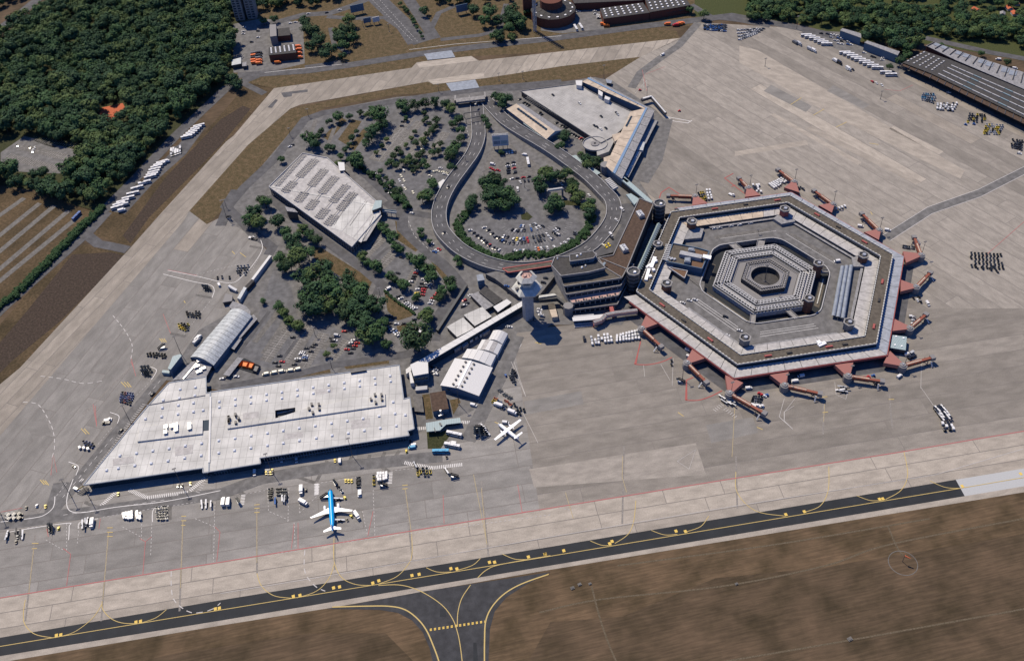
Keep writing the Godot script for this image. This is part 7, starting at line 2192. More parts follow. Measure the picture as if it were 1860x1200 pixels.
func aeroplanes():
	var a: Vector3 = Vector3(-133.1,3,-418.2)
	var b: Vector3 = Vector3(-129,4.6,-385.6)
	var mid := (a + b) * 0.5
	var t = thing("blue_jet", "sky-blue twin-engine passenger jet with white wings parked nose-in", "aeroplane", Vector3(mid.x, 0, mid.z), yaw_to(Vector2(a.x - b.x, a.z - b.z)))
	plane_body(t, 36.0, 1.75, 3.1, "jet_blue", "jet_blue")
	for sd in [-1.0, 1.0]:
		var s := Shape.new()
		s.wing(Vector3(sd * 0.8, 2.3, 3.4), Vector3(sd * 0.8, 2.3, -2.0), Vector3(sd * 4.6, 2.7, 1.5), Vector3(sd * 4.6, 2.7, -2.0), 0.24)
		s.wing(Vector3(sd * 4.6, 2.7, 1.5), Vector3(sd * 4.6, 2.7, -2.0), Vector3(sd * 13.7, 3.6, -3.0), Vector3(sd * 13.7, 3.6, -4.2), 0.18)
		s.wing(Vector3(sd * 13.7, 3.6, -3.0), Vector3(sd * 13.7, 3.6, -4.2), Vector3(sd * 14.3, 4.9, -3.8), Vector3(sd * 14.3, 4.9, -4.5), 0.1)
		obj("wing", s, M["jet_white"], t)
		s = Shape.new()
		s.loft(Vector3(sd * 4.6, 1.7, 2.2), Basis(), [[3.0, 0.75, 0.75, 0], [2.7, 0.9, 0.9, 0], [0.8, 0.92, 0.92, 0], [-0.9, 0.6, 0.6, 0]], 14)
		s.ring(Vector3(sd * 4.6, 1.7, 2.2), 0.01, 0.01, 0, 3)
		var e = obj("engine", s, M["jet_white"], t)
		s = Shape.new()
		s.loft(Vector3(sd * 4.6, 1.7, 2.2), Basis(), [[2.8, 0.02, 0.02, 0], [2.6, 0.72, 0.72, 0]], 12)
		s.beam(Vector3(sd * 4.6, 2.3, 3.6), Vector3(sd * 4.6, 2.7, 0.8), 0.3, 0.7)
		obj("pylon", s, M["metal"], e)
		s = Shape.new()
		s.wing(Vector3(sd * 0.3, 3.9, -13.6), Vector3(sd * 0.3, 3.9, -16.6), Vector3(sd * 5.9, 4.3, -16.4), Vector3(sd * 5.9, 4.3, -17.8), 0.14)
		obj("tailplane", s, M["jet_white"], t)
		s = Shape.new()
		s.cyl(Vector3(sd * 2.6, 0, -1.4), 0.5, 0.5, 0.0, 0.9, 8)
		s.box(Vector3(sd * 2.6, 0.6, -1.4), Vector3(0.3, 1.8, 0.3))
		obj("main_gear", s, M["tyre"], t)
		s = Shape.new()
		for k in 22:
			s.box(Vector3(sd * 1.53, 3.3, 11.0 - k * 0.95), Vector3(0.05, 0.35, 0.28))
		obj("window_row", s, M["car_glass"], t)
	var f := Shape.new()
	for sd in [-0.13, 0.13]:
		f.face([Vector3(sd, 4.4, -12.6), Vector3(sd, 4.2, -16.9), Vector3(sd * 0.5, 9.7, -18.4), Vector3(sd * 0.5, 9.7, -16.6)], Vector3(sd, 0, 0).normalized())
	f.face([Vector3(-0.13, 4.4, -12.6), Vector3(0.13, 4.4, -12.6), Vector3(0.06, 9.7, -16.6), Vector3(-0.06, 9.7, -16.6)], Vector3(0, 0.6, 0.8))
	f.face([Vector3(-0.06, 9.7, -16.6), Vector3(0.06, 9.7, -16.6), Vector3(0.06, 9.7, -18.4), Vector3(-0.06, 9.7, -18.4)], Vector3.UP)
	obj("tail_fin", f, M["jet_white"], t)
	f = Shape.new()
	f.cyl(Vector3(0, 0, 13.0), 0.35, 0.35, 0, 0.7, 8)
	f.box(Vector3(0, 0.5, 13.0), Vector3(0.25, 1.6, 0.25))
	obj("nose_gear", f, M["tyre"], t)
	# white turboprop with a high wing and a T-tail
	a = Vector3(-13.6,2.5,-466.7)
	b = Vector3(-2.1,2.5,-453.3)
	mid = (a + b) * 0.5
	t = thing("white_turboprop", "white high-wing turboprop aeroplane with a T-tail on the apron", "aeroplane", Vector3(mid.x, 0, mid.z), yaw_to(Vector2(a.x - b.x, a.z - b.z)))
	plane_body(t, 22.3, 1.32, 2.2, "jet_white", "jet_white")
	for sd in [-1.0, 1.0]:
		var s := Shape.new()
		s.wing(Vector3(0, 3.7, 2.0), Vector3(0, 3.7, -0.6), Vector3(sd * 4.6, 3.75, 2.0), Vector3(sd * 4.6, 3.75, -0.6), 0.25)
		s.wing(Vector3(sd * 4.6, 3.75, 2.0), Vector3(sd * 4.6, 3.75, -0.6), Vector3(sd * 12.9, 4.0, 1.3), Vector3(sd * 12.9, 4.0, -0.3), 0.2)
		obj("wing", s, M["jet_white"], t)
		s = Shape.new()
		s.loft(Vector3(sd * 4.1, 3.2, 1.4), Basis(), [[2.9, 0.15, 0.15, 0], [2.3, 0.5, 0.55, 0], [0.0, 0.55, 0.6, 0], [-2.6, 0.3, 0.3, 0.1], [-3.4, 0.05, 0.05, 0.1]], 10)
		var e = obj("engine", s, M["jet_white"], t)
		for k in 6:
			s = Shape.new()
			var q := Vector3(cos(k * PI / 3 + 0.3), sin(k * PI / 3 + 0.3), 0)
			s.beam(Vector3(sd * 4.1, 3.2, 4.1) + q * 0.3, Vector3(sd * 4.1, 3.2, 4.1) + q * 1.95, 0.22, 0.08)
			obj("propeller_blade", s, M["metal_dark"], e)
		s = Shape.new()
		s.wing(Vector3(0, 6.9, -9.6), Vector3(0, 6.9, -11.3), Vector3(sd * 3.9, 6.95, -10.0), Vector3(sd * 3.9, 6.95, -11.2), 0.14)
		obj("tailplane", s, M["jet_white"], t)
		s = Shape.new()
		s.cyl(Vector3(sd * 2.0, 0, -0.2), 0.4, 0.4, 0, 0.8, 8)
		s.beam(Vector3(sd * 2.0, 0.5, -0.2), Vector3(sd * 3.9, 2.9, -0.2), 0.22, 0.22)
		obj("main_gear", s, M["tyre"], t)
	f = Shape.new()
	for sd in [-0.14, 0.14]:
		f.face([Vector3(sd, 2.9, -7.2), Vector3(sd, 2.9, -10.6), Vector3(sd, 6.9, -11.4), Vector3(sd, 6.9, -9.6)], Vector3(sd, 0, 0).normalized())
	f.face([Vector3(-0.14, 2.9, -7.2), Vector3(0.14, 2.9, -7.2), Vector3(0.14, 6.9, -9.6), Vector3(-0.14, 6.9, -9.6)], Vector3(0, 0.6, 0.8))
	obj("tail_fin", f, M["jet_white"], t)
	f = Shape.new()
	f.cyl(Vector3(0, 0, 8.2), 0.3, 0.3, 0, 0.6, 8)
	f.box(Vector3(0, 0.4, 8.2), Vector3(0.2, 1.0, 0.2))
	obj("nose_gear", f, M["tyre"], t)


func jetways():
	# each gate: red wedge from the ring, drum, movable arm with wheels
	var gates := [
		[Vector3(174.2,5,-703.4), Vector3(172.6,4,-713.1), Vector3(149.4,5,-717.6), "first gate bridge at the northwest corner of the ring"],
		[Vector3(222.9,5,-709.6), Vector3(222.2,4,-719.7), Vector3(217.2,5,-735.7), "second gate bridge on the north side, beside white containers"],
		[Vector3(261.1,5,-713.7), Vector3(264.8,4,-723.7), Vector3(255.1,5,-744.3), "gate bridge at the top corner of the ring"],
		[Vector3(283.5,5,-683), Vector3(289.9,4,-687.7), Vector3(279.1,5,-709.4), "first gate bridge below the top corner on the northeast side"],
		[Vector3(311.7,5,-642.6), Vector3(318.4,4,-648.2), Vector3(310.9,5,-672.6), "gate bridge on the northeast side nearest the dark vehicle road"],
		[Vector3(330.7,5,-611.1), Vector3(342.1,4,-612.8), Vector3(344.5,5,-636.7), "gate bridge at the right corner of the ring"],
		[Vector3(316.3,5,-577.1), Vector3(325.1,4,-575.5), Vector3(342.5,5,-591.8), "upper gate bridge on the east side"],
		[Vector3(296.2,5,-533.9), Vector3(304.9,4,-530.6), Vector3(322.7,5,-544.7), "lower gate bridge on the east side, above the blue-grey annex"],
		[Vector3(280.7,5,-500.5), Vector3(287.4,4,-493.1), Vector3(311.9,5,-499.3), "gate bridge at the lower right corner of the ring"],
		[Vector3(245.1,5,-495.7), Vector3(244.9,4,-486.7), Vector3(268.1,5,-479.5), "right-hand gate bridge on the south side"],
		[Vector3(195.8,5,-490.5), Vector3(196.8,4,-482.1), Vector3(220.3,5,-472), "middle gate bridge on the south side"],
		[Vector3(159.7,5,-488.9), Vector3(155.5,4,-478.3), Vector3(176.3,5,-457.3), "gate bridge at the bottom corner of the ring, longest arm"],
		[Vector3(139.3,5,-518.6), Vector3(130.2,4,-511.2), Vector3(141,5,-490.7), "lower gate bridge on the southwest side"],
		[Vector3(110,5,-559.2), Vector3(101.6,4,-551.1), Vector3(113.6,5,-530.6), "upper gate bridge on the southwest side, beside rows of white containers"]]
	for q in gates:
		var w: Vector3 = q[0]
		var d: Vector3 = q[1]
		var e: Vector3 = q[2]
		var t = thing("gate_bridge", q[3], "gate bridge", Vector3(d.x, 0, d.z), 0, "gate bridges round the ring")
		var s := Shape.new()
		s.cyl(Vector3(d.x, 0, d.z), 3.4, 3.4, 0.0, 6.0, 14)
		s.cyl(Vector3(d.x, 0, d.z), 2.6, 2.2, 6.0, 6.8, 14)
		wobj("drum", s, M["drum_grey"], t)
		s = Shape.new()
		s.cyl(Vector3(d.x, 0, d.z), 0.7, 0.7, 6.8, 7.5, 8)
		wobj("drum_cap", s, M["metal"], t)
		# red wedge: wide at the ring, narrow at the drum
		var dir := Vector2(d.x - HC.x, d.z - HC.z).normalized()
		var sector := floorf((Vector2(w.x - HC.x, w.z - HC.z).angle() - HT) / (PI / 3))
		var nrm := Vector2.from_angle(HT + (sector + 0.5) * PI / 3)
		if Vector2(d.x - w.x, d.z - w.z).length() > 4.0:
			nrm = nrm.lerp(Vector2(d.x - w.x, d.z - w.z).normalized(), 0.5).normalized()
		var tg := Vector2(-nrm.y, nrm.x)
		var o := Vector2(w.x, w.z) - nrm * 3.0
		var dd := Vector2(d.x, d.z)
		s = Shape.new()
		var pl := PackedVector2Array([o + tg * 7.2, o - tg * 7.2, dd - tg * 1.5, dd + tg * 1.5])
		s.prism(pl, 2.8, 6.3)
		wobj("red_wedge", s, M["gate_red"], t)
		# arm
		var a0 := Vector3(d.x, 4.7, d.z)
		var a1 := Vector3(e.x, 4.5, e.z)
		var ax := (a1 - a0).normalized()
		s = Shape.new()
		s.beam(a0 + ax * 1.5, a0.lerp(a1, 0.62), 2.6, 2.7)
		wobj("arm", s, M["jet_red"], t)
		s = Shape.new()
		s.beam(a0.lerp(a1, 0.55), a1, 2.1, 2.2)
		wobj("inner_arm", s, M["jet_red"], t)
		s = Shape.new()
		s.beam(a0 + ax * 1.5 + Vector3(0, 1.42, 0), a0.lerp(a1, 0.62) + Vector3(0, 1.42, 0), 0.9, 0.16)
		wobj("arm_roof", s, M["beige_roof"], t)
		var sd := ax.cross(Vector3.UP).normalized()
		for k in 5:
			s = Shape.new()
			s.beamb(a0.lerp(a1, 0.12 + k * 0.12), sd * 1.4, Vector3(0, 1.45, 0), ax * 0.12)
			wobj("arm_rib", s, M["metal_dark"], t)
		for k in [-1.0, 1.0]:
			s = Shape.new()
			s.beamb(a0.lerp(a1, 0.76) + sd * k * 1.06 + Vector3(0, 0.2, 0), sd * 0.04, Vector3(0, 0.4, 0), (a1 - a0) * 0.17)
			wobj("arm_window", s, M["glass"], t)
		s = Shape.new()
		s.beamb(a1 + Vector3(0, 0.2, 0), sd * 1.9, Vector3(0, 1.5, 0), ax * 1.7)
		wobj("cab", s, M["drum_grey"], t)
		s = Shape.new()
		var g := a0.lerp(a1, 0.8)
		for k in [-1.0, 1.0]:
			s.beam(Vector3(g.x, 0.4, g.z) + sd * k * 2.0, g + sd * k * 2.0 + Vector3(0, 0.4, 0), 0.45, 0.45)
			s.beam(Vector3(g.x, 0.5, g.z) + sd * k * 2.0 - ax, Vector3(g.x, 0.5, g.z) + sd * k * 2.0 + ax, 0.6, 0.9)
		s.beam(g + sd * 2.0, g - sd * 2.0, 0.4, 0.4)
		wobj("wheel_frame", s, M["metal_dark"], t)
		s = Shape.new()
		var b := a1 - ax * 2.5 + sd * 2.6
		for k in 5:
			s.beamb(b + Vector3(0, -0.6 - k * 0.75, 0) + sd * k * 0.6, sd * 0.35, Vector3(0, 0.08, 0), ax * 0.6)
		s.beam(b + Vector3(0, -0.7, 0), b + Vector3(0, -3.7, 0) + sd * 2.4, 0.7, 0.12)
		wobj("service_stair", s, M["metal"], t)


func lamp(label: String, at: Vector3, h: float):
	if not cache.has("mast"):
		var s := Shape.new()
		s.cyl(Vector3.ZERO, 0.25, 0.14, 0.0, 1.0, 8)
		s.box(Vector3.ZERO, Vector3(1.2, 0.02, 1.2))
		var hd := Shape.new()
		for k in 4:
			hd.box(Vector3(k * 0.7 - 1.05, 0, 0.2), Vector3(0.5, 0.3, 0.45))
			hd.box(Vector3(k * 0.7 - 1.05, 0, -0.6), Vector3(0.5, 0.3, 0.45))
		hd.box(Vector3(0, -0.2, -0.3), Vector3(3.0, 0.2, 0.2))
		cache["mast"] = mesh([[s, M["metal_dark"]]])
		cache["head"] = mesh([[hd, M["drum_grey"]]])
	var t = thing("lamp_mast", label, "lamp mast", at, 0.3, "lamp masts of the airport")
	var p = put("pole", cache["mast"], t)
	p.scale = Vector3(1, h, 1)
	put("lamp_head", cache["head"], t, Vector3(0, h, 0))


func masts():
	for q in [[Vector3(-177.2,0,-440.7), "in front of the white terminal, left of the blue jet"], [Vector3(-120.2,0,-449.4), "in front of the white terminal's right half"], [Vector3(-316.8,0,-431.2), "at the left tip of the white terminal"], [Vector3(-302.6,0,-427.6), "near the left tip, right of the corner mast"], [Vector3(-239.4,0,-433.4), "in front of the white terminal's left half"], [Vector3(-363,0,-420.3), "at the left edge beside the dark machines"], [Vector3(-43.3,0,-491), "below the white gabled hall"], [Vector3(-289.5,0,-496), "on the left service road of the white terminal"], [Vector3(-264.6,0,-565.2), "beside the tall facade block of the left apron"], [Vector3(-254.4,0,-738.1), "at the top corner of the left apron"]]:
		lamp("tall floodlight mast " + q[1], q[0], 20.0)
	for q in [[Vector3(174.4,0,-717.3), "beside the first gate bridge of the ring"], [Vector3(225,0,-725.1), "beside the second gate bridge"], [Vector3(267.1,0,-729.1), "beside the top corner gate bridge"], [Vector3(292.5,0,-693.2), "beside the upper northeast gate bridge"], [Vector3(320.9,0,-652.9), "beside the lower northeast gate bridge"], [Vector3(345.4,0,-618.4), "beside the right corner gate bridge"], [Vector3(307.6,0,-533), "beside the lower east gate bridge"], [Vector3(289.7,0,-494.8), "beside the lower right corner gate bridge"], [Vector3(246.9,0,-487.6), "beside the right-hand south gate bridge"], [Vector3(198.3,0,-483.7), "beside the middle south gate bridge"], [Vector3(157.2,0,-480), "beside the bottom corner gate bridge"], [Vector3(125.1,0,-500.3), "on the stand beside the lower southwest gate bridge"], [Vector3(116.2,0,-932.7), "at the top end of the bent wing"], [Vector3(154.6,0,-884.6), "beside the small hut of the bent wing"], [Vector3(339.3,0,-1006.4), "beside the bus stands at the top"]]:
		lamp("thin floodlight mast " + q[1], q[0], 15.0)
	for q in [[-257,-753.9,-266.3,-777.7], [-158.2,-575.2,-266.3,-777.7], [-141.6,-537,-266.3,-777.7], [-107.5,-616.3,-266.3,-777.7], [-167.8,-594.2,-266.3,-777.7], [-194.1,-899.2,-328.9,-1176.9], [-147,-1080.8,-328.9,-1176.9], [-167.1,-1092.5,-328.9,-1176.9], [-209.5,-865.9,-328.9,-1176.9], [21,-752.1,-80.8,-950.3], [-32.7,-795.8,-80.8,-950.3], [-15.6,-769.4,-80.8,-950.3], [287.2,-933.3,-614.3,-1220.7], [385.4,-855.4,-614.3,-1220.7], [-59.1,-929,-328.9,-1176.9], [5.4,-942.3,-328.9,-1176.9], [30.9,-942.5,-328.9,-1176.9], [-116.6,-1067.6,-328.9,-1176.9], [216.7,-656.2,117.9,-757.6], [215.3,-574.1,173.6,-670]]:
		lamp("slender street lamp along the landside roads", Vector3(q[0], 0, q[1]), 9.0)


func side_prism(s: Shape, prof: Array, w0: float, w1: float):  # a side outline [z, y, ...] given width; w1 is the width of the upper points
	var p := []
	for i in range(0, prof.size(), 2):
		p.append(Vector2(prof[i], prof[i + 1]))
	var top := -INF
	var low := INF
	for q in p:
		top = maxf(top, q.y)
		low = minf(low, q.y)
	var c := Vector3(0, (top + low) * 0.5, (p[0].x + p[p.size() / 2].x) * 0.5)
	var l := []
	var r := []
	for q in p:
		var w: float = lerpf(w0, w1, (q.y - low) / maxf(top - low, 0.01)) * 0.5
		l.append(Vector3(-w, q.y, q.x))
		r.append(Vector3(w, q.y, q.x))
	s.auto(l, c)
	s.auto(r, c)
	for i in p.size():
		var j := (i + 1) % p.size()
		s.auto([l[i], l[j], r[j], r[i]], c)


func wheels(s: Shape, zs: Array, x: float, r: float):
	for z in zs:
		for sd in [-1.0, 1.0]:
			for k in 8:
				var a := TAU * k / 8
				var b := TAU * (k + 1) / 8
				var m := (a + b) * 0.5
				s.face([Vector3(sd * x, r + sin(a) * r, z + cos(a) * r), Vector3(sd * x, r + sin(b) * r, z + cos(b) * r), Vector3(sd * (x - 0.22), r + sin(b) * r, z + cos(b) * r), Vector3(sd * (x - 0.22), r + sin(a) * r, z + cos(a) * r)], Vector3(0, sin(m), cos(m)))
				s.face([Vector3(sd * x, r, z), Vector3(sd * x, r + sin(a) * r, z + cos(a) * r), Vector3(sd * x, r + sin(b) * r, z + cos(b) * r)], Vector3(sd, 0, 0))


func vehicle_mesh(kind: String, c: String) -> ArrayMesh:
	var key := kind + c
	if cache.has(key):
		return cache[key]
	var b := Shape.new()
	var g := Shape.new()
	var w := Shape.new()
	var paint: Material = M["paint_" + c]
	var pairs := []
	match kind:
		"car", "estate":
			side_prism(b, [2.15, 0.3, 2.2, 0.62, 1.0, 0.92, -1.9, 0.95, -2.2, 0.85, -2.2, 0.32], 1.8, 1.72)
			var back := -1.35 if kind == "car" else -1.95
			side_prism(g, [1.05, 0.9, 0.3, 1.38, back + 0.35, 1.40, back - 0.25, 0.92], 1.66, 1.25)
			side_prism(b, [0.28, 1.39, 0.2, 1.45, back + 0.45, 1.46, back + 0.35, 1.40], 1.28, 1.2)
			wheels(w, [1.35, -1.35], 0.9, 0.32)
		"van":
			side_prism(b, [2.5, 0.4, 2.55, 1.0, 1.75, 1.25, 1.1, 2.1, -2.55, 2.15, -2.55, 0.4], 2.0, 1.85)
			side_prism(g, [1.82, 1.22, 1.22, 2.02, 1.05, 2.02, 1.05, 1.22], 2.0, 1.9)
			wheels(w, [1.6, -1.6], 1.0, 0.36)
		"bus":
			b.box(Vector3(0, 0.4, 0), Vector3(2.5, 1.0, 11.8))
			g.box(Vector3(0, 1.4, 0), Vector3(2.46, 1.1, 11.76))
			side_prism(b, [5.9, 2.5, 5.85, 2.95, -5.85, 2.95, -5.9, 2.5], 2.5, 2.3)
			b.box(Vector3(0, 2.95, 2.2), Vector3(1.6, 0.25, 2.4))
			b.box(Vector3(0, 2.95, -2.6), Vector3(1.6, 0.25, 2.8))
			wheels(w, [3.8, -3.0], 1.26, 0.48)
		"truck":
			side_prism(b, [3.6, 0.5, 3.65, 1.3, 3.3, 2.3, 2.1, 2.35, 2.1, 0.5], 2.2, 2.0)
			g.box(Vector3(0, 1.4, 3.4), Vector3(2.0, 0.7, 0.42))
			b.box(Vector3(0, 0.9, -0.9), Vector3(2.4, 2.3, 5.6))
			wheels(w, [2.6, -2.4], 1.15, 0.45)
		"tug":
			side_prism(b, [1.5, 0.35, 1.5, 0.85, 0.3, 0.95, 0.25, 0.75, -1.5, 0.75, -1.5, 0.35], 1.4, 1.35)
			b.box(Vector3(0, 1.65, -0.3), Vector3(1.3, 0.1, 1.3))
			g.box(Vector3(0, 0.8, -0.3), Vector3(1.1, 0.85, 1.0))
			wheels(w, [0.95, -0.95], 0.72, 0.34)
		"dolly":
			b.box(Vector3(0, 0.5, 0), Vector3(1.7, 0.16, 3.0))
			b.box(Vector3(0, 0.66, 1.45), Vector3(1.7, 0.9, 0.1))
			b.box(Vector3(0, 0.66, -1.45), Vector3(1.7, 0.9, 0.1))
			g.box(Vector3(0, 0.66, 0), Vector3(1.2, 0.12, 2.4))
			wheels(w, [1.0, -1.0], 0.75, 0.28)
		"container":
			w.box(Vector3(0, 0.4, 0), Vector3(1.9, 0.18, 3.0))
			side_prism(b, [1.2, 0.6, 1.2, 2.1, -1.2, 2.1, -1.2, 0.6], 1.7, 1.6)
			g.box(Vector3(0.0, 0.9, 0), Vector3(1.72, 0.7, 1.6))
			wheels(w, [1.0, -1.0], 0.85, 0.28)
		"stairs":
			for k in 9:
				b.box(Vector3(0, 0.8 + k * 0.28, 2.6 - k * 0.6), Vector3(1.5, 0.14, 0.62))
			b.box(Vector3(0, 3.3, -3.2), Vector3(1.9, 0.15, 1.6))
			for sd in [-0.85, 0.85]:
				b.beam(Vector3(sd, 1.6, 2.9), Vector3(sd, 4.2, -2.6), 0.12, 0.8)
			w.box(Vector3(0, 0.4, -0.8), Vector3(1.8, 0.4, 4.4))
			for z in [-2.8, -0.4]:
				w.box(Vector3(0, 0.8, z), Vector3(1.5, 2.2 if z < -1.0 else 1.1, 0.2))
			wheels(w, [1.0, -2.4], 0.95, 0.35)
		"loader":
			b.beam(Vector3(0, 1.0, -3.4), Vector3(0, 2.3, 3.4), 1.1, 0.25)
			w.box(Vector3(0, 0.4, -0.6), Vector3(1.7, 0.7, 3.6))
			g.box(Vector3(0.6, 1.1, -0.9), Vector3(0.6, 0.9, 0.9))
			wheels(w, [0.8, -1.9], 0.9, 0.35)
		"pushback":
			side_prism(b, [3.0, 0.4, 3.0, 1.1, -1.0, 1.2, -1.2, 1.15, -3.0, 1.1, -3.0, 0.4], 2.6, 2.5)
			g.box(Vector3(0, 1.15, 1.6), Vector3(1.7, 1.0, 1.4))
			b.box(Vector3(0, 2.15, 1.6), Vector3(1.8, 0.12, 1.5))
			wheels(w, [1.9, -1.9], 1.32, 0.55)
	pairs.append([b, paint])
	pairs.append([g, M["car_glass"]])
	if kind == "container":
		pairs[1][1] = M["metal"]
	pairs.append([w, M["tyre"] if kind != "stairs" else M["metal"]])
	cache[key] = mesh(pairs)
	return cache[key]


const TONE := {"w": "white", "k": "black", "g": "dark grey", "s": "silver", "r": "red", "b": "blue", "y": "yellow", "o": "orange", "c": "cream", "t": "turquoise"}
const KIND := {"car": "parked_car", "estate": "parked_estate", "van": "parked_van", "bus": "apron_bus", "truck": "truck", "tug": "baggage_tug", "dolly": "baggage_dolly", "container": "container_dolly", "stairs": "stair_truck", "loader": "belt_loader", "pushback": "aircraft_tug"}


func park(kind: String, c: String, x: float, z: float, yaw: float, where: String, y := 0.1):
	var base: String = KIND[kind]
	var o = put(base, vehicle_mesh(kind, c), self, Vector3(x, y, z))
	o.rotation.y = yaw
	var noun := base.replace("parked_", "").replace("_", " ")
	return tag(o, "%s %s %s" % [TONE[c], noun, where], "estate car" if kind == "estate" else noun.split(" ")[-1] if kind != "dolly" and kind != "container" else "dolly", "%ss %s" % [noun, where])


func fleet_at(where: String, kind: String, cs: String, a: Array, yaw_from = null, turn := 0.0, y := 0.1):
	# one vehicle at every point; they face the next point of the row, the middle, or a given way
	var p := V(a)
	for i in p.size():
		var c := cs[i % cs.length()]
		var d: Vector2
		if yaw_from is Vector3:
			d = Vector2(yaw_from.x, yaw_from.z) - p[i]
		elif yaw_from is Vector2:
			d = yaw_from
		else:
			d = p[mini(i + 1, p.size() - 1)] - p[maxi(i - 1, 0)]
			d = Vector2(-d.y, d.x)
		var k := kind
		if kind == "car" and rng.randf() < 0.35:
			k = "estate"
		park(k, c, p[i].x, p[i].y, yaw_to(d) + turn + rng.randf_range(-0.06, 0.06) + (PI if rng.randf() < 0.4 else 0.0), where, y)


func grid(where: String, kind: String, cs: String, a: Array, nx: int, ny: int, turn := 0.0, chance := 1.0, jit := 0.15):
	# a block of vehicles inside the quadrilateral a
	var p := V(a)
	var d := p[3] - p[0]
	for j in ny:
		for i in nx:
			if rng.randf() > chance:
				continue
			var u := (i + 0.5) / nx
			var v := (j + 0.5) / ny
			var q := p[0].lerp(p[1], u).lerp(p[3].lerp(p[2], u), v)
			var k := kind
			if kind == "car" and rng.randf() < 0.35:
				k = "estate"
			park(k, cs[rng.randi() % cs.length()], q.x + rng.randf_range(-jit, jit) * 2, q.y + rng.randf_range(-jit, jit) * 2, yaw_to(d) + turn + rng.randf_range(-jit, jit) * 0.5, where)


func make_fleet():
	pass


func vehicles():
	var c0: Vector3 = Vector3(21.1,0,-710.9)
	fleet_at("in the outermost curved row of the loop car park", "car", "wkkkgkrkkkgw", [-30.8,-694.2,-27.8,-690,-24.9,-686.2,-22,-682.7,-19.6,-679,-17.1,-675.3,-14.4,-671.5] + [-17.9,-676.2,-14.2,-671.4,-10.9,-667.4,-8.7,-666,-6.2,-664.1], c0)
	fleet_at("along the bottom curve of the loop car park", "car", "kwbwksowgwwswwks", [5.6,-660.4,8.8,-660.1,12,-660.5,14.9,-661,19.2,-660.5,25.4,-663,27.9,-661.9,30.3,-662.5,33.1,-662.5,35.7,-662.7,41.7,-663.1,47.8,-665.3,51.6,-667.3,55.6,-671.2,58.1,-672.3,7.2,-662.2], c0)
	fleet_at("in the second curved row of the loop car park", "car", "wkkgkk", [-17.9,-696.6,-14.7,-692.4,-11.5,-687.2,-8.6,-683.1,-6.2,-680.9,-3.7,-677.8], c0)
	fleet_at("in the lower middle row of the loop car park", "car", "kgkskkrbrk", [-0.5,-674.6,3.1,-673.3,6.6,-671.9,10.2,-671.9,13.9,-672,16.9,-672.6,19.6,-673.3,-2.5,-676.7], c0)
	fleet_at("in the upper middle row of the loop car park", "car", "wkwywbrk", [-1.3,-682.3,2,-680.9,6.9,-677.5,9.9,-677.2,12.9,-676.9,16,-677.1,19,-677.1], c0)
	fleet_at("in the dark block right of the loop car park's middle aisle", "car", "kgkkgk", [24.5,-678.4,27.3,-679,30.2,-679.1,33.4,-679.8,25.7,-672.6,28.6,-673.2,30.8,-673.3,33.5,-674.5], c0)
	fleet_at("in the right-hand block of the loop car park", "car", "wswkkwgswk", [36.8,-680.8,38.3,-677.4,39.6,-674.4,42.9,-682,44.6,-679.5,46.6,-679.7,41.2,-675.6,43.8,-684.8,45.7,-686.5,47.1,-688.3], c0)
	fleet_at("in the innermost rows of the loop car park", "car", "kwkskbwsbgsww", [6.8,-690.9,9.4,-689.5,11.8,-688.8,14.8,-689,17.3,-688.8,14.6,-694.9,16.6,-694.6,22.7,-693.9,23.4,-689,25.3,-695.6,27.6,-696.3,28.1,-690.4,30.9,-692,33.8,-692.7], c0)
	fleet_at("at the right end of the loop car park", "car", "wswkkg", [47.6,-665.5,52,-667.8,55.3,-670.8,57.8,-671.8,61.3,-677.6,61.8,-680.4], c0)
	fleet_at("in the top row beside the billboard tower", "car", "kksswk", [1.7,-808.7,4.6,-808.4,7.2,-808,9.7,-808.7,12.6,-809,15.7,-808.6])
	fleet_at("in the paved block north of the loop's trees", "car", "kkwwkrkkkkk", [6.8,-790.5,12.8,-792,7.3,-786.9,13,-788,7.4,-783.1,12.9,-782.4,7.6,-779.1,13.4,-776.8,7.4,-775.3,13.3,-775.1], Vector2(1, -0.25))
	fleet_at("in the row above the dark loop car park", "car", "wkrk", [10.2,-765.8,15.1,-766.3,20.9,-766.7,26.1,-767.2], Vector2(1, -0.2))
	fleet_at("in the short row below the paved block", "car", "wkkg", [17.6,-760,21.8,-761.4,25.4,-761.2,28.8,-761.8])
	fleet_at("near the orange-red machines of the paved car park", "van", "w", [-7,-791.1,24.1,-803], Vector2(1, 0.5))
	fleet_at("beside the white van on the paved car park", "car", "rrrk", [-8.8,-785.1,-6.4,-782.3,-2.1,-780.9,-9.4,-778.5], Vector2(1, 0.7))
	fleet_at("standing alone on the paved car park", "bus", "w", [26.9,-790.1], Vector2(0.1, 1))
	fleet_at("alone on the dark part of the loop car park", "van", "w", [14.7,-748.6], Vector2(0.1, 1))
	fleet_at("driving on the raised loop road", "car", "kkg", [-49.7,-753,-53.7,-687.1,-20,-892.5], Vector2(-0.5, 1), 0.0, 5.2)
	fleet_at("on the forecourt of the main building", "van", "ww", [105.4,-701.6,91.5,-667.9], Vector2(0.5, 1), 0.0, 5.1)
	fleet_at("waiting on the pale taxi stand", "car", "kcyyw", [91.5,-663.5,83.4,-654.6,85.2,-653.1,88.1,-655,98.7,-687.7], Vector2(0.5, 1), 0.0, 5.1)
	fleet_at("under the trees by the portal frame", "car", "wkw", [79.2,-732.5,58,-742.4,55.6,-752.2], Vector2(0.4, 1))
	fleet_at("on the pale parking deck", "car", "kwkksk", [59.4,-896.5,85,-877.4,104,-850.7,119.7,-855.1,120.4,-852.5,95.5,-835.3], Vector2(0.5, 1), 0.0, 6.1)
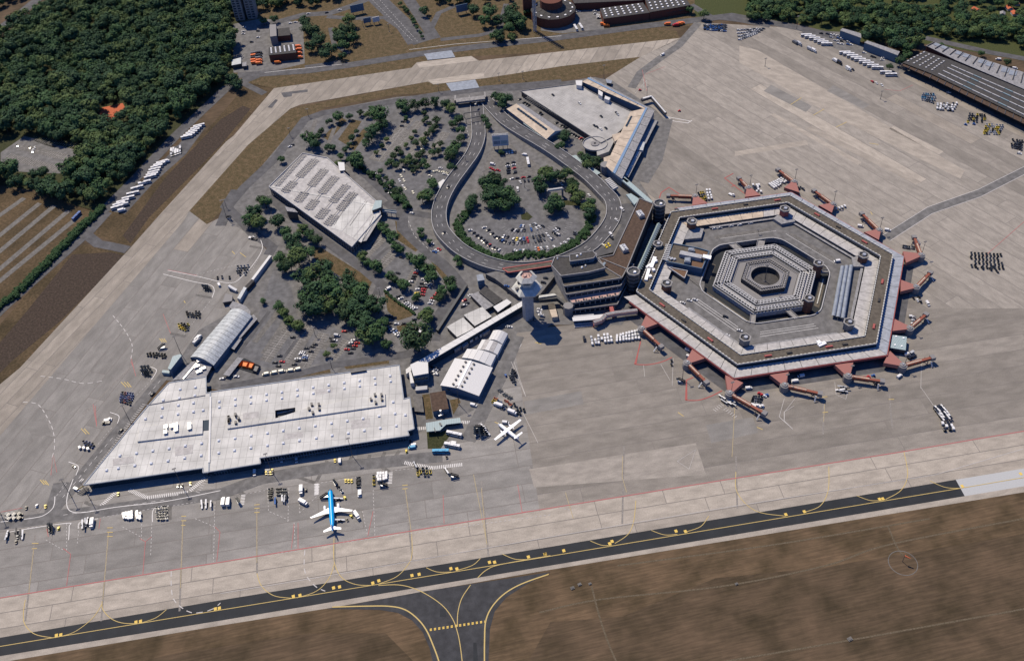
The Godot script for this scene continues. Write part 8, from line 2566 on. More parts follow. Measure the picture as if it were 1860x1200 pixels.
	fleet_at("in the short row on the parking deck", "car", "kwk", [97.9,-832.6,100.8,-828.6,106,-829.9], Vector2(0.5, 1), 0.0, 6.1)
	fleet_at("in the lane between gabled hall and parking deck", "car", "kkkkkk", [25,-902.1,29.6,-895.4,31.5,-892.6,33.5,-889.7,44,-874.4,45.3,-870.9])
	fleet_at("below the trees beside the parking deck", "car", "kkkkgkkkrkw", [59.6,-854,63.9,-848.5,65.8,-846.6,68.4,-844.3,72.2,-834.1,74,-831.4,75.8,-828.8,78.3,-826.1,80.7,-823.9,82.5,-820.8])
	fleet_at("on the road before the gabled hall", "car", "kkw", [38.7,-831.6,41.8,-827.9,25.7,-848.5], Vector2(1, 0.5))
	# small car park southeast of the garage
	fleet_at("in the left row of the small car park", "car", "wrkkwk", [-77.2,-645.3,-78.1,-641.6,-79.3,-637.9,-80.1,-635,-81.9,-631.4,-83.7,-627.5], Vector2(1, 0.3))
	fleet_at("in the crowded middle rows of the small car park", "car", "wswkwwkswrryrk", [-71.3,-633.1,-69.2,-631.2,-66.6,-630.4,-72.5,-627.8,-68.7,-627.2,-66.2,-627,-69.9,-623.3,-67.8,-623.6,-76.1,-621.2,-71.2,-620.7,-71.7,-617.6,-76.7,-616.3,-72.3,-614,-74.3,-623.8], Vector2(1, 0.3))
	fleet_at("in the right row of the small car park", "car", "rrrww", [-59.4,-614.8,-61.2,-611.8,-63.4,-608.6,-64.2,-605.8,-65.4,-602.9], Vector2(1, 0.25))
	fleet_at("in the hedge row of the small car park", "car", "kwkwswww", [-92,-614.1,-90.1,-611.6,-86.9,-606.9,-85.3,-605.3,-83.5,-603.4,-81.6,-601,-79.8,-599.1,-77.9,-598], Vector2(1, -0.35))
	fleet_at("at the entrance of the small car park", "van", "w", [-101.1,-624.2], Vector2(0.6, -0.4))
	fleet_at("standing apart in the small car park", "car", "kk", [-93.6,-643.6,-91,-663.7], Vector2(1, 0.5))
	fleet_at("on the landside road by the ramp wall", "car", "bwrww", [-62.3,-668,-60.5,-669.6,-58.4,-671,-64.7,-679.7,-83.2,-724.8], Vector2(1, 0.6))
	fleet_at("along the dry lawn triangle", "car", "kkkkwkk", [-100.4,-591.6,-98,-590.4,-94.9,-588.7,-98.3,-582.7,-92.9,-581.6,-87.1,-581.2,-78.5,-585], Vector2(1, -0.1))
	fleet_at("in the short row under the great tree", "car", "kbwbww", [-100.5,-577,-97.4,-575,-95.6,-574.4,-93.2,-572.3,-91.9,-570.2,-90.4,-567.9], Vector2(1, -0.5))
	fleet_at("in the dense block below the wood", "car", "wwkrrrkk", [-126.7,-566.2,-128.3,-563.4,-129.9,-560.7,-131.3,-556.5,-123.5,-562.9,-125.1,-559.8,-126.7,-557.1,-128.2,-552.4], Vector2(1, 0.15))
	fleet_at("beside the wood", "van", "s", [-140.2,-572.9], Vector2(1, 0.25))
	fleet_at("near the silver van below the wood", "car", "kwkrk", [-142.9,-569.5,-141.6,-567.7,-143.7,-567.4,-134.8,-577.1,-144.2,-570.5], Vector2(1, 0.15))
	fleet_at("scattered in the middle lane of the large car park", "car", "kkkkww", [-157.3,-564.6,-159.2,-562.4,-163.8,-561.2,-159.9,-557.2,-166.6,-557,-167.2,-555.2], Vector2(1, 0.15))
	fleet_at("in the lower block of the large car park", "car", "wbwkkw", [-163.8,-552.7,-164.2,-550.3,-170,-550.1,-169.2,-548.1,-163.7,-548.4,-167,-549.3], Vector2(1, 0.15))
	fleet_at("scattered near the orange skips", "car", "kkkrkk", [-176,-574.5,-184.5,-554.8,-187.4,-547.8,-181.6,-548.1,-184.2,-543.8,-171.7,-544.2], Vector2(1, 0.15))
	fleet_at("in a line along the road north of white terminal", "van", "ccccc", [-193.2,-535.8,-187,-536.7,-180.5,-537.6,-174.5,-537.8,-168.8,-538.5], Vector2(1, -0.15))
	fleet_at("on the road north of the white terminal", "car", "ww", [-215.7,-535.6,-226.7,-534.3], Vector2(1, 0.1))
	fleet_at("in the small yard by the retaining wall", "car", "rkwkwk", [-37.3,-603.5,-35.3,-599.7,-37.2,-597.8,-38.7,-596.5,-32.3,-609.3,-31.2,-607.3], Vector2(1, -0.4))
	# tree-planted car park: taxi rows
	fleet_at("waiting in the upper column of the tree-planted car park", "car", "cccw", [-74.4,-831.1,-76.1,-824.4,-70.9,-840.2,-69.4,-844.2], Vector2(0.4, 1))
	fleet_at("waiting in the lower columns of the tree-planted car park", "car", "wcwcwccw", [-92.4,-791.9,-94.8,-783.3,-96.3,-776.2,-92,-775.7,-92.6,-767.1,-90.4,-762.5,-82.9,-755.9,-85.6,-803.1], Vector2(0.4, 1))
	fleet_at("near the kiosk of the tree-planted car park", "car", "ccwcwcwc", [-64.2,-786.1,-67.1,-780,-57.2,-791.2,-51.9,-782.5,-49.3,-777.8,-54.5,-784.3,-53.3,-781.2,-59.8,-786.4], Vector2(1, 0.6))
	fleet_at("in the shade of the tree-planted car park", "car", "kksk", [-92.8,-879.2,-96.3,-868.6,-146.8,-843.4,-95.6,-876.2], Vector2(1, 0.2))
	fleet_at("on the lane above the garage", "car", "wk", [-207.4,-846.2,-205.5,-848.5], Vector2(1, -0.3))
	fleet_at("in the hedge row beside the tree-planted car park", "car", "kkwkwksw", [-120.9,-780.6,-116.7,-783,-108.9,-764.7,-106.2,-760.7,-104.4,-757.1,-101.7,-753.4,-119.6,-789.3], Vector2(1, 0.5))
	# northern yards
	fleet_at("in the maintenance yard at the top", "car", "wwwkwwkw", [-289,-1101.6,-288.7,-1091.9,-287.9,-1086.1,-271.2,-1090.2,-269.2,-1074.8,-235,-1103.5,-275.4,-1065,-228.7,-1105.2], Vector2(1, 0.1))
	grid("in a rank in the maintenance yard", "truck", "gok", [-271.9,-1039.5,-260.5,-1039.9,-256.6,-1009.1,-268.2,-1014.7], 2, 5, PI / 2)
	fleet_at("in the rank beside the red-brown hall", "truck", "oooo", [-219.3,-1045.2,-218.2,-1038,-216.7,-1029.6,-215.2,-1020.1], Vector2(1, 0))
	fleet_at("before the gate of the red-brown hall", "truck", "o", [-238.6,-1012.5], Vector2(1, 0))
	fleet_at("beside the round brick building", "bus", "ww", [96.7,-1042,102.9,-1043.9], Vector2(0.2, 1))
	grid("in the yard right of the round building", "car", "wwsk", [99.4,-1098,107.5,-1098.6,106.5,-1080.1,97.7,-1079.6], 2, 5, PI / 2)
	grid("in the row before the brick hall", "car", "wwwsk", [121.2,-1085.3,127,-1066.1,126.6,-1055.3,121.3,-1077.9], 2, 6, PI / 2)
	fleet_at("in the yard of the brick hall", "truck", "oo", [129,-1046.1,132,-1042.1], Vector2(1, 0.2))
	fleet_at("on the edge of the apron by the perimeter road", "truck", "oroo", [199.9,-1035.6,208.7,-1031.8,213.3,-1033.6,216.1,-1035], Vector2(1, 0))
	fleet_at("driving on the vehicle road of the northern apron", "van", "w", [184.1,-970.4], Vector2(1, -0.6))
	grid("in the left block at the top of the apron", "car", "kbbkgw", [240,-1029.7,266,-1027.6,261.4,-1009.2,238.6,-1017.7], 8, 4, PI / 2)
	grid("in the right block at the top of the apron", "car", "wswsg", [274.6,-1015.9,307,-1012.8,292.5,-1001.2,271.2,-987.5], 9, 4, PI / 2)
	grid("between the two white bus rows and grey block", "car", "wskwb", [366.5,-993.8,387.1,-984.1,392.8,-958.5,374.8,-964.4], 6, 4, 0.6, 0.85)
	fleet_at("below the white bus rows", "car", "kwrkkww", [362.7,-992,396.1,-945.2,408.3,-940.3,402.3,-936.4,403.4,-934.7,412.1,-931.8,410.1,-928.1], Vector2(1, 0.5))
	fleet_at("in the left rank of white apron buses", "bus", "w", [345.1,-988.5,348.2,-984.7,352,-980.2,355.7,-975.3,358.6,-970.9,361.6,-966.9], Vector2(1, 0.12))
	fleet_at("in the right rank of white apron buses", "bus", "w", [375.4,-946.5,378.4,-942.9,381.2,-938.4,384,-934.2,386.7,-930.1,390.2,-925.6,392.8,-921.2,396.1,-916.4,399.5,-911.9,405.1,-902.1,409,-897], Vector2(1, 0.12))
	fleet_at("on the apron below the bus ranks", "truck", "gsswwkw", [329.4,-975.8,333.3,-971.9,341.6,-959.4,344.7,-955.7,361.1,-932.8,364.4,-927.6,370.2,-914.5], Vector2(0.5, 1))
	fleet_at("on the apron near the dark depot", "car", "wkrww", [368.8,-915.3,374.6,-913.3,387.1,-888.1,390.3,-884.8,394.4,-880.4], Vector2(0.3, 1))
	fleet_at("behind the saw-roofed hall", "van", "ww", [526.4,-912.6,535.8,-893], Vector2(1, 0.4))
	fleet_at("on the road below the dark depot", "car", "ww", [455.2,-858.1,481,-748.7], Vector2(1, 0.5))
	# the west road
	var wr := Vector2(1, -0.32)
	fleet_at("at the top end of the rank beside the west road", "bus", "w", [-306.4,-894.3,-308.5,-890.2,-310,-886,-311.8,-882.2,-313.6,-878.5,-315.7,-875.4], wr)
	fleet_at("in the middle rank beside the west road", "bus", "w", [-332.2,-833.4,-334.2,-829.9,-336.2,-826.2,-337.1,-821.7,-337.4,-817.2,-338.1,-813.4,-339.2,-809.9], wr)
	fleet_at("in the lower rank beside the west road", "bus", "w", [-342.7,-801.4,-348.4,-793.3,-350.6,-784.8,-353.5,-778,-357.5,-772.8,-360.1,-768.9,-360.9,-764.8], wr)
	grid("in the cluster beside the west road", "van", "wwsk", [-329.1,-855.1,-318.1,-860.1,-316.9,-848.8,-326.9,-843.7], 5, 4, 0.0, 0.9)
	fleet_at("between the white buses of the west road", "truck", "wwsw", [-328.8,-834.5,-345.1,-800.2,-354.8,-768.2,-355.4,-759.4], wr)
	fleet_at("on the grey car park in the wood", "car", "kkwwwkw", [-491.1,-883.4,-477,-878.4,-471.6,-877.7,-471.8,-870.3,-471.8,-873.5,-431.7,-857.3,-424.8,-868.6], Vector2(0.4, 1))
	fleet_at("at the edge of the wood car park", "truck", "o", [-499.4,-917.4], Vector2(0.4, 1))
	fleet_at("on the tan field by the hedge", "bus", "b", [-396.9,-755.6], Vector2(0.4, -1))
	fleet_at("driving on the city road at the top left", "car", "rkw", [-581.3,-1162.1,-573.1,-1175.8,-583.8,-1151.9], Vector2(1, -0.6))
	fleet_at("on the northern junction road", "car", "wkww", [-215.3,-1124.5,-193.3,-1123.4,-178.2,-1128.1,-235,-1103.5], Vector2(1, -0.2))
	fleet_at("on the drive inside the ring", "car", "kwwwww", [168.8,-558.2,166,-538,138.1,-577.6,144,-579.7,148.7,-580,176.6,-542], Vector2(1, 0.6), 0.0, 4.5)
	fleet_at("under the northern facade inside the ring", "car", "wswww", [181.4,-667.3,186,-667.4,196,-668.9,203.6,-669.6,213.2,-670.9], Vector2(1, -0.15), 0.0, 4.5)
	fleet_at("on the eastern drive inside the ring", "van", "w", [272.5,-613.5], Vector2(1, -0.1), 0.0, 4.5)
	fleet_at("behind the control tower", "car", "kbkwww", [30.8,-618.3,-1.7,-611.7,28.8,-612.9,23.3,-581,22.4,-577.9,23.8,-574.6], Vector2(1, 0.4), 0.0, 5.1)


func airside():
	var w := " beside the hexagonal ring"
	grid("in the dense rows southwest of the ring", "container", "w", [81.2,-550,100.2,-555.4,99.5,-543.5,79.8,-542.9], 8, 3, 0.0, 0.97)
	grid("in the left part of the rows southwest of the ring", "container", "wwws", [60.6,-551.4,78.8,-553.5,78.4,-543,60.5,-540.9], 7, 3, 0.0, 0.8)
	fleet_at("left of the white container rows", "van", "k", [56.1,-548.6], Vector2(0, 1))
	grid("beside the first gate bridge", "container", "w", [184.9,-728,189.7,-728.2,189.3,-712.4,183.9,-711.6], 2, 4)
	grid("between first bridge and white containers", "dolly", "kgy", [177.1,-723.9,183.6,-726,183.9,-711.6,178.7,-711.5], 3, 4)
	grid("right of the second gate bridge", "container", "wwk", [228.2,-730.9,235.1,-730,234.3,-717.1,227.9,-717.8], 4, 4, 0.0, 0.7)
	grid("in the block below the top corner bridge", "container", "w", [242.6,-728.4,256.9,-736.3,261,-731.4,246.3,-721.4], 7, 4, 0.0, 0.9)
	fleet_at("between first and second gate bridge", "pushback", "w", [207.1,-717.7], Vector2(1, 1))
	fleet_at("beside the upper northeast gate bridge", "container", "w", [293,-687,295.9,-687,298.6,-688.1,301.5,-689.4], Vector2(0.4, 1))
	fleet_at("near the lower northeast gate bridge", "van", "ww", [328.1,-653.4,307.1,-661], Vector2(1, 0.3))
	fleet_at("beside the top corner bridge", "dolly", "kgk", [268.8,-720.2,271.1,-720.6,272.3,-718.3], Vector2(0.4, 1))
	grid("beside the right corner bridge", "dolly", "sgs", [334.4,-634.6,344.6,-632.2,341.7,-623.7,331.8,-626.7], 6, 1, 0.0)
	grid("on the apron right of the ring", "dolly", "kg", [385.8,-618.4,411.4,-613.4,404.9,-592.7,378.2,-598.3], 9, 4, 0.2, 0.9)
	fleet_at("in the group below the dolly block on the right apron", "dolly", "k", [384.1,-598.3,388.2,-597.2,394.2,-595.2,398.3,-592,397.5,-596.9], Vector2(0.2, 1))
	fleet_at("beside the upper east gate bridge", "tug", "kwkk", [321.8,-568.2,323.8,-565.1,325.9,-563.4,326.6,-569.1], Vector2(0.2, 1))
	fleet_at("on the east stand by the guide lines", "van", "w", [330.5,-560.7], Vector2(0.1, 1))
	fleet_at("under the lower east gate bridge", "container", "wwsw", [312.5,-547.7,314.4,-546.1,312.6,-542.8,311.2,-539.5], Vector2(1, 0.2))
	fleet_at("in the group right of the blue-grey annex", "van", "wskkw", [297,-508.2,300.1,-509.1,298.2,-504.8,300.9,-505.8,284,-487.1], Vector2(1, -0.6))
	fleet_at("in the white frame by the south gate bridge", "loader", "swsk", [239.3,-480.4,237.1,-477.5,238.9,-475.9,241,-478.4], Vector2(1, 0.1))
	fleet_at("under the right-hand south gate bridge", "tug", "rbrk", [261.5,-488.7,265.4,-489.6,258.4,-487.8,264.8,-481.6], Vector2(1, 0.2))
	fleet_at("on the lane south of the ring", "van", "ww", [206.9,-489.7,212.6,-494.1], Vector2(1, -0.15))
	fleet_at("on the lane at the bottom corner of ring", "van", "ww", [171.8,-486,206.8,-489.5], Vector2(1, -0.12))
	grid("between the bottom gate bridges", "dolly", "gks", [172.8,-477.9,180.4,-476.1,177.2,-469.7,170.3,-472.6], 4, 3, 0.0)
	fleet_at("above the dark dollies at the bottom of the ring", "tug", "rrbw", [178.4,-480.2,180.1,-478.4,183.4,-478.1,181.5,-477.1], Vector2(1, 0.4))
	fleet_at("beside the longest gate arm", "pushback", "ww", [172.5,-469.1,176,-468.2], Vector2(1, 0.5))
	grid("round the foot of the bottom corner bridge", "loader", "wks", [148.8,-480.8,158.4,-477.6,158.4,-469.8,150,-474], 3, 3, 0.4, 0.9)
	fleet_at("on the southwest stand below the drum", "stairs", "k", [123.7,-496.9], Vector2(1, 0.3))
	fleet_at("between the southwest gate bridges", "tug", "kk", [120,-519.2,119.3,-515.1], Vector2(0.1, 1))
	fleet_at("near the pink wedge of the southwest bridge", "van", "ww", [134.5,-529.1,134.1,-521.8], Vector2(1, 0.6))
	# the diagonal group far right
	grid("in the upper part of the slanting group on the right apron", "loader", "wskw", [297.6,-453.8,304.9,-455.5,307.2,-444.8,299.6,-443.2], 5, 4, 0.0, 0.95)
	grid("in the lower part of the slanting group on the right apron", "container", "wwk", [298,-441,306,-441.4,305.4,-433.6,297.2,-432.6], 4, 3, 0.0, 0.95)
	# cargo area top right
	grid("in the first cluster before the dark depot", "dolly", "stgs", [428.9,-859.3,443.5,-857.4,433.3,-839.1,423.8,-848.7], 6, 4, 0.3, 0.9)
	grid("in the second cluster before the dark depot", "container", "wskw", [435.4,-838.8,457.9,-838.6,446.5,-823.7,432.2,-829.6], 7, 4, 0.3, 0.85)
	grid("in the third cluster before the dark depot", "dolly", "kyg", [461.1,-819.1,475.6,-814.5,470.7,-801.9,452.1,-803], 7, 4, 0.3, 0.9)
	grid("in the fourth cluster before the dark depot", "dolly", "kyws", [469.7,-799.4,485.4,-794.7,475.4,-780.6,460.3,-782.5], 7, 5, 0.3, 0.9)
	grid("in the last cluster at the right edge", "dolly", "gk", [483.4,-771.9,493.1,-768.2,485.2,-751.9,477,-757.8], 5, 4, 0.3, 0.9)
	fleet_at("at the right edge below the depot", "tug", "bbw", [450.5,-800.5,458.4,-800.3,481.3,-749.4], Vector2(1, 0.5))
	# beside the tents and turboprop
	grid("beside the tents on the service road's edge", "dolly", "kgg", [-1.5,-522.2,1.1,-518.1,-0.2,-505.9,-4.8,-512], 3, 5, 0.6, 0.85)
	fleet_at("beside the dark dollies near the tents", "tug", "bg", [-7.2,-516.2,-4.2,-515.7], Vector2(0.4, 1))
	fleet_at("in the three grey squares above the turboprop", "dolly", "gggggg", [-12.7,-502,-11.4,-500.7,-9.3,-497.6,-8,-496.3,-6,-494,-4.5,-493], Vector2(1, -0.5))
	fleet_at("in the mixed group above the turboprop", "dolly", "oybgkoogbyg", [-15.6,-493.6,-17.5,-490.1,-12.7,-490.1,-11.5,-483.3,-14.2,-487.1,-8,-490.6,-5.2,-487.2,-9.4,-486.2,-10.6,-484.1,-16.4,-491.8,-13.4,-489.7], Vector2(1, 0.6))
	fleet_at("in the dark rank above the turboprop", "dolly", "kgk", [-2,-486,-0.3,-482.4,2.2,-481.5,4.7,-480.1,-4.4,-482.6,-0.5,-478.4,1.4,-477.4,-7.2,-479.8], Vector2(0.2, 1))
	fleet_at("among the dollies above the turboprop", "truck", "ww", [-14.3,-486.7,-4,-478.6], Vector2(1, 0.6))
	fleet_at("beside the turboprop's nose", "van", "w", [-9.4,-469.7], Vector2(1, 0.2))
	grid("left of the turboprop", "stairs", "wsw", [-30.3,-468.3,-24.4,-464.3,-23.3,-457.4,-31.2,-459.8], 2, 4, PI / 2 + 0.4)
	fleet_at("leaning along the hatched strip left of turboprop", "loader", "w", [-25.7,-467.1,-23.2,-461.7], Vector2(0.7, 1))
	fleet_at("on the service road below the gabled hall", "van", "w", [-32.4,-488.7], Vector2(1, 0.4))
	fleet_at("beside the white tents", "car", "ws", [-1.5,-568.5,-2.9,-569.3], Vector2(1, 0))
	fleet_at("in the shade of the control tower", "van", "gg", [15.2,-575.7,18.4,-576.1], Vector2(0.4, 1))
	# right end of the white terminal
	fleet_at("parked below the bent canopy", "bus", "w", [-47,-462,-48.6,-451.6], Vector2(1, 0.35))
	fleet_at("beside the white buses of the bent canopy", "van", "w", [-48.2,-454.3], Vector2(1, 0.35))
	fleet_at("turquoise roofed, near the service road's bend", "bus", "t", [-56.9,-447], Vector2(1, 0.1))
	fleet_at("at the right corner of the white terminal", "van", "tw", [-77.6,-452.9,-77.1,-454.9], Vector2(1, -0.1))
	fleet_at("beside the van at the right corner of white terminal", "tug", "ykk", [-81.5,-449.9,-52.7,-442,-78.8,-458.5], Vector2(0.2, 1))
	fleet_at("in the narrow yard by the end of the walkway", "car", "wkwkw", [-60.9,-527.5,-62.6,-530,-60.5,-522.8,-59.2,-528.5,-62,-525.2], Vector2(1, 0.3))
	# stands in front of the white terminal
	fleet_at("in front of the white terminal, near the right mast", "van", "w", [-128.9,-445.6], Vector2(0.1, 1))
	fleet_at("beside the white van near the right mast", "tug", "y", [-132.4,-445.9], Vector2(0.1, 1))
	fleet_at("at the edge of the terminal's shade", "van", "wss", [-189,-440.1,-170.9,-450.3,-160.2,-449.1], Vector2(0.1, 1))
	grid("in the row left of the right mast", "tug", "kgy", [-181.6,-442.4,-175.8,-441.9,-175.3,-437.9,-181.1,-438.5], 4, 2, 0.0)
	grid("in the outlined bay left of the blue jet", "dolly", "kgk", [-177.3,-424.7,-174.3,-425,-173.3,-416.8,-176.3,-416.4], 2, 5, 0.0)
	grid("in the middle of the outlined bay", "dolly", "kg", [-172.1,-424.2,-164.3,-424.2,-163.9,-419.7,-171.1,-419.7], 5, 2, 0.0)
	fleet_at("in the outlined bay left of the blue jet", "loader", "bwsk", [-171.2,-414.1,-166.6,-416.2,-164.9,-415.5,-163.9,-417.2], Vector2(0.1, 1))
	fleet_at("in the round-cornered bay beside the blue jet", "truck", "w", [-154,-421.6], Vector2(0.1, 1))
	fleet_at("next to the white truck beside the blue jet", "tug", "k", [-150.9,-422.1], Vector2(0.1, 1))
	fleet_at("standing alone left of the blue jet's wing", "truck", "w", [-151.4,-411.2], Vector2(1, 0.7))
	fleet_at("in front of the blue jet's nose", "stairs", "w", [-131,-426.9], Vector2(0.5, 1))
	fleet_at("trailing from the white stairs at the jet's nose", "dolly", "kgwk", [-128.7,-423.6,-127.2,-421.3,-125.7,-418.9], Vector2(0.5, 1))
	fleet_at("at the front left door of the blue jet", "stairs", "w", [-137.5,-414.5], Vector2(-1, 0.3))
	fleet_at("at the front hold of the blue jet", "loader", "w", [-127.6,-412.4], Vector2(1, 0.05))
	fleet_at("at the rear hold of the blue jet", "loader", "w", [-125.3,-394.6], Vector2(1, 0.05))
	fleet_at("near the right wing tip of the blue jet", "tug", "yky", [-117.7,-397.5,-120.3,-394.9,-123,-413], Vector2(0.6, 1))
	fleet_at("beyond the right wing tip of the blue jet", "truck", "w", [-113.8,-397], Vector2(0.6, 1))
	fleet_at("right of the blue jet", "pushback", "w", [-113,-415.9], Vector2(0.1, 1))
	fleet_at("in the yellow row of the right bay", "tug", "y", [-123.5,-427.5,-121.4,-427.1,-119.3,-426.9], Vector2(0.1, 1))
	grid("in the dark corner of the right bay", "dolly", "kgk", [-116.1,-428.8,-113,-429.2,-112.5,-421.5,-115.6,-421.8], 2, 4, 0.0)
	grid("beside the white containers of the last bay", "dolly", "ykg", [-104.9,-429.7,-103.1,-429.8,-102.5,-422.5,-104.4,-422.7], 1, 4, 0.0)
	grid("in the last bay of the white terminal", "container", "w", [-102.2,-432.1,-94.4,-432.7,-94.1,-425.6,-101.4,-424.9], 4, 3, 0.0, 0.95)
	fleet_at("below the last bay of white terminal", "stairs", "w", [-96.5,-420.7,-47.1,-424], Vector2(1, 0.15))
	grid("in the dark group on the crossing", "dolly", "kyg", [-74.6,-434.1,-64.2,-433.2,-62.1,-425.9,-74,-427.6], 5, 3, 0.0, 0.8)
	fleet_at("on the crossing by the dark group", "loader", "sw", [-74.9,-436.8,-52.7,-429.6], Vector2(0.4, 1))
	grid("in the white block of the second stand", "container", "w", [-276.7,-412.9,-269.6,-414.3,-267.7,-407.4,-275.2,-408.7], 4, 3, 0.0, 0.9)
	grid("in the right group of the second stand", "container", "w", [-267.9,-414.2,-263.5,-414.1,-261.8,-406.2,-265.9,-407.9], 2, 4, 0.0, 0.9)
	grid("in the grey block of the third stand", "dolly", "gsg", [-254.6,-416.5,-246,-416.4,-244,-406,-251.4,-406], 4, 5, 0.0)
	fleet_at("in the outlined bay of the third stand", "loader", "www", [-222.2,-415.7,-219.3,-415.8,-215.9,-415.5], Vector2(0.15, 1))
	fleet_at("in the bay right of the third stand", "truck", "ww", [-207.4,-416.7,-204,-416.4], Vector2(0.1, 1))
	fleet_at("on the striped patch of the fourth stand", "stairs", "w", [-197.6,-417.1], Vector2(0.6, 1))
	fleet_at("near the mast before the left half", "tug", "kkyyy", [-242.1,-433.6,-239.4,-433.4,-233.6,-434.7,-283.5,-430.2,-332.8,-423.9], Vector2(0.1, 1))
	fleet_at("at the left tip of the white terminal", "van", "w", [-314.2,-436.7], Vector2(1, 0.6))
	fleet_at("on the stands at the lower left", "tug", "kyw", [-346.3,-424,-318.4,-404.7,-339.2,-425.2], Vector2(0.1, 1))
	fleet_at("in the bay of the first stand", "loader", "wswk", [-302.4,-406.3,-300.6,-407.5,-299.6,-408.8,-300.6,-404.8], Vector2(0.2, 1))
	fleet_at("beside the loaders of the first stand", "truck", "w", [-295.8,-406.4], Vector2(0.1, 1))
	fleet_at("in the lower left outlined bay", "loader", "swkwk", [-352.9,-400.6,-352.7,-402.6,-343.5,-401.8,-341.8,-401,-346.8,-403.4], Vector2(0.2, 1))
	fleet_at("below the loaders of the lower left bay", "tug", "kg", [-344.9,-396,-345.2,-400], Vector2(0.2, 1))
	grid("in the dark bay left of the first stand", "stairs", "k", [-326.7,-408.4,-322.7,-408,-320.2,-399.2,-324.4,-400.2], 2, 1, 0.0)
	grid("in the dark group at the left edge", "pushback", "kgk", [-360.1,-420.8,-348.7,-421.2,-346.6,-414.1,-356.9,-414.4], 3, 2, 0.5)
	# left apron
	grid("in the blue block of the left apron", "dolly", "kbbr", [-303.3,-527.3,-292.5,-524.8,-293.4,-513.6,-303.1,-519], 5, 5, 0.3)
	grid("in the white group of the left apron", "container", "w", [-323.2,-476.2,-314,-474,-313.7,-470.5,-322.9,-474.8], 3, 1, 0.3)
	grid("behind the white group of the left apron", "dolly", "kb", [-321.3,-481.6,-311.5,-477.2,-311.8,-473.8,-320.4,-478.1], 4, 2, 0.3)
	fleet_at("in the outlined bay of the left apron", "pushback", "wk", [-307.4,-500.2,-308.1,-497.4], Vector2(1, -0.1))
	fleet_at("in the lower outlined bay of left apron", "tug", "k", [-321.9,-457.8], Vector2(1, 0.6))
	grid("in the bay beside the facade block", "stairs", "gsk", [-292.2,-550.4,-284.2,-551.2,-284.6,-541.7,-290.2,-543.9], 3, 2, 0.4)
	fleet_at("on the service road left of the white terminal", "car", "kk", [-295,-488.3,-278.5,-523.4], Vector2(0.6, -1))
	grid("in the upper dark group of the left apron", "dolly", "kg", [-269.3,-613.5,-256.2,-613,-256.1,-605.1,-267.8,-608.9], 5, 3, 0.2, 0.85)
	grid("in the middle dark group of the left apron", "dolly", "kgy", [-273.6,-600.7,-263.6,-598.8,-262.3,-588.4,-272,-595.4], 4, 4, 0.2, 0.85)
	grid("in the lower dark row of the left apron", "dolly", "k", [-292.6,-568.8,-275.9,-565.5,-275.7,-561.4,-291.9,-565.5], 7, 2, 0.2, 0.7)
	fleet_at("above the lower dark row of left apron", "stairs", "w", [-281.5,-572.7], Vector2(-0.8, 0.5))
	grid("in the round bay of the left apron", "stairs", "gsk", [-260.2,-643.6,-252.5,-642.8,-252.5,-635.3,-258.6,-637.8], 3, 1, 0.4)
	grid("in the triangular bay of left apron", "dolly", "kgs", [-234.6,-667.7,-223.1,-668.4,-225.1,-655,-234,-655], 4, 4, 0.4, 0.8)
	fleet_at("in a row at the tip of the triangular bay", "dolly", "kgk", [-249.2,-653.8,-245.4,-654.3,-238.8,-653.1], Vector2(0.2, 1))
	fleet_at("at the top corner bay of the left apron", "stairs", "k", [-252,-736.1], Vector2(0.7, 0.5))
	fleet_at("under the tree at the end of the left apron", "pushback", "wk", [-226.8,-705.5,-224.6,-703.8], Vector2(1, 0.4))
	fleet_at("on the service road of the left apron", "van", "w", [-246.7,-645], Vector2(0.5, 1))
	fleet_at("beside the arched hall", "truck", "ws", [-253.1,-580.7,-253.7,-577.4], Vector2(0.6, -1))
	fleet_at("at the small hut beside the bent wing", "tug", "rr", [150.3,-903.5,183.7,-859.5], Vector2(1, 0))
	# little hut and boarding bridge at the bent wing
	var t = thing("apron_bridge", "dark slanted boarding bridge at the corner of the bent wing", "gate bridge", Vector3(160.9,0,-875.2))
	var s := Shape.new()
	s.beam(Vector3(147.9,5,-877.4), Vector3(158.6,5,-881.7), 3.0, 2.6)
	s.beam(Vector3(158.6,5,-881.7), Vector3(168.4,4,-851.1), 2.6, 2.6)
	wobj("arm", s, M["metal_dark"], t)
	s = Shape.new()
	s.beam(Vector3(149.6,5,-878.6) + Vector3(0, 1.4, 0), Vector3(158.6,5,-881.7) + Vector3(0, 1.4, 0), 2.2, 0.2)
	s.beam(Vector3(158.6,5,-881.7) + Vector3(0, 1.4, 0), Vector3(168.4,4,-851.1) + Vector3(0, 1.4, 0), 1.4, 0.2)
	wobj("arm_roof", s, M["tent_white"], t)
	box_hall("apron_hut", "blue-grey hut at the top end of the bent wing", "hut", [117.4,-925.1,123.3,-921.3,121.8,-915.5,117.3,-917.6], 3.5, "roof_panel_blue", "dark_wall")


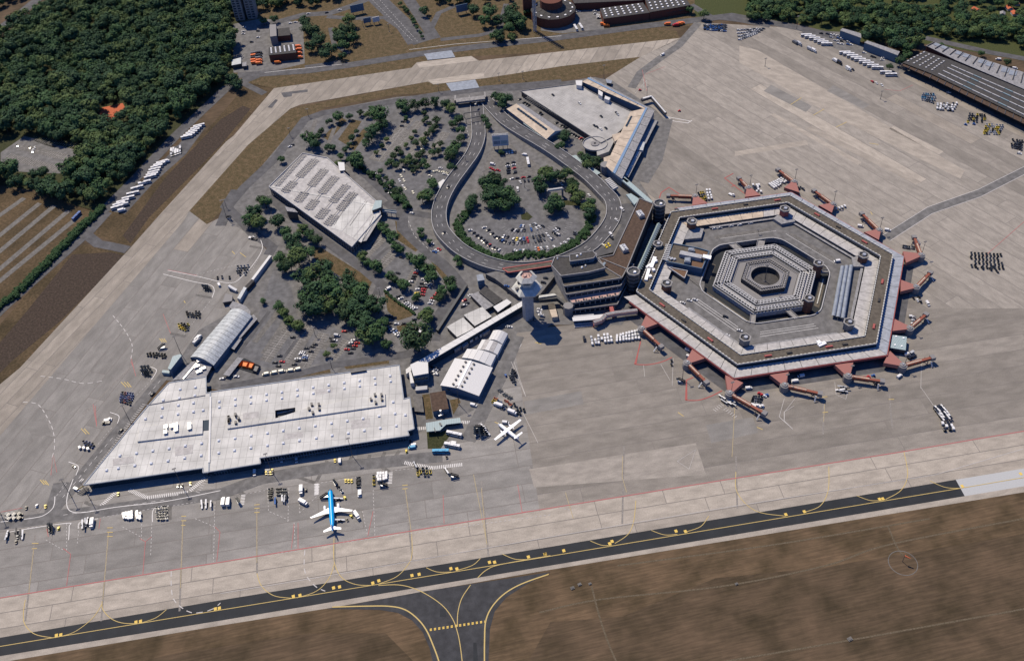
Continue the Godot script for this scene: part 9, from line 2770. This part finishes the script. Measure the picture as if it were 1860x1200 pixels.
func make_crowns():
	# crowns of radius 1: clumps of leaves spread through an uneven volume
	var r := RandomNumberGenerator.new()
	r.seed = 7
	var list := []
	for v in 7:
		var s := Shape.new()
		var clumps := 17 + v
		for k in clumps:
			var d := Vector3(r.randfn(), r.randfn() * 0.75 + 0.25, r.randfn()).normalized()
			var rad := r.randf_range(0.45, 0.72)
			var c := Vector3(d.x * rad, d.y * rad * 0.85, d.z * rad)
			var cr := r.randf_range(0.26, 0.44)
			var tone := r.randf_range(0.72, 1.25)
			for j in 62:
				var q := Vector3(r.randfn(), r.randfn(), r.randfn()).normalized()
				var at := c + q * cr * r.randf_range(0.55, 1.05)
				var n := (q * 0.9 + d * 0.5 + Vector3(r.randfn(), r.randfn(), r.randfn()) * 0.35 + Vector3(0, 0.3, 0)).normalized()
				var u := n.cross(Vector3(r.randfn(), r.randfn(), r.randfn())).normalized()
				var w := n.cross(u)
				var z := r.randf_range(0.06, 0.12)
				var t := tone * r.randf_range(0.8, 1.2)
				s.face([at - u * z, at + w * z * 0.7, at + u * z, at - w * z * 0.7], n, Color(t, t, t * r.randf_range(0.8, 1.0)))
		list.append(s)
	return list


func trees():
	var crowns := {}
	var shapes = make_crowns()
	for l in ["leaf_dark", "leaf_mid", "leaf_olive", "leaf_small"]:
		crowns[l] = []
	for s in shapes:
		var am: Array = s.st.commit_to_arrays()
		for l in crowns:
			var m := ArrayMesh.new()
			m.add_surface_from_arrays(Mesh.PRIMITIVE_TRIANGLES, am)
			m.surface_set_material(0, M[l])
			crowns[l].append(m)
	var tr := Shape.new()
	tr.cyl(Vector3.ZERO, 0.05, 0.03, 0.0, 0.75, 6)
	for k in 5:
		var a := k * 1.3
		tr.beam(Vector3(0, 0.35 + k * 0.07, 0), Vector3(cos(a) * 0.4, 0.75 + k * 0.06, sin(a) * 0.4), 0.03, 0.03)
	var trunk := mesh([[tr, M["bark"]]])
	var plant := func(called: String, label: String, group: String, x: float, z: float, r: float, leaf: String, tall := 1.0):
		var t = thing(called, label, "tree", Vector3(x, 0, z), rng.randf() * TAU, group)
		var h := r * (1.75 + rng.randf() * 0.35) * tall
		var p = put("trunk", trunk, t)
		p.scale = Vector3(r * 1.1, h, r * 1.1)
		var c = put("crown", crowns[leaf][rng.randi() % 7], t, Vector3(0, h * 0.62, 0))
		c.scale = Vector3(r * rng.randf_range(0.98, 1.12), r * rng.randf_range(0.8, 0.95) * tall, r * rng.randf_range(0.98, 1.12)) * 1.08
		c.rotation.y = rng.randf() * TAU
	var row := func(called: String, label: String, group: String, a: Array, leaf: String):
		for i in range(0, a.size() - 2, 3):
			plant.call(called, label, group, a[i], a[i + 1], a[i + 2], leaf if rng.randf() < 0.55 else ["leaf_mid", "leaf_olive", "leaf_mid", "leaf_small"][rng.randi() % 4])
	var three := func(a: Array) -> Array:
		return a
	# trees of the landside
	row.call("broadleaf_tree", "dense dark broadleaf tree in the grove between garage and large car park", "trees of the grove", [-226.9,-733.5,8,-219.5,-717.5,8,-231,-724.2,7,-203.5,-717.8,7,-218.6,-747.9,6,-223.6,-755.2,5,-194.6,-704.2,6,-180.2,-704.6,6,-186.4,-688.8,8,-172.7,-695.5,6,-166.9,-688.7,6,-195.8,-667.9,6,-180,-664.2,9,-185.6,-657,7,-171.5,-669.1,7,-173.4,-636.7,9,-162.4,-639.2,9,-155.7,-648,8,-152.3,-638.2,7,-166.3,-613.9,9,-155.5,-616.4,10,-148.6,-622.9,9,-158.8,-598.9,9,-149.4,-601.4,9,-167.5,-601.6,8,-134.6,-634.4,7,-131.2,-621.1,8,-120.9,-612.7,9,-135.2,-607,8,-124,-602.3,8,-107.9,-595.3,9,-134.1,-591.1,9,-119.4,-586.1,8,-121.3,-577.8,9,-113.7,-568.6,9,-107.7,-564.6,8,-115.7,-560.5,8,-103,-579.3,5,-99.1,-553.9,5,-184,-678.5,7,-190.5,-655.6,7,-141.6,-611.3,8,-165,-626.5,8,-127.2,-595.6,8,-114.2,-601.3,7], "leaf_dark")
	row.call("great_tree", "great round dark tree standing alone beside the white walkway", "", [-73.8,-549.4,13], "leaf_mid")
	row.call("lot_tree", "slim young tree on an island of the large car park", "trees in the large car park", [-190,-607.1,5,-184.9,-599.5,5,-187.8,-603.3,4,-181.3,-593.9,4,-178.9,-588.5,5,-171.1,-582.5,5,-173.8,-585.4,4,-204.8,-617.6,3,-141.2,-558.6,3,-146.3,-550.2,3], "leaf_olive")
	row.call("lot_tree", "mid-sized tree along the edges of the small car park", "trees round the small car park", [-124,-662.3,5,-120.5,-657,4,-111.9,-649.3,6,-108.6,-645.1,4,-98.7,-634.6,5,-96.1,-631.5,4,-89.8,-626.2,4,-86.6,-622.2,5,-107.7,-700.9,6,-105.5,-695.5,5,-98.5,-681.4,7,-95.6,-673,5,-91.6,-669.6,4,-83.7,-659.8,4,-75.2,-649.1,7,-73.3,-645.1,5,-66.3,-636.7,7,-64.4,-629,6,-67.6,-640.7,5,-49.5,-621.9,6,-47.7,-616.2,5,-55.1,-611.5,5,-58.1,-604.6,4,-75.8,-608.3,4,-78.2,-606.7,3,-69.4,-579.6,7,-67.1,-587.9,5,-74.6,-693,4,-73.3,-688.7,3,-42.4,-651.3,4,-40.5,-646.3,3,-66.7,-679.8,3], "leaf_mid")
	row.call("roadside_tree", "roadside tree along the upper edge of the tree-planted car park", "roadside trees above the garage", [-187.7,-846.2,8,-181.6,-839.1,6,-161.5,-885.7,6,-170.4,-880.1,4,-150.3,-887.7,4,-177.4,-864.4,4,-179.4,-854.8,4,-139.4,-893.1,4,-128.4,-898.5,4,-131.6,-888.6,4,-118,-876.7,10,-115.5,-863,7,-125.7,-844.8,8,-122.6,-857.4,7,-130.7,-835.8,5,-96.2,-897.8,7,-92.2,-890.3,5,-82.9,-896,6,-72.6,-899.9,6,-62.2,-900.2,6,-50.8,-895.2,6,-45.2,-884.1,6,-44.5,-858.8,5,-38,-866.3,5,-36.4,-846.3,5,-36.6,-831.8,5,-41.3,-815.1,7,-45,-806.3,7,-47.6,-800.6,6,-46,-783.9,5,-137,-805.6,8,-134.9,-799.3,6,-155.5,-804.8,4,-164,-833.7,4,-150.1,-828.8,4,-154.6,-816.9,4,-168.5,-834.2,4,-141.1,-859.7,3,-145,-847.2,4,-147.1,-837.9,3,-212.9,-819.5,4], "leaf_dark")
	row.call("lot_tree", "small round tree on an island of the tree-planted car park", "small trees of the tree-planted car park", [-73.7,-885.8,3,-70.8,-875.2,3,-60.5,-867.2,5,-73.5,-870.5,3,-65.9,-851.4,4,-69.6,-845.3,4,-82.5,-851.9,3,-85.9,-841,3,-81.2,-830.8,4,-91.1,-830.5,3,-110.5,-842.5,3,-114.6,-831.9,3,-119.6,-821.5,3,-98.1,-822,4,-102.2,-811.6,4,-104.6,-802.8,4,-99,-796.1,4,-93,-801.4,4,-87,-806.7,4,-88.5,-797.8,4,-81.5,-800,4,-78.1,-808.7,4,-72.1,-829.7,4,-74,-834.7,4,-56.8,-826.2,4,-58.6,-813.9,4,-64.8,-811.6,4,-74.6,-814.4,4,-72.7,-798.9,4,-69.9,-789.5,4,-79.6,-790.7,3,-76.1,-796.3,3,-92.3,-878,3,-62.3,-857.5,4,-67.9,-864.8,3,-95.2,-816.9,3,-108,-800.2,3,-83,-786.7,3,-63.1,-825.4,3,-84.9,-792.9,3], "leaf_small")
	row.call("lot_tree", "leafy tree at the lower corner of the tree-planted car park", "trees at the lower corner of the tree-planted car park", [-65.1,-764.3,5,-68.4,-740.7,7,-73.4,-738.5,6,-63.4,-759.8,5,-103,-767.4,4,-95.7,-752.3,5,-90.2,-737.7,5,-88.4,-732,4,-98.8,-744.3,4,-121.2,-787.1,3,-93,-746.4,4,-108.6,-776.7,3,-114.3,-789.2,3,-115.7,-780.5,3], "leaf_mid")
	row.call("loop_tree", "broad dark tree in the group inside the road loop", "trees inside the road loop", [-14.3,-751.9,8,-7.8,-755.3,8,-0.3,-752.3,7,-3.3,-740,6,-12,-745.2,7,-12.5,-730.7,8,-5.2,-725.8,9,3.7,-728.8,9,9.7,-724,7,5.7,-718.4,7,-8,-718,7,-0.6,-717.1,7,39.8,-760.3,7,46,-757.4,7,54.9,-756.3,7,35.1,-748,7,35.8,-739.5,7,48.5,-725.6,5,45.2,-715.8,8,50,-713.2,7,42.3,-710.1,6,64.3,-734,6,64,-744.6,6,67.3,-740,5,69.7,-725.1,6,66.8,-721.4,5,75,-704.3,7,78.2,-711.9,6,75.6,-698.3,6,-28.9,-726.5,6,-30.2,-720.6,5,-27.5,-732.5,5,60.1,-757.9,7,43.9,-764.2,6], "leaf_dark")
	row.call("loop_tree", "dark tree outside the loop road, by the gabled hall and bent wing", "trees by the gabled hall", [5.9,-897.3,6,0.3,-900.7,6,11.3,-891.3,7,6.8,-886.7,5,64.3,-819.8,6,66.2,-826.7,5,60.6,-808.5,4,57.8,-806.6,4,85.3,-778.1,6,80.6,-783.2,5,90.2,-775.3,6,93.8,-772.6,5,77.4,-790.3,4,82,-771.9,5,-10.9,-861.1,4,-9.6,-857.2,3,-8.5,-850.9,4,-13.4,-870.2,3,2,-806.6,3], "leaf_dark")
	row.call("verge_tree", "large dark tree by the perimeter road at the top", "trees north of the perimeter road", [-282.2,-968.1,8,-275,-959.7,7,-281.3,-975.6,6] + [-215.7,-1088.9,8,-211.2,-1075.1,8,-201.8,-1065.1,9,-193.9,-1047,8,-197.4,-1039.2,7,-179.3,-1020.2,8,-184.9,-1012.9,7,-202.9,-1031.7,7,-163.1,-1085.5,8,-163.8,-1063.8,9,-156.4,-1045.7,8,-171.1,-1047.9,8,-165.7,-1030.5,7,-174.1,-1061.1,7,-166.3,-1010.2,5,-265.9,-1105.2,5,-253.3,-1107.8,5,-75.8,-1099.2,6,1,-1078.6,9,-5.9,-1062.1,7,26.5,-1079.2,9,29.8,-1061.1,8,35.3,-1047.3,7,5.3,-1026.4,7,23.7,-1023.7,5,-17.9,-1090.4,7,19.1,-1058.4,6] + [21.7,-1066.4,9,29,-1058.1,9,35.5,-1050,8,21.3,-1041.5,7,8.8,-1029.4,7,43.5,-1081.4,4,9.3,-1061,7,22.3,-1027.5,4,93.5,-1081.2,5,10.2,-1022.4,6,242.5,-1042.3,6,229.1,-1058.7,5], "leaf_dark")
	row.call("verge_tree", "small bushy tree in the central strip of the northern road", "bushes in the northern road", [-105.2,-1127.3,3,-100.6,-1117.3,3,-96,-1107.5,3,-91.3,-1093.3,3,-87.9,-1079.5,3,-84.4,-1065.9,3,-80,-1052.4,3,-77.8,-1045.7,2,-98.3,-1112.4,3,-89.1,-1086.3,3], "leaf_mid")
	row.call("verge_tree", "dark tree between the bus stands and the grey blocks", "trees by the grey blocks", [411,-980.8,8,414.3,-970.3,9,422,-979.1,8,404,-968.5,7,430.5,-964.6,9,439.3,-966.6,10,446.1,-962.3,9,452.8,-958.1,9,436.3,-947.4,9,427.6,-945.5,8,444.5,-943,8,455.3,-951.2,7,433.9,-925.5,6,423.9,-914.5,6,439.4,-937.4,7,410.5,-907.2,4,476.2,-941.7,4,481.6,-934.5,4,492.7,-917.2,3,511.4,-920.8,4,529.8,-899.6,4], "leaf_dark")
	# hedges
	var hedge := func(called: String, label: String, a: Array, n: int, wide: float, r0: float, leaf: String):
		var t = thing(called, label, "hedge", Vector3(a[0], 0, a[1]))
		var c := Curve2D.new()
		for q in V(a):
			c.add_point(q)
		var mm := MultiMesh.new()
		mm.transform_format = MultiMesh.TRANSFORM_3D
		mm.mesh = crowns[leaf][1]
		mm.instance_count = n
		for i in n:
			var q := c.sample_baked(c.get_baked_length() * (i + rng.randf()) / n)
			var r := r0 * rng.randf_range(0.75, 1.3)
			mm.set_instance_transform(i, Transform3D(Basis(Vector3.UP, rng.randf() * 6.0).scaled(Vector3(r, r * 0.9, r)), Vector3(q.x - a[0] + rng.randf_range(-wide, wide), r * 0.6, q.y - a[1] + rng.randf_range(-wide, wide))))
		var o := MultiMeshInstance3D.new()
		o.name = "foliage"
		o.multimesh = mm
		o.set_meta("kind", "stuff")
		t.add_child(o)
	hedge.call("loop_hedge", "thick green hedge curving round the lower edge of the loop car park", smooth([-33.4,-719.2,-39.8,-707.9,-41.2,-694.4,-35.3,-680.4,-26,-668.1,-16.6,-659.7,-2.7,-651.8] + [12.5,-655.7,27.8,-653.2,41.3,-654.9,54.2,-661.4,63.2,-668.5,69.1,-675.9]) + [74.4,-687.1,78.9,-700.2], 420, 3.5, 2.0, "leaf_mid")
	hedge.call("road_hedge", "long dark hedge between the tan field and west road", [-375.8,-766.6,-387.2,-740.3,-397.9,-713.9,-405.2,-692.3,-415.2,-667.8,-422.6,-649.7,-431.5,-637.7,-437.8,-622.1], 260, 2.5, 3.0, "leaf_mid")
	hedge.call("lot_hedge", "low clipped hedge along the row of cars in the small car park", [-104.1,-622.3,-93.7,-608.5,-77.4,-590.9], 60, 0.6, 1.2, "leaf_mid")
	hedge.call("lot_hedge", "row of dark shrubs between garage lane and tree-planted car park", [-148.7,-817,-124,-789.8,-103.5,-758.4,-85.8,-734.1], 80, 2.5, 2.0, "leaf_dark")
	# the wood: the nearest trees one by one, the rest as one mass
	var wood := V([-600.7,-1094.6,-543.8,-1192.4,-477.1,-1229.5,-317,-1234.9,-299.8,-1090.1,-286.4,-1007.3,-298,-979.9,-313.6,-944.2,-333.5,-894.4,-350.1,-848.4,-362.9,-812.1,-378.9,-780.7,-395.7,-772.5,-419.5,-783.8,-449.9,-797.7,-486.4,-812.7,-511.2,-822.8])
	var clear := [V([-419.9,-903.4,-418.5,-945.1,-397.2,-955.3,-386.2,-932.3,-397.9,-904.7]), V([-547.8,-899.5,-493.2,-907.7,-413.7,-865,-425.4,-821.5,-526.9,-837.4]), V([-500.5,-928.2,-483.8,-885.5,-492.6,-886.6,-507.4,-926])]
	var spots := []
	var lo := Vector2(INF, INF)
	var hi := -lo
	for q in wood:
		lo = lo.min(q)
		hi = hi.max(q)
	var step := 11.2
	var gz := lo.y
	while gz < hi.y:
		var gx := lo.x
		while gx < hi.x:
			var q := Vector2(gx + rng.randf_range(-3.6, 3.6), gz + rng.randf_range(-3.6, 3.6))
			gx += step
			if not Geometry2D.is_point_in_polygon(q, wood):
				continue
			var ok := true
			for c in clear:
				if Geometry2D.is_point_in_polygon(q, c):
					ok = false
			if ok:
				spots.append(q)
		gz += step
	spots.sort_custom(func(a, b): return a.y > b.y)
	var many := {}
	for i in spots.size():
		var q: Vector2 = spots[i]
		var r := rng.randf_range(5.0, 10.6)
		var leaf: String = ["leaf_dark", "leaf_dark", "leaf_mid", "leaf_olive"][rng.randi() % 4]
		if i < 295:
			plant.call("forest_tree", "%s tree near the lower edge of the wood" % {"leaf_dark": "dark green", "leaf_mid": "mid green", "leaf_olive": "yellowish green"}[leaf], "%s trees of the wood" % {"leaf_dark": "dark green", "leaf_mid": "mid green", "leaf_olive": "yellowish green"}[leaf], q.x, q.y, r, leaf)
		else:
			var key := leaf + str(rng.randi() % 3)
			if not many.has(key):
				many[key] = []
			var h := r * 1.9
			many[key].append(Transform3D(Basis(Vector3.UP, rng.randf() * TAU).scaled(Vector3(r, r * 0.9, r) * 1.1), Vector3(q.x, h * 0.62, q.y)))
	var f = thing("forest", "dense dark broadleaf wood filling the top left of the photo", "wood")
	f.set_meta("kind", "stuff")
	for key in many:
		var mm := MultiMesh.new()
		mm.transform_format = MultiMesh.TRANSFORM_3D
		mm.mesh = crowns[key.left(-1)][int(key.right(1))]
		mm.instance_count = many[key].size()
		for i in many[key].size():
			mm.set_instance_transform(i, many[key][i])
		var o := MultiMeshInstance3D.new()
		o.name = "crowns"
		o.multimesh = mm
		o.set_meta("kind", "stuff")
		f.add_child(o, true)
	# tree belt and gardens at the top right, and behind the northern road
	var belts := [[[291.2,-1031.6,338.9,-1016.8,385.6,-1002.3,432.9,-992.6,483.7,-971,519.2,-956,571.2,-925.1,591.4,-972.7,535.2,-998.1,463,-1033.6,401.3,-1057.6,304.3,-1091.2], 9.6, 0.95, "tree of the dense belt behind the perimeter road", "belt_tree"], [[301.7,-1095.4,403.3,-1064.7,465.3,-1040.5,537.7,-1004.7,594.1,-979.1,625.4,-1052.8,484,-1097.9,308.2,-1125.6], 12.0, 0.55, "tree among the allotment gardens", "garden_tree"], [[-278.9,-1141,-229.9,-1138.2,-182,-1149.7,-184.5,-1183.9,-286.6,-1199.8], 9.0, 0.8, "tree behind the slip road at the top", "belt_tree"], [[-619.1,-1192.3,-595,-1203.1,-571.7,-1234.1,-635.7,-1244], 9.5, 0.7, "tree in the corner beyond the city road", "belt_tree"], [[-73,-1161.6,9.6,-1148.8,48.4,-1128.5,42.4,-1101.6,-13.6,-1114.7,-72.6,-1128.3], 10.0, 0.5, "tree by the upper edge near the round building", "belt_tree"]]
	for b in belts:
		var p := V(b[0])
		lo = Vector2(INF, INF)
		hi = -lo
		for q in p:
			lo = lo.min(q)
			hi = hi.max(q)
		var z := lo.y
		while z < hi.y:
			var x := lo.x
			while x < hi.x:
				var q: Vector2 = Vector2(x, z) + Vector2(rng.randf_range(-0.4, 0.4), rng.randf_range(-0.4, 0.4)) * b[1]
				x += b[1]
				if rng.randf() < b[2] and Geometry2D.is_point_in_polygon(q, p):
					var leaf: String = ["leaf_dark", "leaf_dark", "leaf_mid", "leaf_olive"][rng.randi() % 4]
					var nm: String = {"leaf_dark": "dark green", "leaf_mid": "mid green", "leaf_olive": "yellowish green"}[leaf]
					plant.call(b[4], nm + " " + b[3], nm + " trees: " + b[3], q.x, q.y, rng.randf_range(4.0, 7.6), leaf)
			z += b[1]
